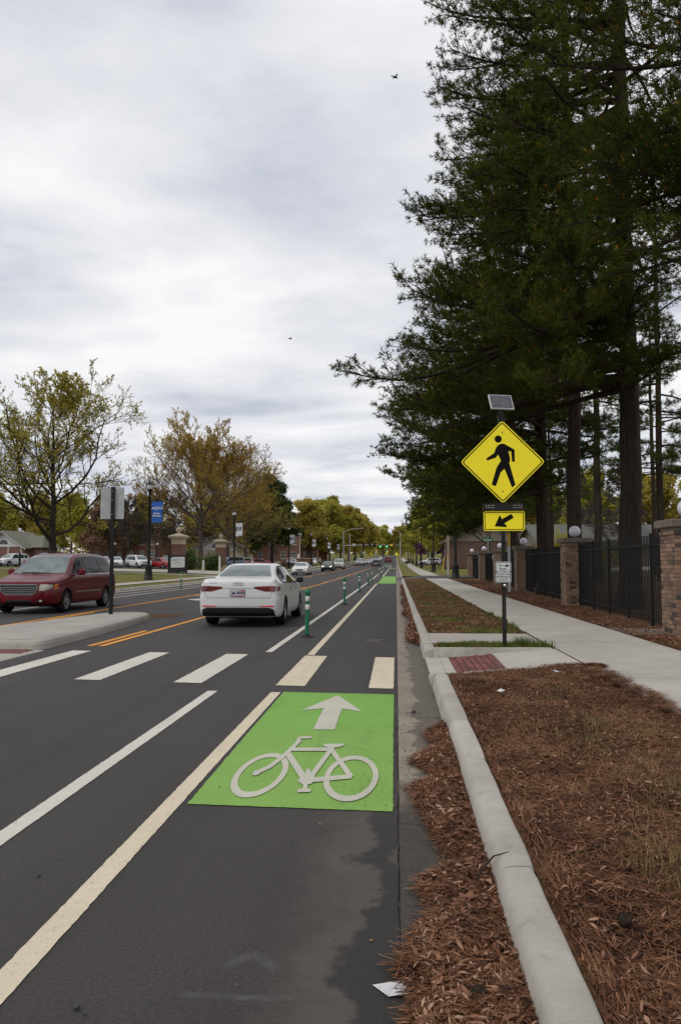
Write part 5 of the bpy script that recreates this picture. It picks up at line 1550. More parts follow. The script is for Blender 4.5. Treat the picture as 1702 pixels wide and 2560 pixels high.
# ------------------------------------------------------------------ vehicles
def paint(name, c, c2=None):
    m = M(name, c, c2 or tuple(x * 0.93 for x in c), 1.5, 0.35, 0.0, coat=0.55, spec=0.35)
    return m
P_WHITE = paint('white_car_paint', (0.66, 0.66, 0.65)); P_RED = M('maroon_car_paint', (0.125, 0.004, 0.011), (0.115, 0.004, 0.010), 1.5, 0.3, coat=0.22, spec=0.25)
P_SILVER = paint('silver_car_paint', (0.38, 0.39, 0.40)); P_BLACK = paint('black_car_paint', (0.012, 0.013, 0.017))
P_GREY = paint('grey_car_paint', (0.085, 0.09, 0.095)); P_BLUE = paint('blue_car_paint', (0.02, 0.09, 0.30)); P_CRIM = paint('red_car_paint', (0.30, 0.015, 0.02))
P_CREAM = paint('pale_truck_paint', (0.55, 0.53, 0.48)); P_TEAL = paint('steel_blue_car_paint', (0.10, 0.14, 0.19))
A_TAIL = M('tail_lamp_red', (0.16, 0.004, 0.006), (0.10, 0.003, 0.004), 12, 0.15, coat=0.8)
A_REFL = M('red_reflector', (0.75, 0.03, 0.012), (0.65, 0.02, 0.01), 10, 0.2)
A_HEAD = M('head_lamp_lens', (0.50, 0.48, 0.40), (0.30, 0.29, 0.26), 6, 0.15, coat=0.8)
A_AMBER = M('amber_lens', (0.62, 0.16, 0.015), (0.5, 0.12, 0.01), 6, 0.2)
A_LIT = M('lit_head_lamp', (0.9, 0.82, 0.6), (0.9, 0.82, 0.6), 4, 0.3, emit=(1.0, 0.86, 0.6), estr=2.0)
A_WELL = M('wheel_well', (0.006, 0.006, 0.006))
def crom(keys, n):
    """Catmull-Rom through rows of keys (monotone-ish), n samples per span"""
    K = np.array(keys, float)
    P = np.vstack([2 * K[0] - K[1], K, 2 * K[-1] - K[-2]])
    out = []
    for i in range(1, len(P) - 2):
        for k in range(n):
            t = k / n
            a, b, c, d = P[i - 1], P[i], P[i + 1], P[i + 2]
            m1 = (c - a) * 0.5 * 0.8; m2 = (d - b) * 0.5 * 0.8
            out.append((2 * t ** 3 - 3 * t ** 2 + 1) * b + (t ** 3 - 2 * t ** 2 + t) * m1 + (-2 * t ** 3 + 3 * t ** 2) * c + (t ** 3 - t ** 2) * m2)
    out.append(P[-2])
    return np.array(out)
def body_mesh(st, axles, rw, spans=4, arch=1.13):
    """st rows: y, z_low, z_belt, half width, z_top, half width at top"""
    S = crom(st, spans)
    rings = []
    for (y, zl, zs, wb, zt, wt) in S:
        h = zs - zl; g = max(0.004, zt - zs)
        half = [(0.0, zl), (wb * 0.80, zl), (wb * 0.93, zl + 0.025), (wb * 0.985, zl + 0.13 * h + .02), (wb * 1.0, zl + 0.40 * h), (wb * 0.997, zl + 0.62 * h), (wb * 0.978, zl + 0.70 * h), (wb * 0.985, zl + 0.80 * h), (wb * 0.972, zl + 0.93 * h), (wb * 0.945, zs),
                (wb * 0.945 + (wt - wb * 0.945) * 0.36, zs + g * 0.40), (wb * 0.945 + (wt - wb * 0.945) * 0.76, zs + g * 0.76), (wt, zs + g * 0.92), (wt * 0.88, zs + g * 0.975), (wt * 0.62, zs + g * 0.995), (wt * 0.3, zt), (0.0, zt + 0.006)]
        ring = [(x, y, z) for x, z in half] + [(-x, y, z) for x, z in reversed(half[1:-1])]
        rings.append(ring)
    n = len(rings[0]); vs = [p for r in rings for p in r]; fs = []
    for i in range(len(rings) - 1):
        for k in range(n):
            k2 = (k + 1) % n
            fs.append((i * n + k, i * n + k2, (i + 1) * n + k2, (i + 1) * n + k))
    fs += [tuple(range(n - 1, -1, -1)), tuple(range((len(rings) - 1) * n, len(rings) * n))]
    me = bpy.data.meshes.new('body'); me.from_pydata(vs, [], fs)
    bm = bmesh.new(); bm.from_mesh(me); bmesh.ops.recalc_face_normals(bm, faces=bm.faces[:]); bm.to_mesh(me); bm.free()
    me.materials.append(P_WHITE); me.materials.append(A_WELL)
    body = bpy.data.objects.new('body_tmp', me); col.objects.link(body)
    cut = MB()
    for ya in axles:
        for s in (-1, 1):
            a = [(ya + rw * arch * math.cos(t), rw + rw * arch * math.sin(t)) for t in np.linspace(0, 2 * math.pi, 29)[:-1]]
            x0, x1 = (0.52, 1.3) if s > 0 else (-1.3, -0.52)
            cut.prism(a, 'x', x0, x1)
    co = cut.build('cut_tmp', A_WELL)
    md = body.modifiers.new('b', 'BOOLEAN'); md.object = co; md.operation = 'DIFFERENCE'; md.solver = 'EXACT'; md.material_mode = 'TRANSFER'
    dg = bpy.context.evaluated_depsgraph_get()
    out = bpy.data.meshes.new_from_object(body.evaluated_get(dg))
    bvh = BVHTree.FromPolygons([Vector(v) for v in vs], fs)
    bpy.data.objects.remove(body); bpy.data.objects.remove(co)
    out.name = 'body'
    nrm = np.array([p.use_smooth for p in out.polygons])
    out.polygons.foreach_set('use_smooth', np.ones(len(out.polygons), bool))
    try:
        out.set_sharp_from_angle(angle=R(38))
    except Exception:
        pass
    return out, bvh
def patch(bvh, poly, axis, sgn, offs, mat, name, parent, cuts=3, mirror=False, fine=True):
    """a panel laid on the body: poly in (y,z) for axis x, in (x,z) for axis y"""
    bm = bmesh.new()
    vv = [bm.verts.new((p[0], p[1], 0)) for p in poly]
    bm.faces.new(vv); bmesh.ops.triangulate(bm, faces=bm.faces[:])
    bmesh.ops.subdivide_edges(bm, edges=bm.edges[:], cuts=cuts * (5 if cuts > 2 else 2), use_grid_fill=True)
    bad = False
    for v in bm.verts:
        a, b = v.co.x, v.co.y
        if axis == 'x': o, d = Vector((sgn * 4, a, b)), Vector((-sgn, 0, 0))
        elif axis == 'y': o, d = Vector((a, sgn * 6, b)), Vector((0, -sgn, 0))
        else: o, d = Vector((a, b, 4)), Vector((0, 0, -1))
        h, n, i, dist = bvh.ray_cast(o, d)
        if h is None:
            h = o + d * (4 if axis == 'x' else 6); bad = True
        v.co = h - d * offs
    bmesh.ops.recalc_face_normals(bm, faces=bm.faces[:])
    dv = Vector((sgn, 0, 0)) if axis == 'x' else Vector((0, sgn, 0)) if axis == 'y' else Vector((0, 0, 1))
    if sum((f.normal.dot(dv) for f in bm.faces)) < 0: bmesh.ops.reverse_faces(bm, faces=bm.faces[:])
    for f in bm.faces: f.smooth = True
    me = bpy.data.meshes.new(name); bm.to_mesh(me); me.materials.append(mat)
    o = link(bpy.data.objects.new(name, me), parent)
    if mirror:
        bmesh.ops.transform(bm, matrix=Matrix.Scale(-1, 4, Vector((1, 0, 0))), verts=bm.verts[:])
        bmesh.ops.reverse_faces(bm, faces=bm.faces[:])
        me2 = bpy.data.meshes.new(name); bm.to_mesh(me2); me2.materials.append(mat)
        link(bpy.data.objects.new(name, me2), parent)
    bm.free()
    return o
def wheel_meshes(r, w, spokes=5):
    ty = MB().lathe([(r * 0.66, -w / 2), (r * 0.93, -w / 2), (r * 0.985, -w * 0.40), (r, -w * 0.25), (r, w * 0.25), (r * 0.985, w * 0.40), (r * 0.93, w / 2), (r * 0.66, w / 2)], 26, cap=False)
    rm = MB().lathe([(r * 0.67, w * 0.46), (r * 0.63, w * 0.46), (r * 0.60, w * 0.1), (0.0001, w * 0.08)], 26, cap=False)
    for k in range(spokes):
        a = 2 * math.pi * k / spokes
        c, s = math.cos(a), math.sin(a)
        q = [(-0.035, 0.05), (0.035, 0.05), (0.025, r * 0.64), (-0.025, r * 0.64)]
        p = [(x * c - y * s, x * s + y * c) for x, y in q]
        rm.prism(p, 'z', w * 0.12, w * 0.43)
    rm.lathe([(0.07, w * 0.1), (0.07, w * 0.44), (0.0001, w * 0.45)], 12)
    out = []
    for mb, mt, nm in ((ty, A_TYRE, 'tyre'), (rm, A_RIM, 'rim')):
        # turn the axle from z to x
        mb.v = [(z, x, y) for x, y, z in mb.v]
        me = bpy.data.meshes.new(nm); me.from_pydata(mb.v, [], mb.f)
        me.polygons.foreach_set('use_smooth', mb.sm); me.materials.append(mt); out.append(me)
    return out
def add_wheels(car, axles, track, r, w, spokes):
    ty, rm = wheel_meshes(r, w, spokes)
    for ya in axles:
        for s in (1, -1):
            wl_ = bpy.data.objects.new('wheel', None); wl_.location = (s * track, ya, r); link(wl_, car)
            if s < 0: wl_.rotation_euler = (0, 0, math.pi)
            child_obj('tyre', ty, wl_); child_obj('rim', rm, wl_)
def new_car(name, st, axles, rw, track, tw, spokes=5, spans=4):
    me, bvh = body_mesh(st, axles, rw, spans)
    car = thing(name, (0, 0, 0), 'x', 'car')
    b = link(bpy.data.objects.new('body', me), car)
    add_wheels(car, axles, track, rw, tw, spokes)
    # dark floor pan so that no light leaks below
    MB().bev((0, (axles[0] + axles[1]) / 2, rw * 0.72), (1.1, abs(axles[0] - axles[1]) + 1.2, 0.10), 0.02).build('underbody', A_WELL, car)
    return car, bvh
def sx(poly): return [(-a, b) for a, b in poly]

SEDAN = [(-2.44, .40, .88, .76, .94, .70), (-2.41, .30, .95, .85, 1.03, .77), (-2.25, .22, .97, .905, 1.075, .79), (-1.95, .20, .97, .92, 1.09, .77), (-1.72, .19, .965, .92, 1.115, .67), (-1.30, .19, .955, .92, 1.275, .58), (-0.80, .19, .945, .92, 1.405, .57),
         (-0.25, .19, .94, .92, 1.43, .575), (0.25, .19, .93, .92, 1.405, .575), (0.55, .19, .925, .92, 1.335, .585), (0.95, .19, .92, .92, 1.14, .66), (1.22, .19, .91, .915, .995, .73), (1.55, .19, .88, .91, .955, .72), (1.95, .20, .80, .89, .865, .68), (2.18, .22, .70, .84, .755, .62), (2.27, .30, .60, .74, .64, .55), (2.30, .36, .54, .66, .57, .50)]
def sedan_parts(car, bvh, front=True, rear=True, lit=False):
    g = 0.017
    patch(bvh, [(-.62, 1.125), (.62, 1.125), (.55, 1.25), (.475, 1.375), (-.475, 1.375), (-.55, 1.25)], 'y', -1, g, A_SCREEN, 'rear_window', car, 4)
    patch(bvh, [(-.66, 1.02), (.66, 1.02), (.56, 1.20), (.49, 1.345), (-.49, 1.345), (-.56, 1.20)], 'y', 1, g, A_SCREEN, 'windscreen', car, 4)
    patch(bvh, [(-1.60, .966), (.98, .945), (.72, 1.10), (.42, 1.285), (.10, 1.36), (-.30, 1.37), (-.78, 1.355), (-1.20, 1.22), (-1.50, 1.06)], 'x', 1, .012, A_DARK, 'window_surround', car, 3, True)
    patch(bvh, [(-1.52, .992), (-.34, .975), (-.34, 1.34), (-.74, 1.33), (-1.16, 1.19), (-1.44, 1.06)], 'x', 1, g, A_GLASS, 'side_window', car, 3, True)
    patch(bvh, [(-.26, .975), (.86, .962), (.68, 1.10), (.40, 1.27), (.10, 1.335), (-.26, 1.34)], 'x', 1, g, A_GLASS, 'side_window', car, 3, True)
    for yy in (-.30, -1.12, .92):
        patch(bvh, [(yy - .006, .32), (yy + .006, .32), (yy + .006, .93), (yy - .006, .93)], 'x', 1, 0.002, A_DARK, 'door_gap', car, 2, True)
    patch(bvh, [(-.62, .80), (-.42, .80), (-.42, .835), (-.62, .835)], 'x', 1, 0.02, A_CHROME, 'door_handle', car, 1, True)
    patch(bvh, [(.28, .80), (.48, .80), (.48, .835), (.28, .835)], 'x', 1, 0.02, A_CHROME, 'door_handle', car, 1, True)
    for s in (1, -1):
        m_ = MB().bev((s * 1.0, .62, 1.0), (.17, .10, .135), .03).tube([(s * .86, .68, .94), (s * .98, .63, .96)], .02, 6); m_.build('door_mirror', A_DARK, car)
    if rear:
        patch(bvh, [(.36, .865), (.60, .80), (.83, .80), (.84, .90), (.80, .925), (.36, .905)], 'y', -1, .008, A_TAIL, 'tail_lamp', car, 3, True)
        patch(bvh, [(-2.38, .80), (-2.14, .84), (-2.16, .90), (-2.38, .925)], 'x', 1, .006, A_TAIL, 'tail_lamp', car, 2, True)
        patch(bvh, [(-.82, .25), (.82, .25), (.80, .40), (.70, .445), (-.70, .445), (-.80, .40)], 'y', -1, .006, A_DARK, 'rear_diffuser', car, 3)
        patch(bvh, [(-.80, .462), (.80, .462), (.80, .474), (-.80, .474)], 'y', -1, .007, A_CHROME, 'bumper_trim', car, 3)
        patch(bvh, [(.50, .462), (.80, .462), (.80, .492), (.50, .485)], 'y', -1, .010, A_REFL, 'reflector', car, 2, True)
        patch(bvh, [(-.70, .655), (.70, .655), (.70, .661), (-.70, .661)], 'y', -1, .004, A_DARK, 'trunk_gap', car, 3)
        patch(bvh, [(.69, .66), (.76, .80), (.765, .80), (.695, .655)], 'y', -1, .004, A_DARK, 'trunk_gap', car, 2, True)
        patch(bvh, [(-.36, .865), (.36, .865), (.36, .875), (-.36, .875)], 'y', -1, .006, A_CHROME, 'trunk_trim', car, 3)
    if front:
        patch(bvh, [(.40, .60), (.70, .66), (.66, .73), (.40, .67)], 'y', 1, .008, A_LIT if lit else A_HEAD, 'head_lamp', car, 2, True)
        patch(bvh, [(-.34, .48), (.34, .48), (.40, .60), (.34, .655), (-.34, .655), (-.40, .60)], 'y', 1, .006, A_DARK, 'grille', car, 3)
        patch(bvh, [(-.62, .30), (.62, .30), (.62, .40), (-.62, .40)], 'y', 1, .006, A_DARK, 'lower_grille', car, 3)
SUV = [(-2.20, .42, 1.00, .76, 1.08, .70), (-2.17, .34, 1.06, .86, 1.20, .74), (-2.08, .26, 1.06, .91, 1.42, .70), (-1.92, .24, 1.06, .92, 1.60, .66), (-1.6, .24, 1.05, .93, 1.66, .66), (-0.8, .24, 1.04, .93, 1.70, .66), (0.0, .24, 1.03, .93, 1.69, .66), (0.45, .24, 1.02, .93, 1.62, .67), (0.85, .24, 1.01, .93, 1.38, .72), (1.15, .24, 1.0, .925, 1.12, .78), (1.45, .24, .99, .92, 1.06, .78), (1.85, .25, .95, .90, 1.0, .76), (2.12, .28, .85, .85, .90, .70), (2.21, .34, .72, .78, .78, .64), (2.24, .42, .62, .70, .68, .56)]
def suv_parts(car, bvh, lit=False):
    g = 0.017
    patch(bvh, [(-.64, 1.20), (.64, 1.20), (.58, 1.56), (-.58, 1.56)], 'y', -1, g, A_GLASS, 'rear_window', car, 3)
    patch(bvh, [(-.70, 1.14), (.70, 1.14), (.58, 1.60), (-.58, 1.60)], 'y', 1, g, A_SCREEN, 'windscreen', car, 4)
    patch(bvh, [(-1.92, 1.12), (-1.28, 1.12), (-1.28, 1.56), (-1.80, 1.52)], 'x', 1, g, A_GLASS, 'side_window', car, 2, True)
    patch(bvh, [(-1.20, 1.11), (-.32, 1.10), (-.32, 1.59), (-1.20, 1.57)], 'x', 1, g, A_GLASS, 'side_window', car, 2, True)
    patch(bvh, [(-.24, 1.10), (.84, 1.08), (.42, 1.50), (.20, 1.58), (-.24, 1.59)], 'x', 1, g, A_GLASS, 'side_window', car, 2, True)
    for yy in (-.28, -1.24, .88):
        patch(bvh, [(yy - .006, .36), (yy + .006, .36), (yy + .006, 1.04), (yy - .006, 1.04)], 'x', 1, 0.002, A_DARK, 'door_gap', car, 2, True)
    for s in (1, -1):
        MB().bev((s * 1.02, .66, 1.12), (.18, .12, .17), .03).build('door_mirror', A_DARK, car)
    patch(bvh, [(.60, .85), (.82, .85), (.80, 1.12), (.68, 1.12)], 'y', -1, .008, A_TAIL, 'tail_lamp', car, 2, True)
    patch(bvh, [(-.84, .36), (.84, .36), (.84, .56), (-.84, .56)], 'y', -1, .008, A_DARK, 'rear_bumper', car, 2)
    patch(bvh, [(-.26, .70), (.26, .70), (.26, .84), (-.26, .84)], 'y', -1, .010, A_SIGNW, 'licence_plate', car, 1)
    patch(bvh, [(.44, .72), (.76, .76), (.72, .88), (.44, .86)], 'y', 1, .008, A_LIT if lit else A_HEAD, 'head_lamp', car, 2, True)
    patch(bvh, [(-.42, .66), (.42, .66), (.42, .84), (-.42, .84)], 'y', 1, .006, A_DARK, 'grille', car, 2)
    patch(bvh, [(-.66, .34), (.66, .34), (.66, .50), (-.66, .50)], 'y', 1, .006, A_DARK, 'lower_grille', car, 2)
    patch(bvh, [(-.42, .74), (.42, .74), (.42, .765), (-.42, .765)], 'y', 1, .012, A_CHROME, 'grille_bar', car, 2)
VAN = [(-2.52, .46, 1.06, .80, 1.14, .74), (-2.49, .36, 1.10, .90, 1.24, .78), (-2.42, .28, 1.10, .955, 1.40, .75), (-2.25, .24, 1.09, .97, 1.62, .70), (-1.95, .23, 1.085, .975, 1.705, .685), (-1.2, .23, 1.075, .98, 1.74, .685), (-0.4, .23, 1.065, .98, 1.745, .685), (0.15, .23, 1.055, .98, 1.715, .69), (0.55, .23, 1.045, .98, 1.60, .71), (1.0, .23, 1.035, .975, 1.34, .78), (1.36, .23, 1.02, .97, 1.115, .85), (1.62, .23, .99, .965, 1.055, .84), (2.0, .24, .93, .94, .985, .80), (2.30, .26, .89, .91, .95, .78), (2.46, .28, .86, .86, .915, .74), (2.54, .34, .81, .76, .865, .67)]

# --- the white sedan ahead, seen from behind
car, bv = new_car('sedan_car', SEDAN, (1.41, -1.41), .325, .80, .225, 5, 5)
sedan_parts(car, bv)
tag(car, 'white sedan driving away in the right lane, seen from behind', 'car')
pb_ = patch(bv, [(-.175, .685), (.155, .685), (.155, .84), (-.175, .84)], 'y', -1, .010, M('plate_frame', (.03, .03, .05)), 'licence_plate', car, 1)
patch(bv, [(-.165, .71), (.145, .71), (.145, .832), (-.165, .832)], 'y', -1, .0125, M('plate_face', (.50, .50, .55), (.42, .40, .46), 14, .4), 'plate_face', pb_, 1)
patch(bv, [(-.165, .692), (.145, .692), (.145, .709), (-.165, .709)], 'y', -1, .0125, M('plate_band', (.5, .08, .2)), 'plate_band', pb_, 1)
patch(bv, [(-.15, .74), (-.06, .74), (-.10, .80)], 'y', -1, .014, A_SIGNK, 'plate_emblem', pb_, 1)
patch(bv, [(.09, .81), (.145, .81), (.145, .832), (.05, .832)], 'y', -1, .0138, A_REFL, 'plate_corner', pb_, 1)
text_obj('HGSN', .085, A_SIGNK, pb_, (.055, -2.462, .77), sx=.82)
def badge_ring(cx, cz, r):
    n = 18; q = np.linspace(0, 2 * math.pi, n + 1)[:-1]
    return [(cx + r * math.cos(t), cz + r * math.sin(t)) for t in q]
for i in range(4):
    cx = -.083 + i * .055
    h, nn, _, _ = bv.ray_cast(Vector((cx, -6, .965)), Vector((0, 1, 0)))
    yb = (h.y if h else -2.42) - .012
    MB().ring(badge_ring(cx, .965, .037), badge_ring(cx, .965, .029), 'y', yb, yb + .006).build('badge_ring', A_CHROME, car)
text_obj('A4', .055, A_CHROME, car, (-.60, -2.405, .735), ext=.004, sx=1.2)
text_obj('quattro', .05, A_CHROME, car, (-.56, -2.43, .985), ext=.004, sx=1.2)
MB().prism([(-.72, 1.437), (-.60, 1.437), (-.70, 1.485), (-.72, 1.485)], 'x', -.012, .012).build('roof_fin', P_WHITE, car)
car.location = (-3.49, 18.28 + 1.41, bz(19) + .002)
sedan_proto = car

# --- the maroon minivan coming towards us
van, bv = new_car('minivan', VAN, (1.54, -1.54), .335, .84, .225, 7, 5)
paint_mesh(van.children[0], P_RED)
van.children[0].data = van.children[0].data
g = .010
patch(bv, [(-.80, 1.135), (.80, 1.135), (.72, 1.36), (.60, 1.665), (-.60, 1.665), (-.72, 1.36)], 'y', 1, g, A_SCREEN, 'windscreen', van, 4)
patch(bv, [(-.64, 1.26), (.64, 1.26), (.58, 1.60), (-.58, 1.60)], 'y', -1, g, A_GLASS, 'rear_window', van, 3)
patch(bv, [(.10, 1.12), (1.10, 1.10), (.62, 1.45), (.36, 1.60), (.10, 1.625)], 'x', -1, g, A_GLASS, 'side_window', van, 3, True)
patch(bv, [(-1.02, 1.13), (.0, 1.12), (.0, 1.635), (-1.02, 1.645)], 'x', -1, g, A_GLASS, 'side_window', van, 3, True)
patch(bv, [(-2.24, 1.15), (-1.12, 1.135), (-1.12, 1.645), (-1.95, 1.60)], 'x', -1, g, A_GLASS, 'side_window', van, 3, True)
patch(bv, [(-2.30, 1.096), (1.22, 1.075), (1.22, 1.098), (-2.30, 1.118)], 'x', -1, .008, A_CHROME, 'window_trim', van, 3, True)
patch(bv, [(-1.05, .56), (.98, .56), (.98, .605), (-1.05, .605)], 'x', -1, .012, A_CHROME, 'side_moulding', van, 3, True)
for yy in (.05, -1.07, 1.16):
    patch(bv, [(yy - .007, .34), (yy + .007, .34), (yy + .007, 1.09), (yy - .007, 1.09)], 'x', -1, .002, A_DARK, 'door_gap', van, 2, True)
for ya in (-.02, -.30):
    patch(bv, [(ya - .2, .93), (ya, .93), (ya, .965), (ya - .2, .965)], 'x', -1, .022, P_RED, 'door_handle', van, 1, True)
gr = patch(bv, [(-.40, .55), (.40, .55), (.50, .66), (.54, .82), (-.54, .82), (-.50, .66)], 'y', 1, .010, M('grille_gap', (.012, .014, .026)), 'grille', van, 3)
for i in range(4):
    z = .585 + i * .054; w = .40 + .10 * min(1, i / 2.5)
    patch(bv, [(-w, z), (w, z), (w + .004, z + .013), (-w - .004, z + .013)], 'y', 1, .020, A_CHROME, 'grille_bar', gr, 2)
for pl_ in ([(-.41, .535), (.41, .535), (.41, .553), (-.41, .553)], [(-.55, .812), (.55, .812), (.56, .836), (-.56, .836)], [(.40, .535), (.52, .66), (.50, .66), (.385, .55)], [(.52, .66), (.565, .836), (.54, .836), (.50, .66)], [(-.40, .535), (-.52, .66), (-.50, .66), (-.385, .55)], [(-.52, .66), (-.565, .836), (-.54, .836), (-.50, .66)]):
    patch(bv, pl_, 'y', 1, .022, A_CHROME, 'grille_frame', gr, 2)
patch(bv, [(.58, .66), (.74, .655), (.90, .72), (.88, .83), (.60, .84)], 'y', 1, .008, A_HEAD, 'head_lamp', van, 3, True)
patch(bv, [(2.02, .70), (2.30, .68), (2.30, .82), (2.08, .85)], 'x', -1, .008, A_AMBER, 'corner_lamp', van, 2, True)
patch(bv, [(-.36, .31), (.36, .31), (.36, .40), (-.36, .40)], 'y', 1, .006, A_DARK, 'lower_grille', van, 2)
patch(bv, [(.52, .32), (.76, .33), (.76, .42), (.52, .41)], 'y', 1, .006, A_DARK, 'fog_lamp_recess', van, 2, True)
patch(bv, [(.60, .345), (.68, .345), (.68, .40), (.60, .40)], 'y', 1, .012, A_HEAD, 'fog_lamp', van, 1, True)
patch(bv, [(-.86, .27), (.86, .27), (.86, .30), (-.86, .30)], 'y', 1, .006, A_DARK, 'chin_trim', van, 2)
for s in (1, -1):
    MB().bev((s * 1.09, .80, 1.17), (.22, .14, .19), .045).tube([(s * .93, .85, 1.10), (s * 1.04, .82, 1.12)], .03, 6).build('door_mirror', P_RED, van)
    MB().tube([(s * .62, -1.9, 1.73), (s * .62, -1.7, 1.775), (s * .62, -.2, 1.785), (s * .62, .0, 1.755)], .022, 6).build('roof_rail', A_DARK, van)
    MB().tube([(s * .15 - .25, 1.40, 1.135), (s * .15 + .35, 1.34, 1.16)], .012, 5).build('wiper', A_DARK, van)
patch(bv, [(.44, 1.20), (.58, 1.20), (.57, 1.25), (.44, 1.25)], 'y', 1, .008, M('sticker', (.55, .62, .50)), 'sticker', van, 1)
tag(van, 'maroon minivan coming toward the camera beside the median island', 'minivan')
van.location = (-10.52, 22.35 + 1.54, bz(24)); van.rotation_euler = (0, 0, math.pi)

# --- other traffic and parked cars, from a sedan and a sport utility mould
mo_s, bv = new_car('sedan_car', SEDAN, (1.41, -1.41), .325, .80, .225, 5, 2)
sedan_parts(mo_s, bv)
mo_u, bv = new_car('suv_car', SUV, (1.34, -1.34), .36, .80, .24, 5, 2)
suv_parts(mo_u, bv)
mo_ul, bv = new_car('suv_car', SUV, (1.34, -1.34), .36, .80, .24, 5, 2)
suv_parts(mo_ul, bv, True)
used = set()
def put_car(md, x, y, rz, pm, label, group, sc=(1, 1, 1), z=None):
    o = md if id(md) not in used else copy_tree(md)
    used.add(id(md))
    o.location = (x, y, (gz(x, y) if z is None else z)); o.rotation_euler = (0, 0, rz); o.scale = sc
    for ch in o.children:
        if ch.name.startswith('body'): paint_mesh(ch, pm)
    tag(o, label, 'car', group)
GT, GP = 'traffic on the road', 'cars in the parking lot'
PI = math.pi
put_car(mo_s, -10.6, 88.3, PI, P_WHITE, 'white sedan oncoming behind the sedan driving away', GT)
put_car(mo_ul, -10.1, 116.5, PI, P_BLACK, 'black oncoming car with lit headlamps', GT, (.97, 1, .88))
put_car(mo_u, -10.0, 138, PI, P_CREAM, 'pale oncoming utility vehicle just behind the black car', GT, (1.03, 1.1, 1.1))
put_car(mo_u, -8.9, 193, PI, P_SILVER, 'grey oncoming pickup-like vehicle below the signal arm', GT, (1.05, 1.1, 1.1))
put_car(mo_s, -8.0, 219, PI, P_SILVER, 'silver oncoming sedan right behind the grey vehicle', GT)
put_car(mo_u, -4.3, 170, 0, P_GREY, 'grey hatchback driving away in the far right lane', GT, (1, 1, .95))
put_car(mo_u, -2.9, 276, 0, P_CRIM, 'dark red truck far ahead at the signals', GT, (1.1, 1.2, 1.15))
for i, y in enumerate([240, 252, 266, 282, 300, 322, 348]):
    put_car([mo_s, mo_ul, mo_s, mo_u][i % 4], -7.6 + 0.006 * (y - 240), y, PI, [P_WHITE, P_SILVER, P_WHITE, P_GREY][i % 4], 'tiny far oncoming car, %s in the queue beyond the signals' % ('nearest' if i == 0 else ORD[i]), GT)
for i, y in enumerate([300, 325, 350]):
    put_car([mo_u, mo_s][i % 2], -2.7, y, 0, [P_CRIM, P_GREY, P_BLACK][i], 'tiny far car driving away, %s beyond the signals' % ('nearest' if i == 0 else ORD[i]), GT)
# parking lot
put_car(mo_u, -51.0, 101.5, PI - .35, P_WHITE, 'white parked sport utility left of the minivan roof', GP)
put_car(mo_u, -49.5, 108, PI - .3, P_BLUE, 'dark blue parked vehicle behind the white one at far left', GP, (1, 1, 1.1))
put_car(mo_s, -54.5, 102, PI - .35, P_BLUE, 'bright blue parked car at the left photo edge', GP, (1, 1, 1.1))
put_car(mo_s, -36.9, 101.5, PI + .35, P_WHITE, 'white parked sedan right of the median sign post', GP)
put_car(mo_u, -37.3, 109, PI + .3, P_GREY, 'dark parked vehicle behind the white sedan', GP, (1, 1, 1.02))
put_car(mo_u, -33.8, 101.5, PI + .75, P_WHITE, 'white boxy parked wagon left of the near street lamp', GP, (1, 1, .98))
put_car(mo_s, -39.5, 104, PI + .3, P_SILVER, 'silver parked car half hidden behind the median sign post', GP)
put_car(mo_s, -30.6, 101.5, PI + .9, P_CRIM, 'red parked sedan left of the welcome sign', GP)
put_car(mo_u, -33.0, 112, PI + .5, P_BLACK, 'black parked vehicle behind the boxy wagon', GP)
put_car(mo_u, -28.0, 122, 2.0, P_CRIM, 'dark red parked vehicle left of the farther gate pillar', GP)
put_car(mo_u, -26.0, 122, 2.2, P_TEAL, 'steel blue parked vehicle right of the farther gate pillar', GP)
put_car(mo_s, -24.2, 124, 2.2, P_WHITE, 'white parked car right of the farther gate pillar', GP, (1, 1, 1.1))
put_car(mo_s, -22.4, 124, 2.3, P_CRIM, 'red parked car above the white sedan roof', GP, (1, 1, 1.05))
put_car(mo_u, -23.0, 172, PI, P_SILVER, 'silver parked vehicle behind the third left lamp', GP)
put_car(mo_s, -21.0, 160, PI, P_SILVER, 'pale parked car left of the oncoming white sedan', GP)
put_car(mo_u, -18.9, 178, PI, P_WHITE, 'white parked vehicle by the fourth left lamp', GP)
put_car(mo_u, -21.5, 215, PI, P_SILVER, 'pale parked vehicle under the far left trees', GP)
put_car(mo_s, -18.4, 240, 2.0, P_SILVER, 'far parked car below the big olive tree', GP)
put_car(mo_u, 8.5, 192, 1.3, P_WHITE, 'white parked van-like vehicle behind the right street lamps', GP, (1, 1.1, 1))
put_car(mo_s, 10.5, 196, 1.3, P_BLUE, 'blue parked car behind the second right street lamp', GP)
put_car(mo_s, 7.8, 200, 1.3, P_SILVER, 'pale parked car behind the third right street lamp', GP)
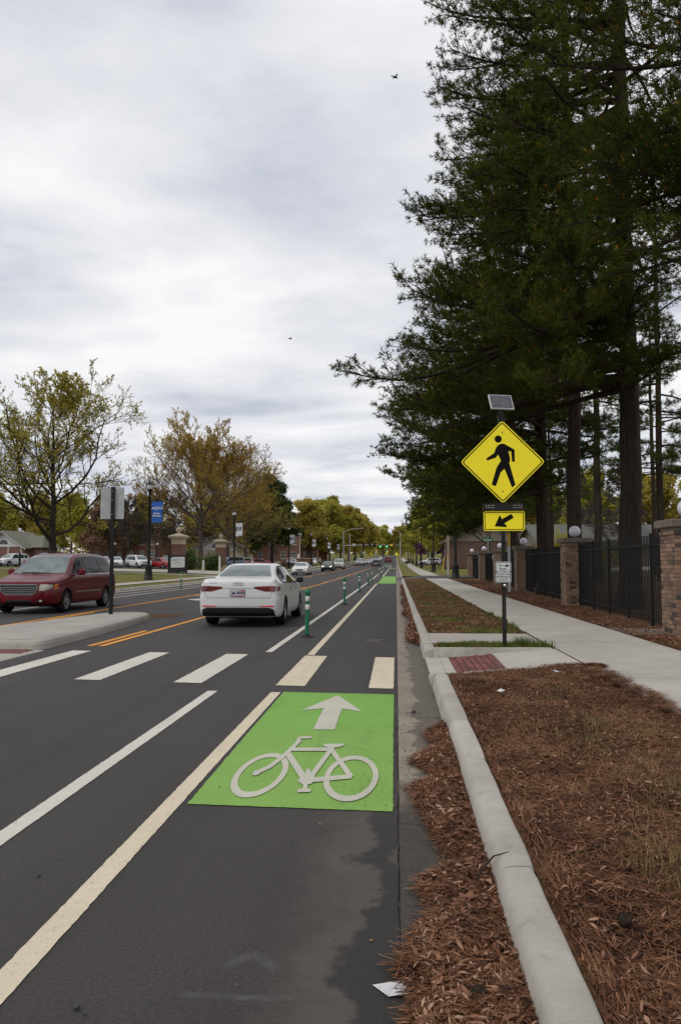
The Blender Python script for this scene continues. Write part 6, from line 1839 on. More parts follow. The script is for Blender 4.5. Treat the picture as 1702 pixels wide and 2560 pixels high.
# ------------------------------------------------------------------ buildings
B_RED = mat_brick('red_brickwork', (0.22, 0.085, 0.055), (0.15, 0.058, 0.04), (0.26, 0.20, 0.16))
B_BRN = mat_brick('brown_brickwork', (0.13, 0.068, 0.048), (0.085, 0.046, 0.034), (0.13, 0.10, 0.08), 0.6)
A_TRIM = M('white_trim', (0.58, 0.56, 0.52), (0.50, 0.48, 0.45), 3, 0.7)
A_CREAMW = M('cream_stone', (0.50, 0.42, 0.30), (0.42, 0.35, 0.25), 3, 0.85)
A_ROOFG = M('grey_shingles', (0.13, 0.13, 0.115), (0.09, 0.09, 0.08), 5, 0.9, bmp=.4)
A_ROOFB = M('brown_shingles', (0.115, 0.085, 0.068), (0.08, 0.06, 0.05), 5, 0.9, bmp=.4)
A_SIDING = M('taupe_siding', (0.20, 0.165, 0.13), (0.16, 0.135, 0.105), 4, 0.85)
A_ROOFT = M('green_grey_roof', (0.17, 0.165, 0.125), (0.12, 0.12, 0.09), 4, 0.9)
def window(parent, x, z, w, h, y, wallm=None):
    """window on a face looking to -y, at local y"""
    f = MB().ring(rrect(w, h, 0.01, 1, x, z), rrect(w - 0.16, h - 0.16, 0.01, 1, x, z), 'y', y - 0.06, y + 0.02).build('window', A_TRIM, parent)
    MB().box(x - w / 2 + .08, x + w / 2 - .08, y - 0.02, y - 0.01, z - h / 2 + .08, z + h / 2 - .08).build('pane', A_PANE, f)
    MB().box(x - 0.03, x + 0.03, y - 0.05, y - 0.021, z - h / 2 + .08, z + h / 2 - .08).box(x - w / 2 + .08, x + w / 2 - .08, y - 0.047, y - 0.024, z - .03, z + .03).build('muntin', A_TRIM, f)
    MB().box(x - w / 2 - .08, x + w / 2 + .08, y - 0.11, y + .01, z - h / 2 - .12, z - h / 2 - .002).build('sill', A_TRIM, f)
def hall(name, x, y, W_, D_, H_, rz, label, wall, roofm, cols, rws, wsize=(1.0, 1.6), roof_h=2.2, over=0.5, z=None):
    o = thing(name, (x, y, (gz(x, y) if z is None else z) - .2), label, 'building', None, rz)
    MB().box(-W_ / 2, W_ / 2, 0, D_, 0, H_).build('wall', wall, o)
    MB().box(-W_ / 2 - .06, W_ / 2 + .06, -.06, D_ + .06, 0, .7).build('plinth', A_CREAMW, o)
    for fx in cols:
        for rz_ in rws:
            window(o, fx, rz_, wsize[0], wsize[1], 0)
    a, b = W_ / 2 + over, over
    r = [(-a, -b, H_), (a, -b, H_), (a, D_ + b, H_), (-a, D_ + b, H_), (-a + D_ / 2, D_ / 2, H_ + roof_h), (a - D_ / 2, D_ / 2, H_ + roof_h)]
    MB().add(r, [(0, 1, 5, 4), (1, 2, 5), (2, 3, 4, 5), (3, 0, 4), (0, 3, 2, 1)]).build('roof', roofm, o)
    MB().box(-a + .05, a - .05, -b + .05, D_ + b - .05, H_ - .32, H_ - .004).build('cornice', A_TRIM, o)
    return o
h1 = hall('brick_hall', -33.5, 190, 20, 11, 7.6, .10, 'red brick two-storey hall with white windows behind the dark evergreen', B_RED, A_ROOFB, [-8, -5.4, -2.6, 0.4, 3.2, 6, 8.6], [2.2, 5.6], (1.2, 1.7))
dr = MB().box(-6.4, -5.2, -.08, 0, .7, 2.9).build('door', A_TRIM, h1)
MB().box(-6.15, -5.45, -.10, -.081, 1.6, 2.7).build('pane', A_PANE, dr)
h2 = hall('brick_hall', -28.6, 212, 15, 12, 7.4, .12, 'tan and red brick hall wing right of the dark evergreen', B_RED, A_ROOFB, [-6, -4, -2, 0, 2, 4, 6], [2.3, 5.3], (0.9, 2.0))
for xx in (-7.3, -5, 7.3):
    MB().box(xx - .2, xx + .2, -.12, -.002, 0, 7.0).build('quoin', A_CREAMW, h2)
hall('brick_hall', -63, 178, 18, 10, 8.4, -.25, 'red brick apartment block glimpsed behind bare trees', B_RED, A_ROOFB, [-7, -4, -1, 2, 5, 7.6], [2.2, 5.0, 7.2], (1.2, 1.5))
# white gabled house on the far left
def gable_house(x, y, W_, D_, H_, RH, rz, label, wall, gab, roofm, z=None, porch=True, name='gabled_house', arch_win=False, over=.6):
    o = thing(name, (x, y, (gz(x, y) if z is None else z) - .2), label, 'house', None, rz)
    MB().box(-W_ / 2, W_ / 2, 0, D_, 0, H_).build('wall', wall, o)
    MB().prism([(-W_ / 2 - .05, H_), (W_ / 2 + .05, H_), (0, H_ + RH)], 'y', -0.1, D_).build('gable', gab, o)
    t = .18
    s = RH / (W_ / 2)
    for sg_ in (1, -1):
        MB().prism([(0, H_ + RH + .04), (sg_ * (W_ / 2 + over), H_ - over * s + .04), (sg_ * (W_ / 2 + over), H_ - over * s + .04 + t), (0, H_ + RH + .04 + t)], 'y', -.7, D_ + .5).build('roof_slope', roofm, o)
        MB().prism([(0, H_ + RH - .12), (sg_ * (W_ / 2 + over), H_ - over * s - .14), (sg_ * (W_ / 2 + over), H_ - over * s + .034), (0, H_ + RH + .034)], 'y', -.74, -.68).build('barge_board', gab, o)
    if porch:
        for k in range(4):
            xx = -W_ / 2 + .3 + k * (W_ - .6) / 3
            MB().tube([(xx, -.55, 0), (xx, -.55, H_)], .13, 8).build('porch_post', A_TRIM, o)
    if arch_win:
        q = [(0.9 * math.cos(t_), H_ + .5 + .8 * math.sin(t_)) for t_ in np.linspace(0, PI, 11)]
        MB().prism(q, 'y', -.14, -.101).build('fanlight', A_PANE, o)
    return o
ghh = gable_house(-71.0, 138, 8.5, 8, 3.2, 2.8, -.15, 'white gabled house with green-grey roof at the far left', B_RED, A_TRIM, A_ROOFT, arch_win=True)
w2 = MB().box(4.25, 6.4, 2, 7, 0, 3.1).build('side_wing', B_RED, ghh)
MB().add([(2.0, 1.4, 3.1), (7.0, 1.4, 3.1), (7.0, 7.6, 3.1), (2.0, 7.6, 3.1), (0.5, 4.5, 5.4), (5.2, 4.5, 5.4)], [(0, 1, 5, 4), (1, 2, 5), (2, 3, 4, 5), (3, 0, 4), (0, 3, 2, 1)]).build('wing_roof', A_ROOFT, ghh)
gable_house(-34.2, 148, 11.5, 15, 3.0, 3.0, .1, 'cream gabled building with a fan window between the gate pillars', A_CREAMW, A_TRIM, A_ROOFB, arch_win=True)
gable_house(-27.2, 262, 8, 8, 3, 3, .2, 'small red-roofed house behind the far left lamps', B_RED, M('red_roof', (.30, .075, .05), (.22, .055, .04)), M('red_roof', (.3, .075, .05)), porch=False)
hr = gable_house(14.2, 122, 13.6, 12, 4.1, 3.0, -.06, 'brown brick house with taupe gable beyond the fence', B_BRN, A_SIDING, A_ROOFB, z=.95, porch=False, over=.9)
# long low house seen through the pines
lh = gable_house(17.5, 104, 11, 20, 3.2, 2.6, R(-90) + .10, 'long low grey-roofed house seen between the pine trunks', A_SIDING, A_SIDING, A_ROOFG, porch=False, name='low_house')
gable_house(46, 92, 10, 12, 2.7, 2.5, .3, 'pale gabled house end seen right of the largest pine trunk', A_TRIM, A_SIDING, A_ROOFG, porch=False, name='low_house')

# ------------------------------------------------------------------ campus gate
B_GATE = mat_brick('gate_brickwork', (0.20, 0.078, 0.052), (0.12, 0.05, 0.036), (0.18, 0.13, 0.10))
A_STONE = M('gate_stone', (0.44, 0.36, 0.27), (0.36, 0.295, 0.22), 3, 0.9)
for x, y, lab in ((-22.6, 80.5, 'tall brick gate pillar with stone ball, behind the welcome sign'), (-23.2, 103, 'tall brick gate pillar with stone ball, above the white sedan roof')):
    o = thing('gate_pillar', (x, y, gz(x, y) - .05), lab, 'pillar', 'campus gate pillars')
    MB().bev((0, 0, .33), (1.42, 1.42, .66), .03).build('base', A_STONE, o)
    MB().box(-.59, .59, -.59, .59, .6, 2.95).build('shaft', B_GATE, o)
    MB().bev((0, 0, 3.20), (1.22, 1.22, .50), .02).build('stone_band', A_STONE, o)
    MB().add([(-.63, -.63, 3.45), (.63, -.63, 3.45), (.63, .63, 3.45), (-.63, .63, 3.45), (-.92, -.92, 3.70), (.92, -.92, 3.70), (.92, .92, 3.70), (-.92, .92, 3.70), (-.92, -.92, 3.80), (.92, -.92, 3.80), (.92, .92, 3.80), (-.92, .92, 3.80), (-.42, -.42, 4.0), (.42, -.42, 4.0), (.42, .42, 4.0), (-.42, .42, 4.0)],
             [(0, 1, 5, 4), (1, 2, 6, 5), (2, 3, 7, 6), (3, 0, 4, 7), (4, 5, 9, 8), (5, 6, 10, 9), (6, 7, 11, 10), (7, 4, 8, 11), (8, 9, 13, 12), (9, 10, 14, 13), (10, 11, 15, 14), (11, 8, 12, 15), (12, 13, 14, 15)]).build('capital', A_STONE, o)
    MB().lathe([(.38, 4.0), (.36, 4.06), (.18, 4.12), (.13, 4.2)], 14).build('neck', A_STONE, o)
    MB().sphere((0, 0, 4.46), .30, 18, 12).build('ball_finial', A_STONE, o)
ws = thing('welcome_sign', (-20.9, 74.2, gz(-20.9, 74.2)), 'black framed welcome sign with white face before the gate pillar', 'sign', None, R(14))
MB().bev((0, 0, .95), (1.66, .16, 1.70), .02).build('panel', M('sign_black', (.018, .018, .026), (.014, .014, .02)), ws)
for s in (-1, 1): MB().box(s * .86 - .06, s * .86 + .06, -.10, .10, 0, 2.0).build('post', A_BLACK, ws)
MB().prism([(-.64, .60), (.30, .60), (.66, .66), (.66, 1.62), (-.32, 1.62), (-.64, 1.54)], 'y', -.095, -.081).build('white_face', A_SIGNW, ws)
MB().prism([(.0, .555), (.66, .555), (.66, .655), (.30, .595)], 'y', -.0945, -.081).build('purple_band', A_PURP, ws)
text_obj('WELCOME TO UCA', .135, A_SIGNK, ws, (.01, -.098, 1.32), ext=.002)
for i, t in enumerate(['Enter to learn', 'Visitor information']):
    text_obj(t, .07, A_SIGNK, ws, (.01, -.098, 1.12 - i * .10), ext=.002)
MB().prism([(-.03, .75), (.03, .75), (0, .82)], 'y', -.098, -.0945).build('small_mark', A_PURP, ws)
for x, y, h, m_, lab in ((-19.6, 79.0, 1.25, A_TRIM, 'white pointed post between the gate pillars'), (-27.2, 97, 1.9, A_BLACK, 'dark slim post in front of the red parked sedan'), (-46.8, 95, 1.7, A_BLACK, 'dark slim post in front of the white parked sport utility'), (-20.4, 90, 1.7, A_TRIM, 'tall slim white post left of the farther gate pillar')):
    o = thing('marker_post', (x, y, gz(x, y)), lab, 'post', 'slim posts by the lot')
    MB().box(-.10, .10, -.10, .10, 0, h).build('shaft', m_, o)
    MB().add([(-.1, -.1, h), (.1, -.1, h), (.1, .1, h), (-.1, .1, h), (0, 0, h + .16)], [(0, 1, 4), (1, 2, 4), (2, 3, 4), (3, 0, 4)]).build('point', m_, o)
for i, (x, y) in enumerate([(-47.5, 130), (-39.5, 128), (-29.5, 118)]):
    o = thing('globe_lamp_post', (x, y, gz(x, y)), ['globe lamp post left of the median sign post', 'globe lamp post left of the blue banner lamp', 'globe lamp post between the gate pillars'][i], 'lamp post', 'globe lamp posts in the lot')
    MB().tube([(0, 0, 0), (0, 0, 3.3)], .06, 8).build('pole', A_BLACK, o)
    MB().sphere((0, 0, 3.52), .22, 12, 8).build('globe', A_TRIM, o)
fp = thing('flagpole', (-21.5, 175, gz(-21.5, 175)), 'white flagpole beyond the brick hall', 'flagpole')
MB().tube([(0, 0, 0), (0, 0, 8)], [.08, .05], 8).build('pole', A_TRIM, fp); MB().sphere((0, 0, 8.08), .1, 8, 6).build('finial', A_TRIM, fp)
mn = thing('stone_monument', (-21.3, 171, gz(-21.3, 171)), 'small pale stone monument beside the flagpole', 'monument')
MB().lathe([(.8, 0), (.8, .5), (.6, .55), (.55, 1.2), (.3, 1.5), (.22, 2.3), (.0001, 2.6)], 10).build('statue', A_TRIM, mn)
bw_ = thing('low_brick_wall', (-20.3, 167, gz(-20.3, 167)), 'low brick wall behind the oncoming white sedan', 'wall')
MB().box(-2.6, 2.6, -.2, .2, 0, 1.5).build('brickwork', B_GATE, bw_); MB().box(-2.7, 2.7, -.26, .26, 1.5, 1.64).build('coping', A_STONE, bw_)

# birds
for i, (x, y, z) in enumerate([(0.06, 40, 27.1), (-8.2, 60, 19.0)]):
    o = thing('bird', (x, y, z), ['small dark bird flying high near the pine tops', 'small dark bird flying lower, left of the pines'][i], 'bird', None, 0.6)
    b = MB().tube([(-.16, 0, 0), (-.08, 0, .01), (.05, 0, .0), (.14, 0, .01), (.19, 0, .0)], [.015, .04, .05, .03, .005], 8)
    b.add([(-.03, .03, .01), (.06, .03, .01), (.02, .26, .07), (-.05, .22, .06)], [(0, 1, 2, 3)]).add([(-.03, -.03, .01), (.06, -.03, .01), (.02, -.26, .05), (-.05, -.22, .04)], [(0, 3, 2, 1)])
    b.add([(-.14, -.02, 0), (-.14, .02, 0), (-.26, .05, 0), (-.26, -.05, 0)], [(0, 1, 2, 3)])
    b.build('body', A_DARK, o)

# ------------------------------------------------------------------ litter, straw, grass
L_STRAW = mat_leaf('fallen_pine_straw', [(0.016, 0.008, 0.005), (0.095, 0.038, 0.017), (0.18, 0.080, 0.038), (0.33, 0.175, 0.092)], 0.8, 2.6, 0.0, isl=0.68)
L_DEAD = mat_leaf('dead_oak_leaves', [(0.032, 0.016, 0.011), (0.14, 0.060, 0.034), (0.25, 0.122, 0.072), (0.42, 0.265, 0.175)], 0.75, 3.0, 0.0, isl=0.7)
L_DRY = mat_leaf('dry_grass', [(0.16, 0.11, 0.04), (0.24, 0.175, 0.075), (0.30, 0.23, 0.11)], 0.8, 4.0, 0.1, 40)
L_GRASS = mat_leaf('green_grass', [(0.055, 0.085, 0.012), (0.095, 0.13, 0.018), (0.15, 0.18, 0.03)], 0.7, 4.0, 0.25, 40)
def needle_tris(P, az, el, L, wd, g):
    D = np.stack([np.cos(az) * np.cos(el), np.sin(az) * np.cos(el), np.sin(el)], 1)
    S = unit(np.stack([-D[:, 1], D[:, 0], np.zeros(len(D))], 1)) * (wd / 2)[:, None]
    A = P - D * L[:, None] / 2; B = P + D * L[:, None] / 2
    A[:, 2] = np.maximum(A[:, 2], P[:, 2] - 0.01); B[:, 2] = np.maximum(B[:, 2], P[:, 2] - 0.01)
    B[:, 2] += L * g.uniform(0, .06, len(P))
    V = np.stack([A - S, A + S, B + S * .5, B - S * .5], 1).reshape(-1, 3)
    return V, np.arange(len(V)).reshape(-1, 4)
def leaf_quads(P, size, g, tilt=0.5):
    n = len(P)
    az = g.uniform(0, 6.283, n)
    N = unit(np.stack([g.normal(0, tilt, n), g.normal(0, tilt, n), np.ones(n)], 1))
    A = np.stack([np.cos(az), np.sin(az), np.zeros(n)], 1); A = unit(A - N * (A * N).sum(1, keepdims=True)); B = np.cross(N, A)
    s = size[:, None]; cu = N * s * g.uniform(-0.15, 0.5, (n, 1))
    w = g.uniform(0.10, 0.30, (n, 1))
    V = np.stack([P - A * s, P - A * s * .3 - B * s * w + cu, P + A * s * .35 - B * s * w * .8 + cu, P + A * s, P + A * s * .35 + B * s * w * .8 + cu * .6, P - A * s * .3 + B * s * w + cu * .6], 1)
    V[:, :, 2] = np.maximum(V[:, :, 2], (P[:, 2] - 0.006)[:, None])
    k = np.arange(n) * 6
    F = np.concatenate([np.stack([k, k + 1, k + 2, k + 3], 1), np.stack([k, k + 3, k + 4, k + 5], 1)])
    return V.reshape(-1, 3), F
def stuff(name, V, F, mat, label, cat):
    return tag(link(bpy.data.objects.new(name, arr_mesh(name, V, F, mat))), label, cat, None, 'stuff')
g = np.random.default_rng(99)
def bedz(P):
    return np.array([bed_z(a, b) for a, b in P])
# near bed
def near_pts(n, x0=.605, x1=2.40, y0=1.8, y1=10.02, bias=1.6):
    out, c = [], 0
    while c < n:
        y = y0 + (y1 - y0) * g.random(n) ** bias
        x = x0 + (x1 - x0) * g.random(n)
        # matted clumps with thinner places between them
        d = .5 + .25 * np.sin(x * 9.1 + 2.2 * np.sin(y * 2.7)) + .25 * np.sin(y * 6.3 + 2.0 * np.sin(x * 4.9 + y))
        ok = g.random(n) < .22 + .9 * d ** 1.5
        out.append(np.stack([x, y], 1)[ok]); c += ok.sum()
    return np.concatenate(out)[:n]
def make_bed(n_need, n_leaf, region, zf, name, lab, lsize=(.008, .027), nl=(.10, .20), wd=.0030):
    P2 = region(n_need); z = zf(P2) + g.uniform(0.004, 0.030, len(P2))
    # needles lie in swirled drifts
    az = 0.9 + 1.2 * np.sin(P2[:, 0] * 5 + P2[:, 1] * 1.7) + g.normal(0, 1.15, len(P2))
    by_curb = (np.abs(P2[:, 0] - .60) < .10) & (P2[:, 1] < 12)
    az = np.where(by_curb, math.pi / 2 + g.normal(0, .22, len(P2)), az)
    V, F = needle_tris(np.column_stack([P2, z]), az, g.normal(0.0, 0.10, len(P2)), g.uniform(nl[0], nl[1], len(P2)), g.uniform(wd * .7, wd * 1.4, len(P2)) * (1 + P2[:, 1] / 9), g)
    stuff(name, V, F, L_STRAW, lab, 'pine straw')
    P2 = region(n_leaf); z = zf(P2) + g.uniform(0.010, 0.042, len(P2))
    V, F = leaf_quads(np.column_stack([P2, z]), g.uniform(lsize[0], lsize[1], len(P2)), g)
    return stuff('leaf_litter', V, F, L_DEAD, 'brown dead leaves ' + lab.split(' ', 2)[2], 'leaf litter')
make_bed(80000, 19000, lambda n: near_pts(n), bedz, 'pine_straw', 'fallen pine straw covering the near planting bed')
# ragged drift spilling over the walk edge and on the strip behind the walk
def strip_pts(n):
    y = 3 + 11.2 * g.random(n); return np.stack([2.40 - np.abs(g.normal(0, .05, n)) * 0 + g.normal(0, .045, n) + 0.03 * np.sin(y * 5) + .03 * np.sin(y * 13), y * 0 + np.minimum(y, 9.9)], 1)
make_bed(5000, 500, strip_pts, lambda P: np.full(len(P), 0.158), 'pine_straw', 'fallen pine straw spilling onto the sidewalk edge')
def back_pts(n):
    y = 8 + 50 * g.random(n) ** 1.6; x = 4.17 + np.abs(g.normal(0, .55, n)) - 0.05
    return np.stack([x, y], 1)
make_bed(16000, 2500, back_pts, lambda P: np.array([gz(a, b) + .005 for a, b in P]), 'pine_straw', 'fallen pine straw between the sidewalk and fence', (.02, .05), (.1, .22), .005)
def verge_pts(n):
    y = 14.6 + 34 * g.random(n * 3) ** 1.5; x = .62 + 1.72 * g.random(n * 3)
    ok = (np.sin(x * 4 + y * .9) + np.sin(y * 2.1 + 1)) < .45
    return np.stack([x, y], 1)[ok][:n]
make_bed(9000, 4500, verge_pts, bedz, 'pine_straw', 'fallen pine straw in rusty patches on the far verge', (.02, .045), (.1, .2), .006)
# gutter drift: lobed heap against the curb
lob_y = np.array([1.8, 2.53, 2.64, 2.84, 3.13, 3.30, 3.58, 3.8, 4.15, 4.76, 5.07, 5.32, 5.73, 6.19, 6.61, 7.13, 7.3, 13.6, 14.5, 17, 20, 22, 25, 28, 33, 36, 42, 48, 52])
lob_x = np.array([0.05, 0.05, 0.06, 0.02, 0.09, 0.16, 0.10, 0.27, 0.21, 0.12, 0.08, 0.29, 0.10, 0.31, 0.24, 0.42, 0.46, 0.46, 0.20, 0.24, 0.38, 0.16, 0.30, 0.18, 0.32, 0.2, 0.3, 0.25, .46])
def gut_h(P):
    e = np.interp(P[:, 1], lob_y, lob_x) + .01
    t = np.clip((P[:, 0] - e) / np.maximum(.05, .42 - e), 0, 1)
    return t
def gut_pts(n, far=False):
    out = []
    c = 0
    while c < n:
        y = (1.8 + 5.6 * g.random(n) ** 1.3) if not far else (13.6 + 38 * g.random(n) ** 1.5)
        x = -.05 + .45 * g.random(n)
        P = np.stack([x, y], 1); e = np.interp(y, lob_y, lob_x)
        ok = x > e + g.normal(0, .015, n)
        out.append(P[ok]); c += ok.sum()
    return np.concatenate(out)[:n]
def gut_z(P):
    t = gut_h(P); return np.array([bz(b) for b in P[:, 1]]) + .004 + .042 * t ** .8
ys = np.linspace(1.6, 7.4, 90); xs = np.linspace(0, 1, 9)
Vh = []
for yv in ys:
    e = float(np.interp(yv, lob_y, lob_x))
    for tv in xs:
        xv = e + (.43 - e) * tv
        Vh.append((xv, yv, .0035 + (.034 * tv ** .8 if e < .44 else 0)))
nx = len(xs)
Fh = np.array([(j * nx + i, j * nx + i + 1, (j + 1) * nx + i + 1, (j + 1) * nx + i) for j in range(len(ys) - 1) for i in range(nx - 1)])
stuff('leaf_heap', np.array(Vh), Fh, A_STRAW, 'packed brown leaf mould heaped against the near curb', 'leaf litter')
make_bed(24000, 7500, lambda n: gut_pts(n), gut_z, 'pine_straw', 'fallen pine straw drifted in the near gutter', (.010, .030), (.07, .17))
make_bed(6000, 5000, lambda n: gut_pts(n, True), gut_z, 'pine_straw', 'fallen pine straw drifted in the gutter beyond the crossing', (.025, .055), (.1, .2), .006)
# loose bits on road and gutter
def grit(n, x0, x1, y0, y1, s0, s1, mat, lab, zf=lambda P: np.full(len(P), .004)):
    P2 = np.stack([x0 + (x1 - x0) * g.random(n), y0 + (y1 - y0) * g.random(n) ** 1.5], 1)
    P = np.column_stack([P2, zf(P2) + .003]); s = g.uniform(s0, s1, n)[:, None]
    T = np.array([[1, 0, 0], [-.5, .8, 0], [-.5, -.8, 0], [0, 0, 1]])
    V = (P[:, None, :] + T[None] * s[:, :, None] * g.uniform(.6, 1.2, (n, 4, 1))).reshape(-1, 3)
    k = np.arange(n) * 4
    F = np.concatenate([np.stack([k, k + 1, k + 3], 1), np.stack([k + 1, k + 2, k + 3], 1), np.stack([k + 2, k, k + 3], 1)])
    stuff('road_grit', V, F, mat, lab, 'grit')
grit(500, -.35, .15, 2.2, 9, .002, .006, M('dark_grit', (.03, .026, .022), (.07, .06, .05), 300), 'dark grit crumbs along the near asphalt edge')
grit(110, -3.0, 0, 2.2, 9, .002, .006, M('pale_grit', (.16, .14, .12), (.1, .09, .08), 300), 'pale grit scattered over the near asphalt')
grit(1400, .0, .30, 2.5, 8, .002, .007, M('dark_grit', (.03, .026, .022)), 'dark crumbs edging the near gutter drift')
# grass
def blades(P2, z, L, wd, mat, name, lab, lean=.5):
    n = len(P2); az = g.uniform(0, 6.283, n)
    base = np.column_stack([P2, z]); d1 = np.stack([np.cos(az) * lean * g.random(n), np.sin(az) * lean * g.random(n), np.ones(n)], 1)
    S = np.stack([-np.sin(az), np.cos(az), np.zeros(n)], 1) * (wd / 2)
    Lq = L[:, None]
    m_ = base + d1 * Lq * .55; t = m_ + (d1 * np.array([2.0, 2.0, .55])) * Lq * .5
    V = np.stack([base - S, base + S, m_ + S * .8, m_ - S * .8, t, t + S * .01], 1).reshape(-1, 3)
    k = np.arange(n) * 6
    F = np.concatenate([np.stack([k, k + 1, k + 2, k + 3], 1), np.stack([k + 3, k + 2, k + 5, k + 4], 1)])
    return stuff(name, V, F, mat, lab, 'grass')
def tufts(centers, per, rad, L, wd, mat, name, lab):
    c = np.repeat(centers, per, 0) + g.normal(0, rad, (len(centers) * per, 2))
    c[:, 0] = np.clip(c[:, 0], .65, 2.36)
    blades(c, bedz(c) - .003, g.uniform(L[0], L[1], len(c)), wd, mat, name, lab)
c = np.stack([.62 + 1.72 * g.random(300), 14.6 + 44 * g.random(300) ** 1.5], 1)
c = c[(np.sin(c[:, 0] * 4 + c[:, 1] * .9) + np.sin(c[:, 1] * 2.1 + 1)) > -.5]
tufts(c, 44, .10, (.03, .11), .007, L_GRASS, 'grass', 'green grass tufts in the verge beyond the crossing')
c = np.stack([.66 + 1.66 * g.random(420), 14.6 + 36 * g.random(420) ** 1.5], 1)
tufts(c, 26, .12, (.03, .09), .006, L_DRY, 'grass', 'dry straw grass in the verge beyond the crossing')
c = np.stack([.66 + 1.6 * g.random(90), 12.12 + .8 * g.random(90)], 1)
tufts(c, 40, .06, (.03, .09), .005, L_GRASS, 'grass', 'green grass in the small bed around the sign post')
tufts(np.array([(2.02, 12.75), (2.12, 12.55), (2.2, 12.25), (2.26, 12.15), (1.95, 12.8)]), 90, .06, (.08, .20), .006, L_GRASS, 'grass', 'tall grass clump at the corner of the sign bed')
tufts(np.array([(2.30, 16.2), (2.33, 17.2), (2.3, 18.0), (2.32, 15.7), (2.3, 19.6)]), 90, .08, (.08, .18), .007, L_GRASS, 'grass', 'tall weeds along the walk beyond the crossing')
tufts(np.array([(1.75, 4.6), (1.95, 5.2), (1.62, 4.75), (1.45, 5.4), (.98, 9.7), (1.02, 9.75), (1.9, 6.6), (1.36, 4.3), (1.9, 8.6)]), 46, .07, (.03, .09), .003, L_GRASS, 'grass', 'sparse green blades in the near planting bed')
c = np.concatenate([np.stack([1.0 + 1.1 * g.random(50), 3.0 + 5.5 * g.random(50)], 1), np.array([1.28, 3.5]) + g.normal(0, .17, (50, 2)), np.array([1.65, 4.6]) + g.normal(0, .22, (50, 2)), np.array([1.5, 6.2]) + g.normal(0, .3, (40, 2))])
tufts(c, 34, .07, (.03, .10), .0036, L_DRY, 'grass', 'dry bent grass in the near planting bed')

# single finds
ol = thing('oak_leaf', (.27, 3.30, .06), 'large curled brown oak leaf on the gutter drift', 'leaf', None, .3)
out = [(-.07, 0), (-.045, .012), (-.04, .034), (-.015, .02), (-.005, .045), (.015, .022), (.04, .034), (.045, .01), (.075, 0), (.045, -.01), (.04, -.03), (.015, -.02), (0, -.045), (-.02, -.02), (-.04, -.03), (-.045, -.012)]
mb = MB(); n = len(out)
mb.add([(x, y, .012 * math.sin(x * 30) + abs(y) * .35) for x, y in out] + [(0, 0, 0)], [(i, (i + 1) % n, n) for i in range(n)], True).build('blade', L_DEAD, ol, recalc=False)
MB().tube([(-.07, 0, 0), (-.12, .01, .006)], .0015, 5).build('stem', A_BARK_B, ol)
for i, (x, y, z, mt, lab) in enumerate([(.33, 3.62, .06, M('pale_yellow_leaf', (.52, .46, .18)), 'pale yellow leaf caught against the curb'), (.24, 4.62, .045, M('pale_yellow_leaf', (.52, .46, .18)), 'yellow leaf on the gutter drift near the green box'), (-.42, 4.35, .006, M('orange_leaf', (.5, .25, .03)), 'tiny orange leaf on the asphalt below the green box'), (-.10, 3.05, .006, M('orange_leaf', (.5, .25, .03)), 'small orange leaf on the dark wet-looking asphalt')]):
    o = thing('fallen_leaf', (x, y, z), lab, 'leaf', None, i * 1.3)
    k_ = .03 if i < 2 else .010
    mb = MB().add([(-k_, 0, 0), (0, -k_ * .5, k_ * .25), (k_, 0, .003), (0, k_ * .5, k_ * .2)], [(0, 1, 2), (0, 2, 3)]); mb.build('blade', mt, o, recalc=False)
pc = thing('paper_scrap', (-.035, 2.72, .006), 'torn white paper scrap at the edge of the gutter drift', 'paper', None, -.35)
MB().add([(-.055, .0, 0), (.02, -.045, 0), (.085, -.02, .012), (.07, .03, .02), (.01, .045, .004)], [(0, 1, 2, 3, 4)]).build('sheet', M('paper_white', (.66, .65, .66)), pc, recalc=False)
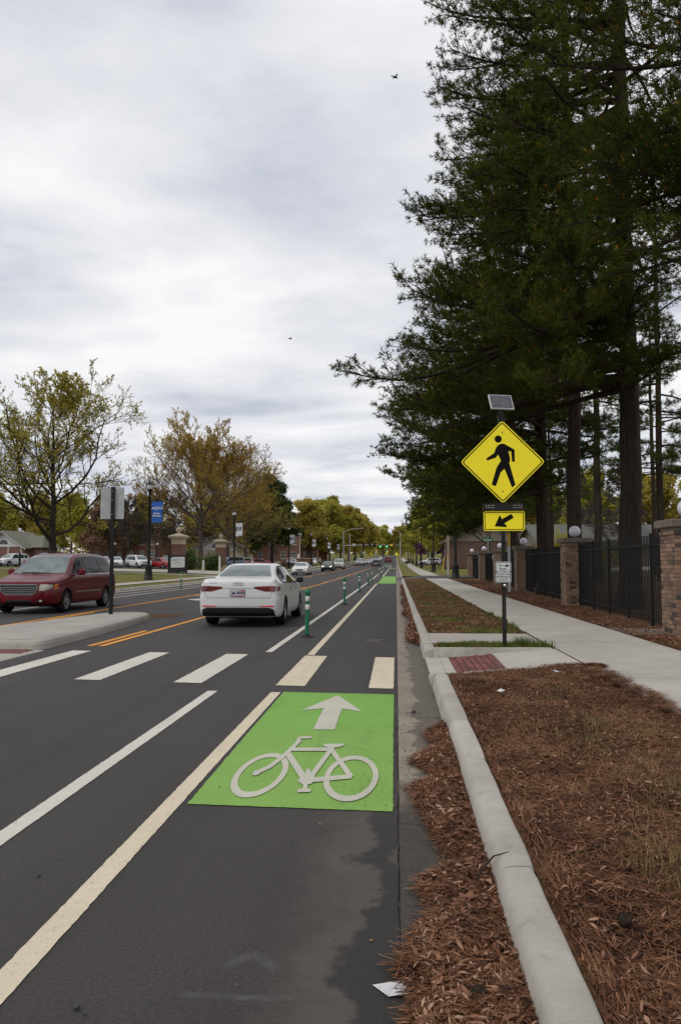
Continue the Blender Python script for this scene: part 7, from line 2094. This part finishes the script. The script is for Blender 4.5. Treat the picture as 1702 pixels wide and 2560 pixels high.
for (x, y, z, lab) in ((1.02, 7.9, .17, 'small white scrap on the planting bed by the ramp'), (.80, 12.7, .16, 'white scrap in the small bed by the curb end'), (1.85, 9.35, .17, 'white wrapper on the far part of the near bed')):
    o = thing('paper_scrap', (x, y, z), lab, 'paper', None, x)
    MB().add([(-.05, -.02, 0), (.04, -.03, .006), (.05, .03, .016), (-.03, .03, .004)], [(0, 1, 2, 3)]).build('sheet', M('paper_white', (.66, .65, .66)), o, recalc=False)
tw = thing('twig', (.36, 3.55, .085), 'dark twig leaning over the near curb', 'twig')
MB().tube([(-.03, -.07, -.02), (.02, -.02, .03), (.06, .02, .055), (.13, .05, .065)], [.005, .0045, .004, .002], 6).tube([(.02, -.02, .03), (.025, .01, .075)], [.003, .0015], 5).build('stick', A_BARK_P, tw)
for i, (x, y, z) in enumerate([(.80, 2.92, .165), (.26, 2.62, .055)]):
    o = thing('pine_cone', (x, y, z), ['dark pine cone on the bed beside the near curb', 'dark pine cone half sunk in the gutter drift'][i], 'pine cone', None, i)
    mb = MB().lathe([(.0001, -.03), (.018, -.022), (.024, -.005), (.020, .012), (.010, .026), (.0001, .032)], 10)
    for q in range(24):
        a = q * 2.4; zz = -.022 + q * .002; rr = .022 * math.sin(max(.3, (1 - q / 26) * 2.2))
        mb.add([(rr * math.cos(a - .3), rr * math.sin(a - .3), zz), (rr * math.cos(a + .3), rr * math.sin(a + .3), zz), ((rr + .008) * math.cos(a), (rr + .008) * math.sin(a), zz + .006)], [(0, 1, 2)])
    ob = mb.build('scales', A_BARK_P, o); ob.rotation_euler = (R(80), .2, 0)
for i, (x, y, r_) in enumerate([(-1.02, 2.53, .012), (-.98, 2.50, .007), (-1.62, 3.55, .010), (.16, 7.6, .022), (-2.3, 4.2, .008), (-1.12, 5.0, .006)]):
    o = thing('pebble', (x, y, .006), ['dark pebble at the bottom edge of the asphalt', 'smaller dark pebble beside the bottom pebble', 'black pebble left of the cream stripe', 'dark stone on the gutter concrete by the green box', 'small pebble between the two stripes', 'tiny stone on the cream stripe'][i], 'pebble')
    mb = MB().sphere((0, 0, r_ * .5), r_, 8, 6, .6); mb.v = [(a * (1 + .3 * math.sin(q)), b * (1 + .2 * math.cos(q * 2)), c_) for q, (a, b, c_) in enumerate(mb.v)]
    mb.build('stone', M('dark_stone', (.03, .028, .027), (.06, .055, .05), 60), o)
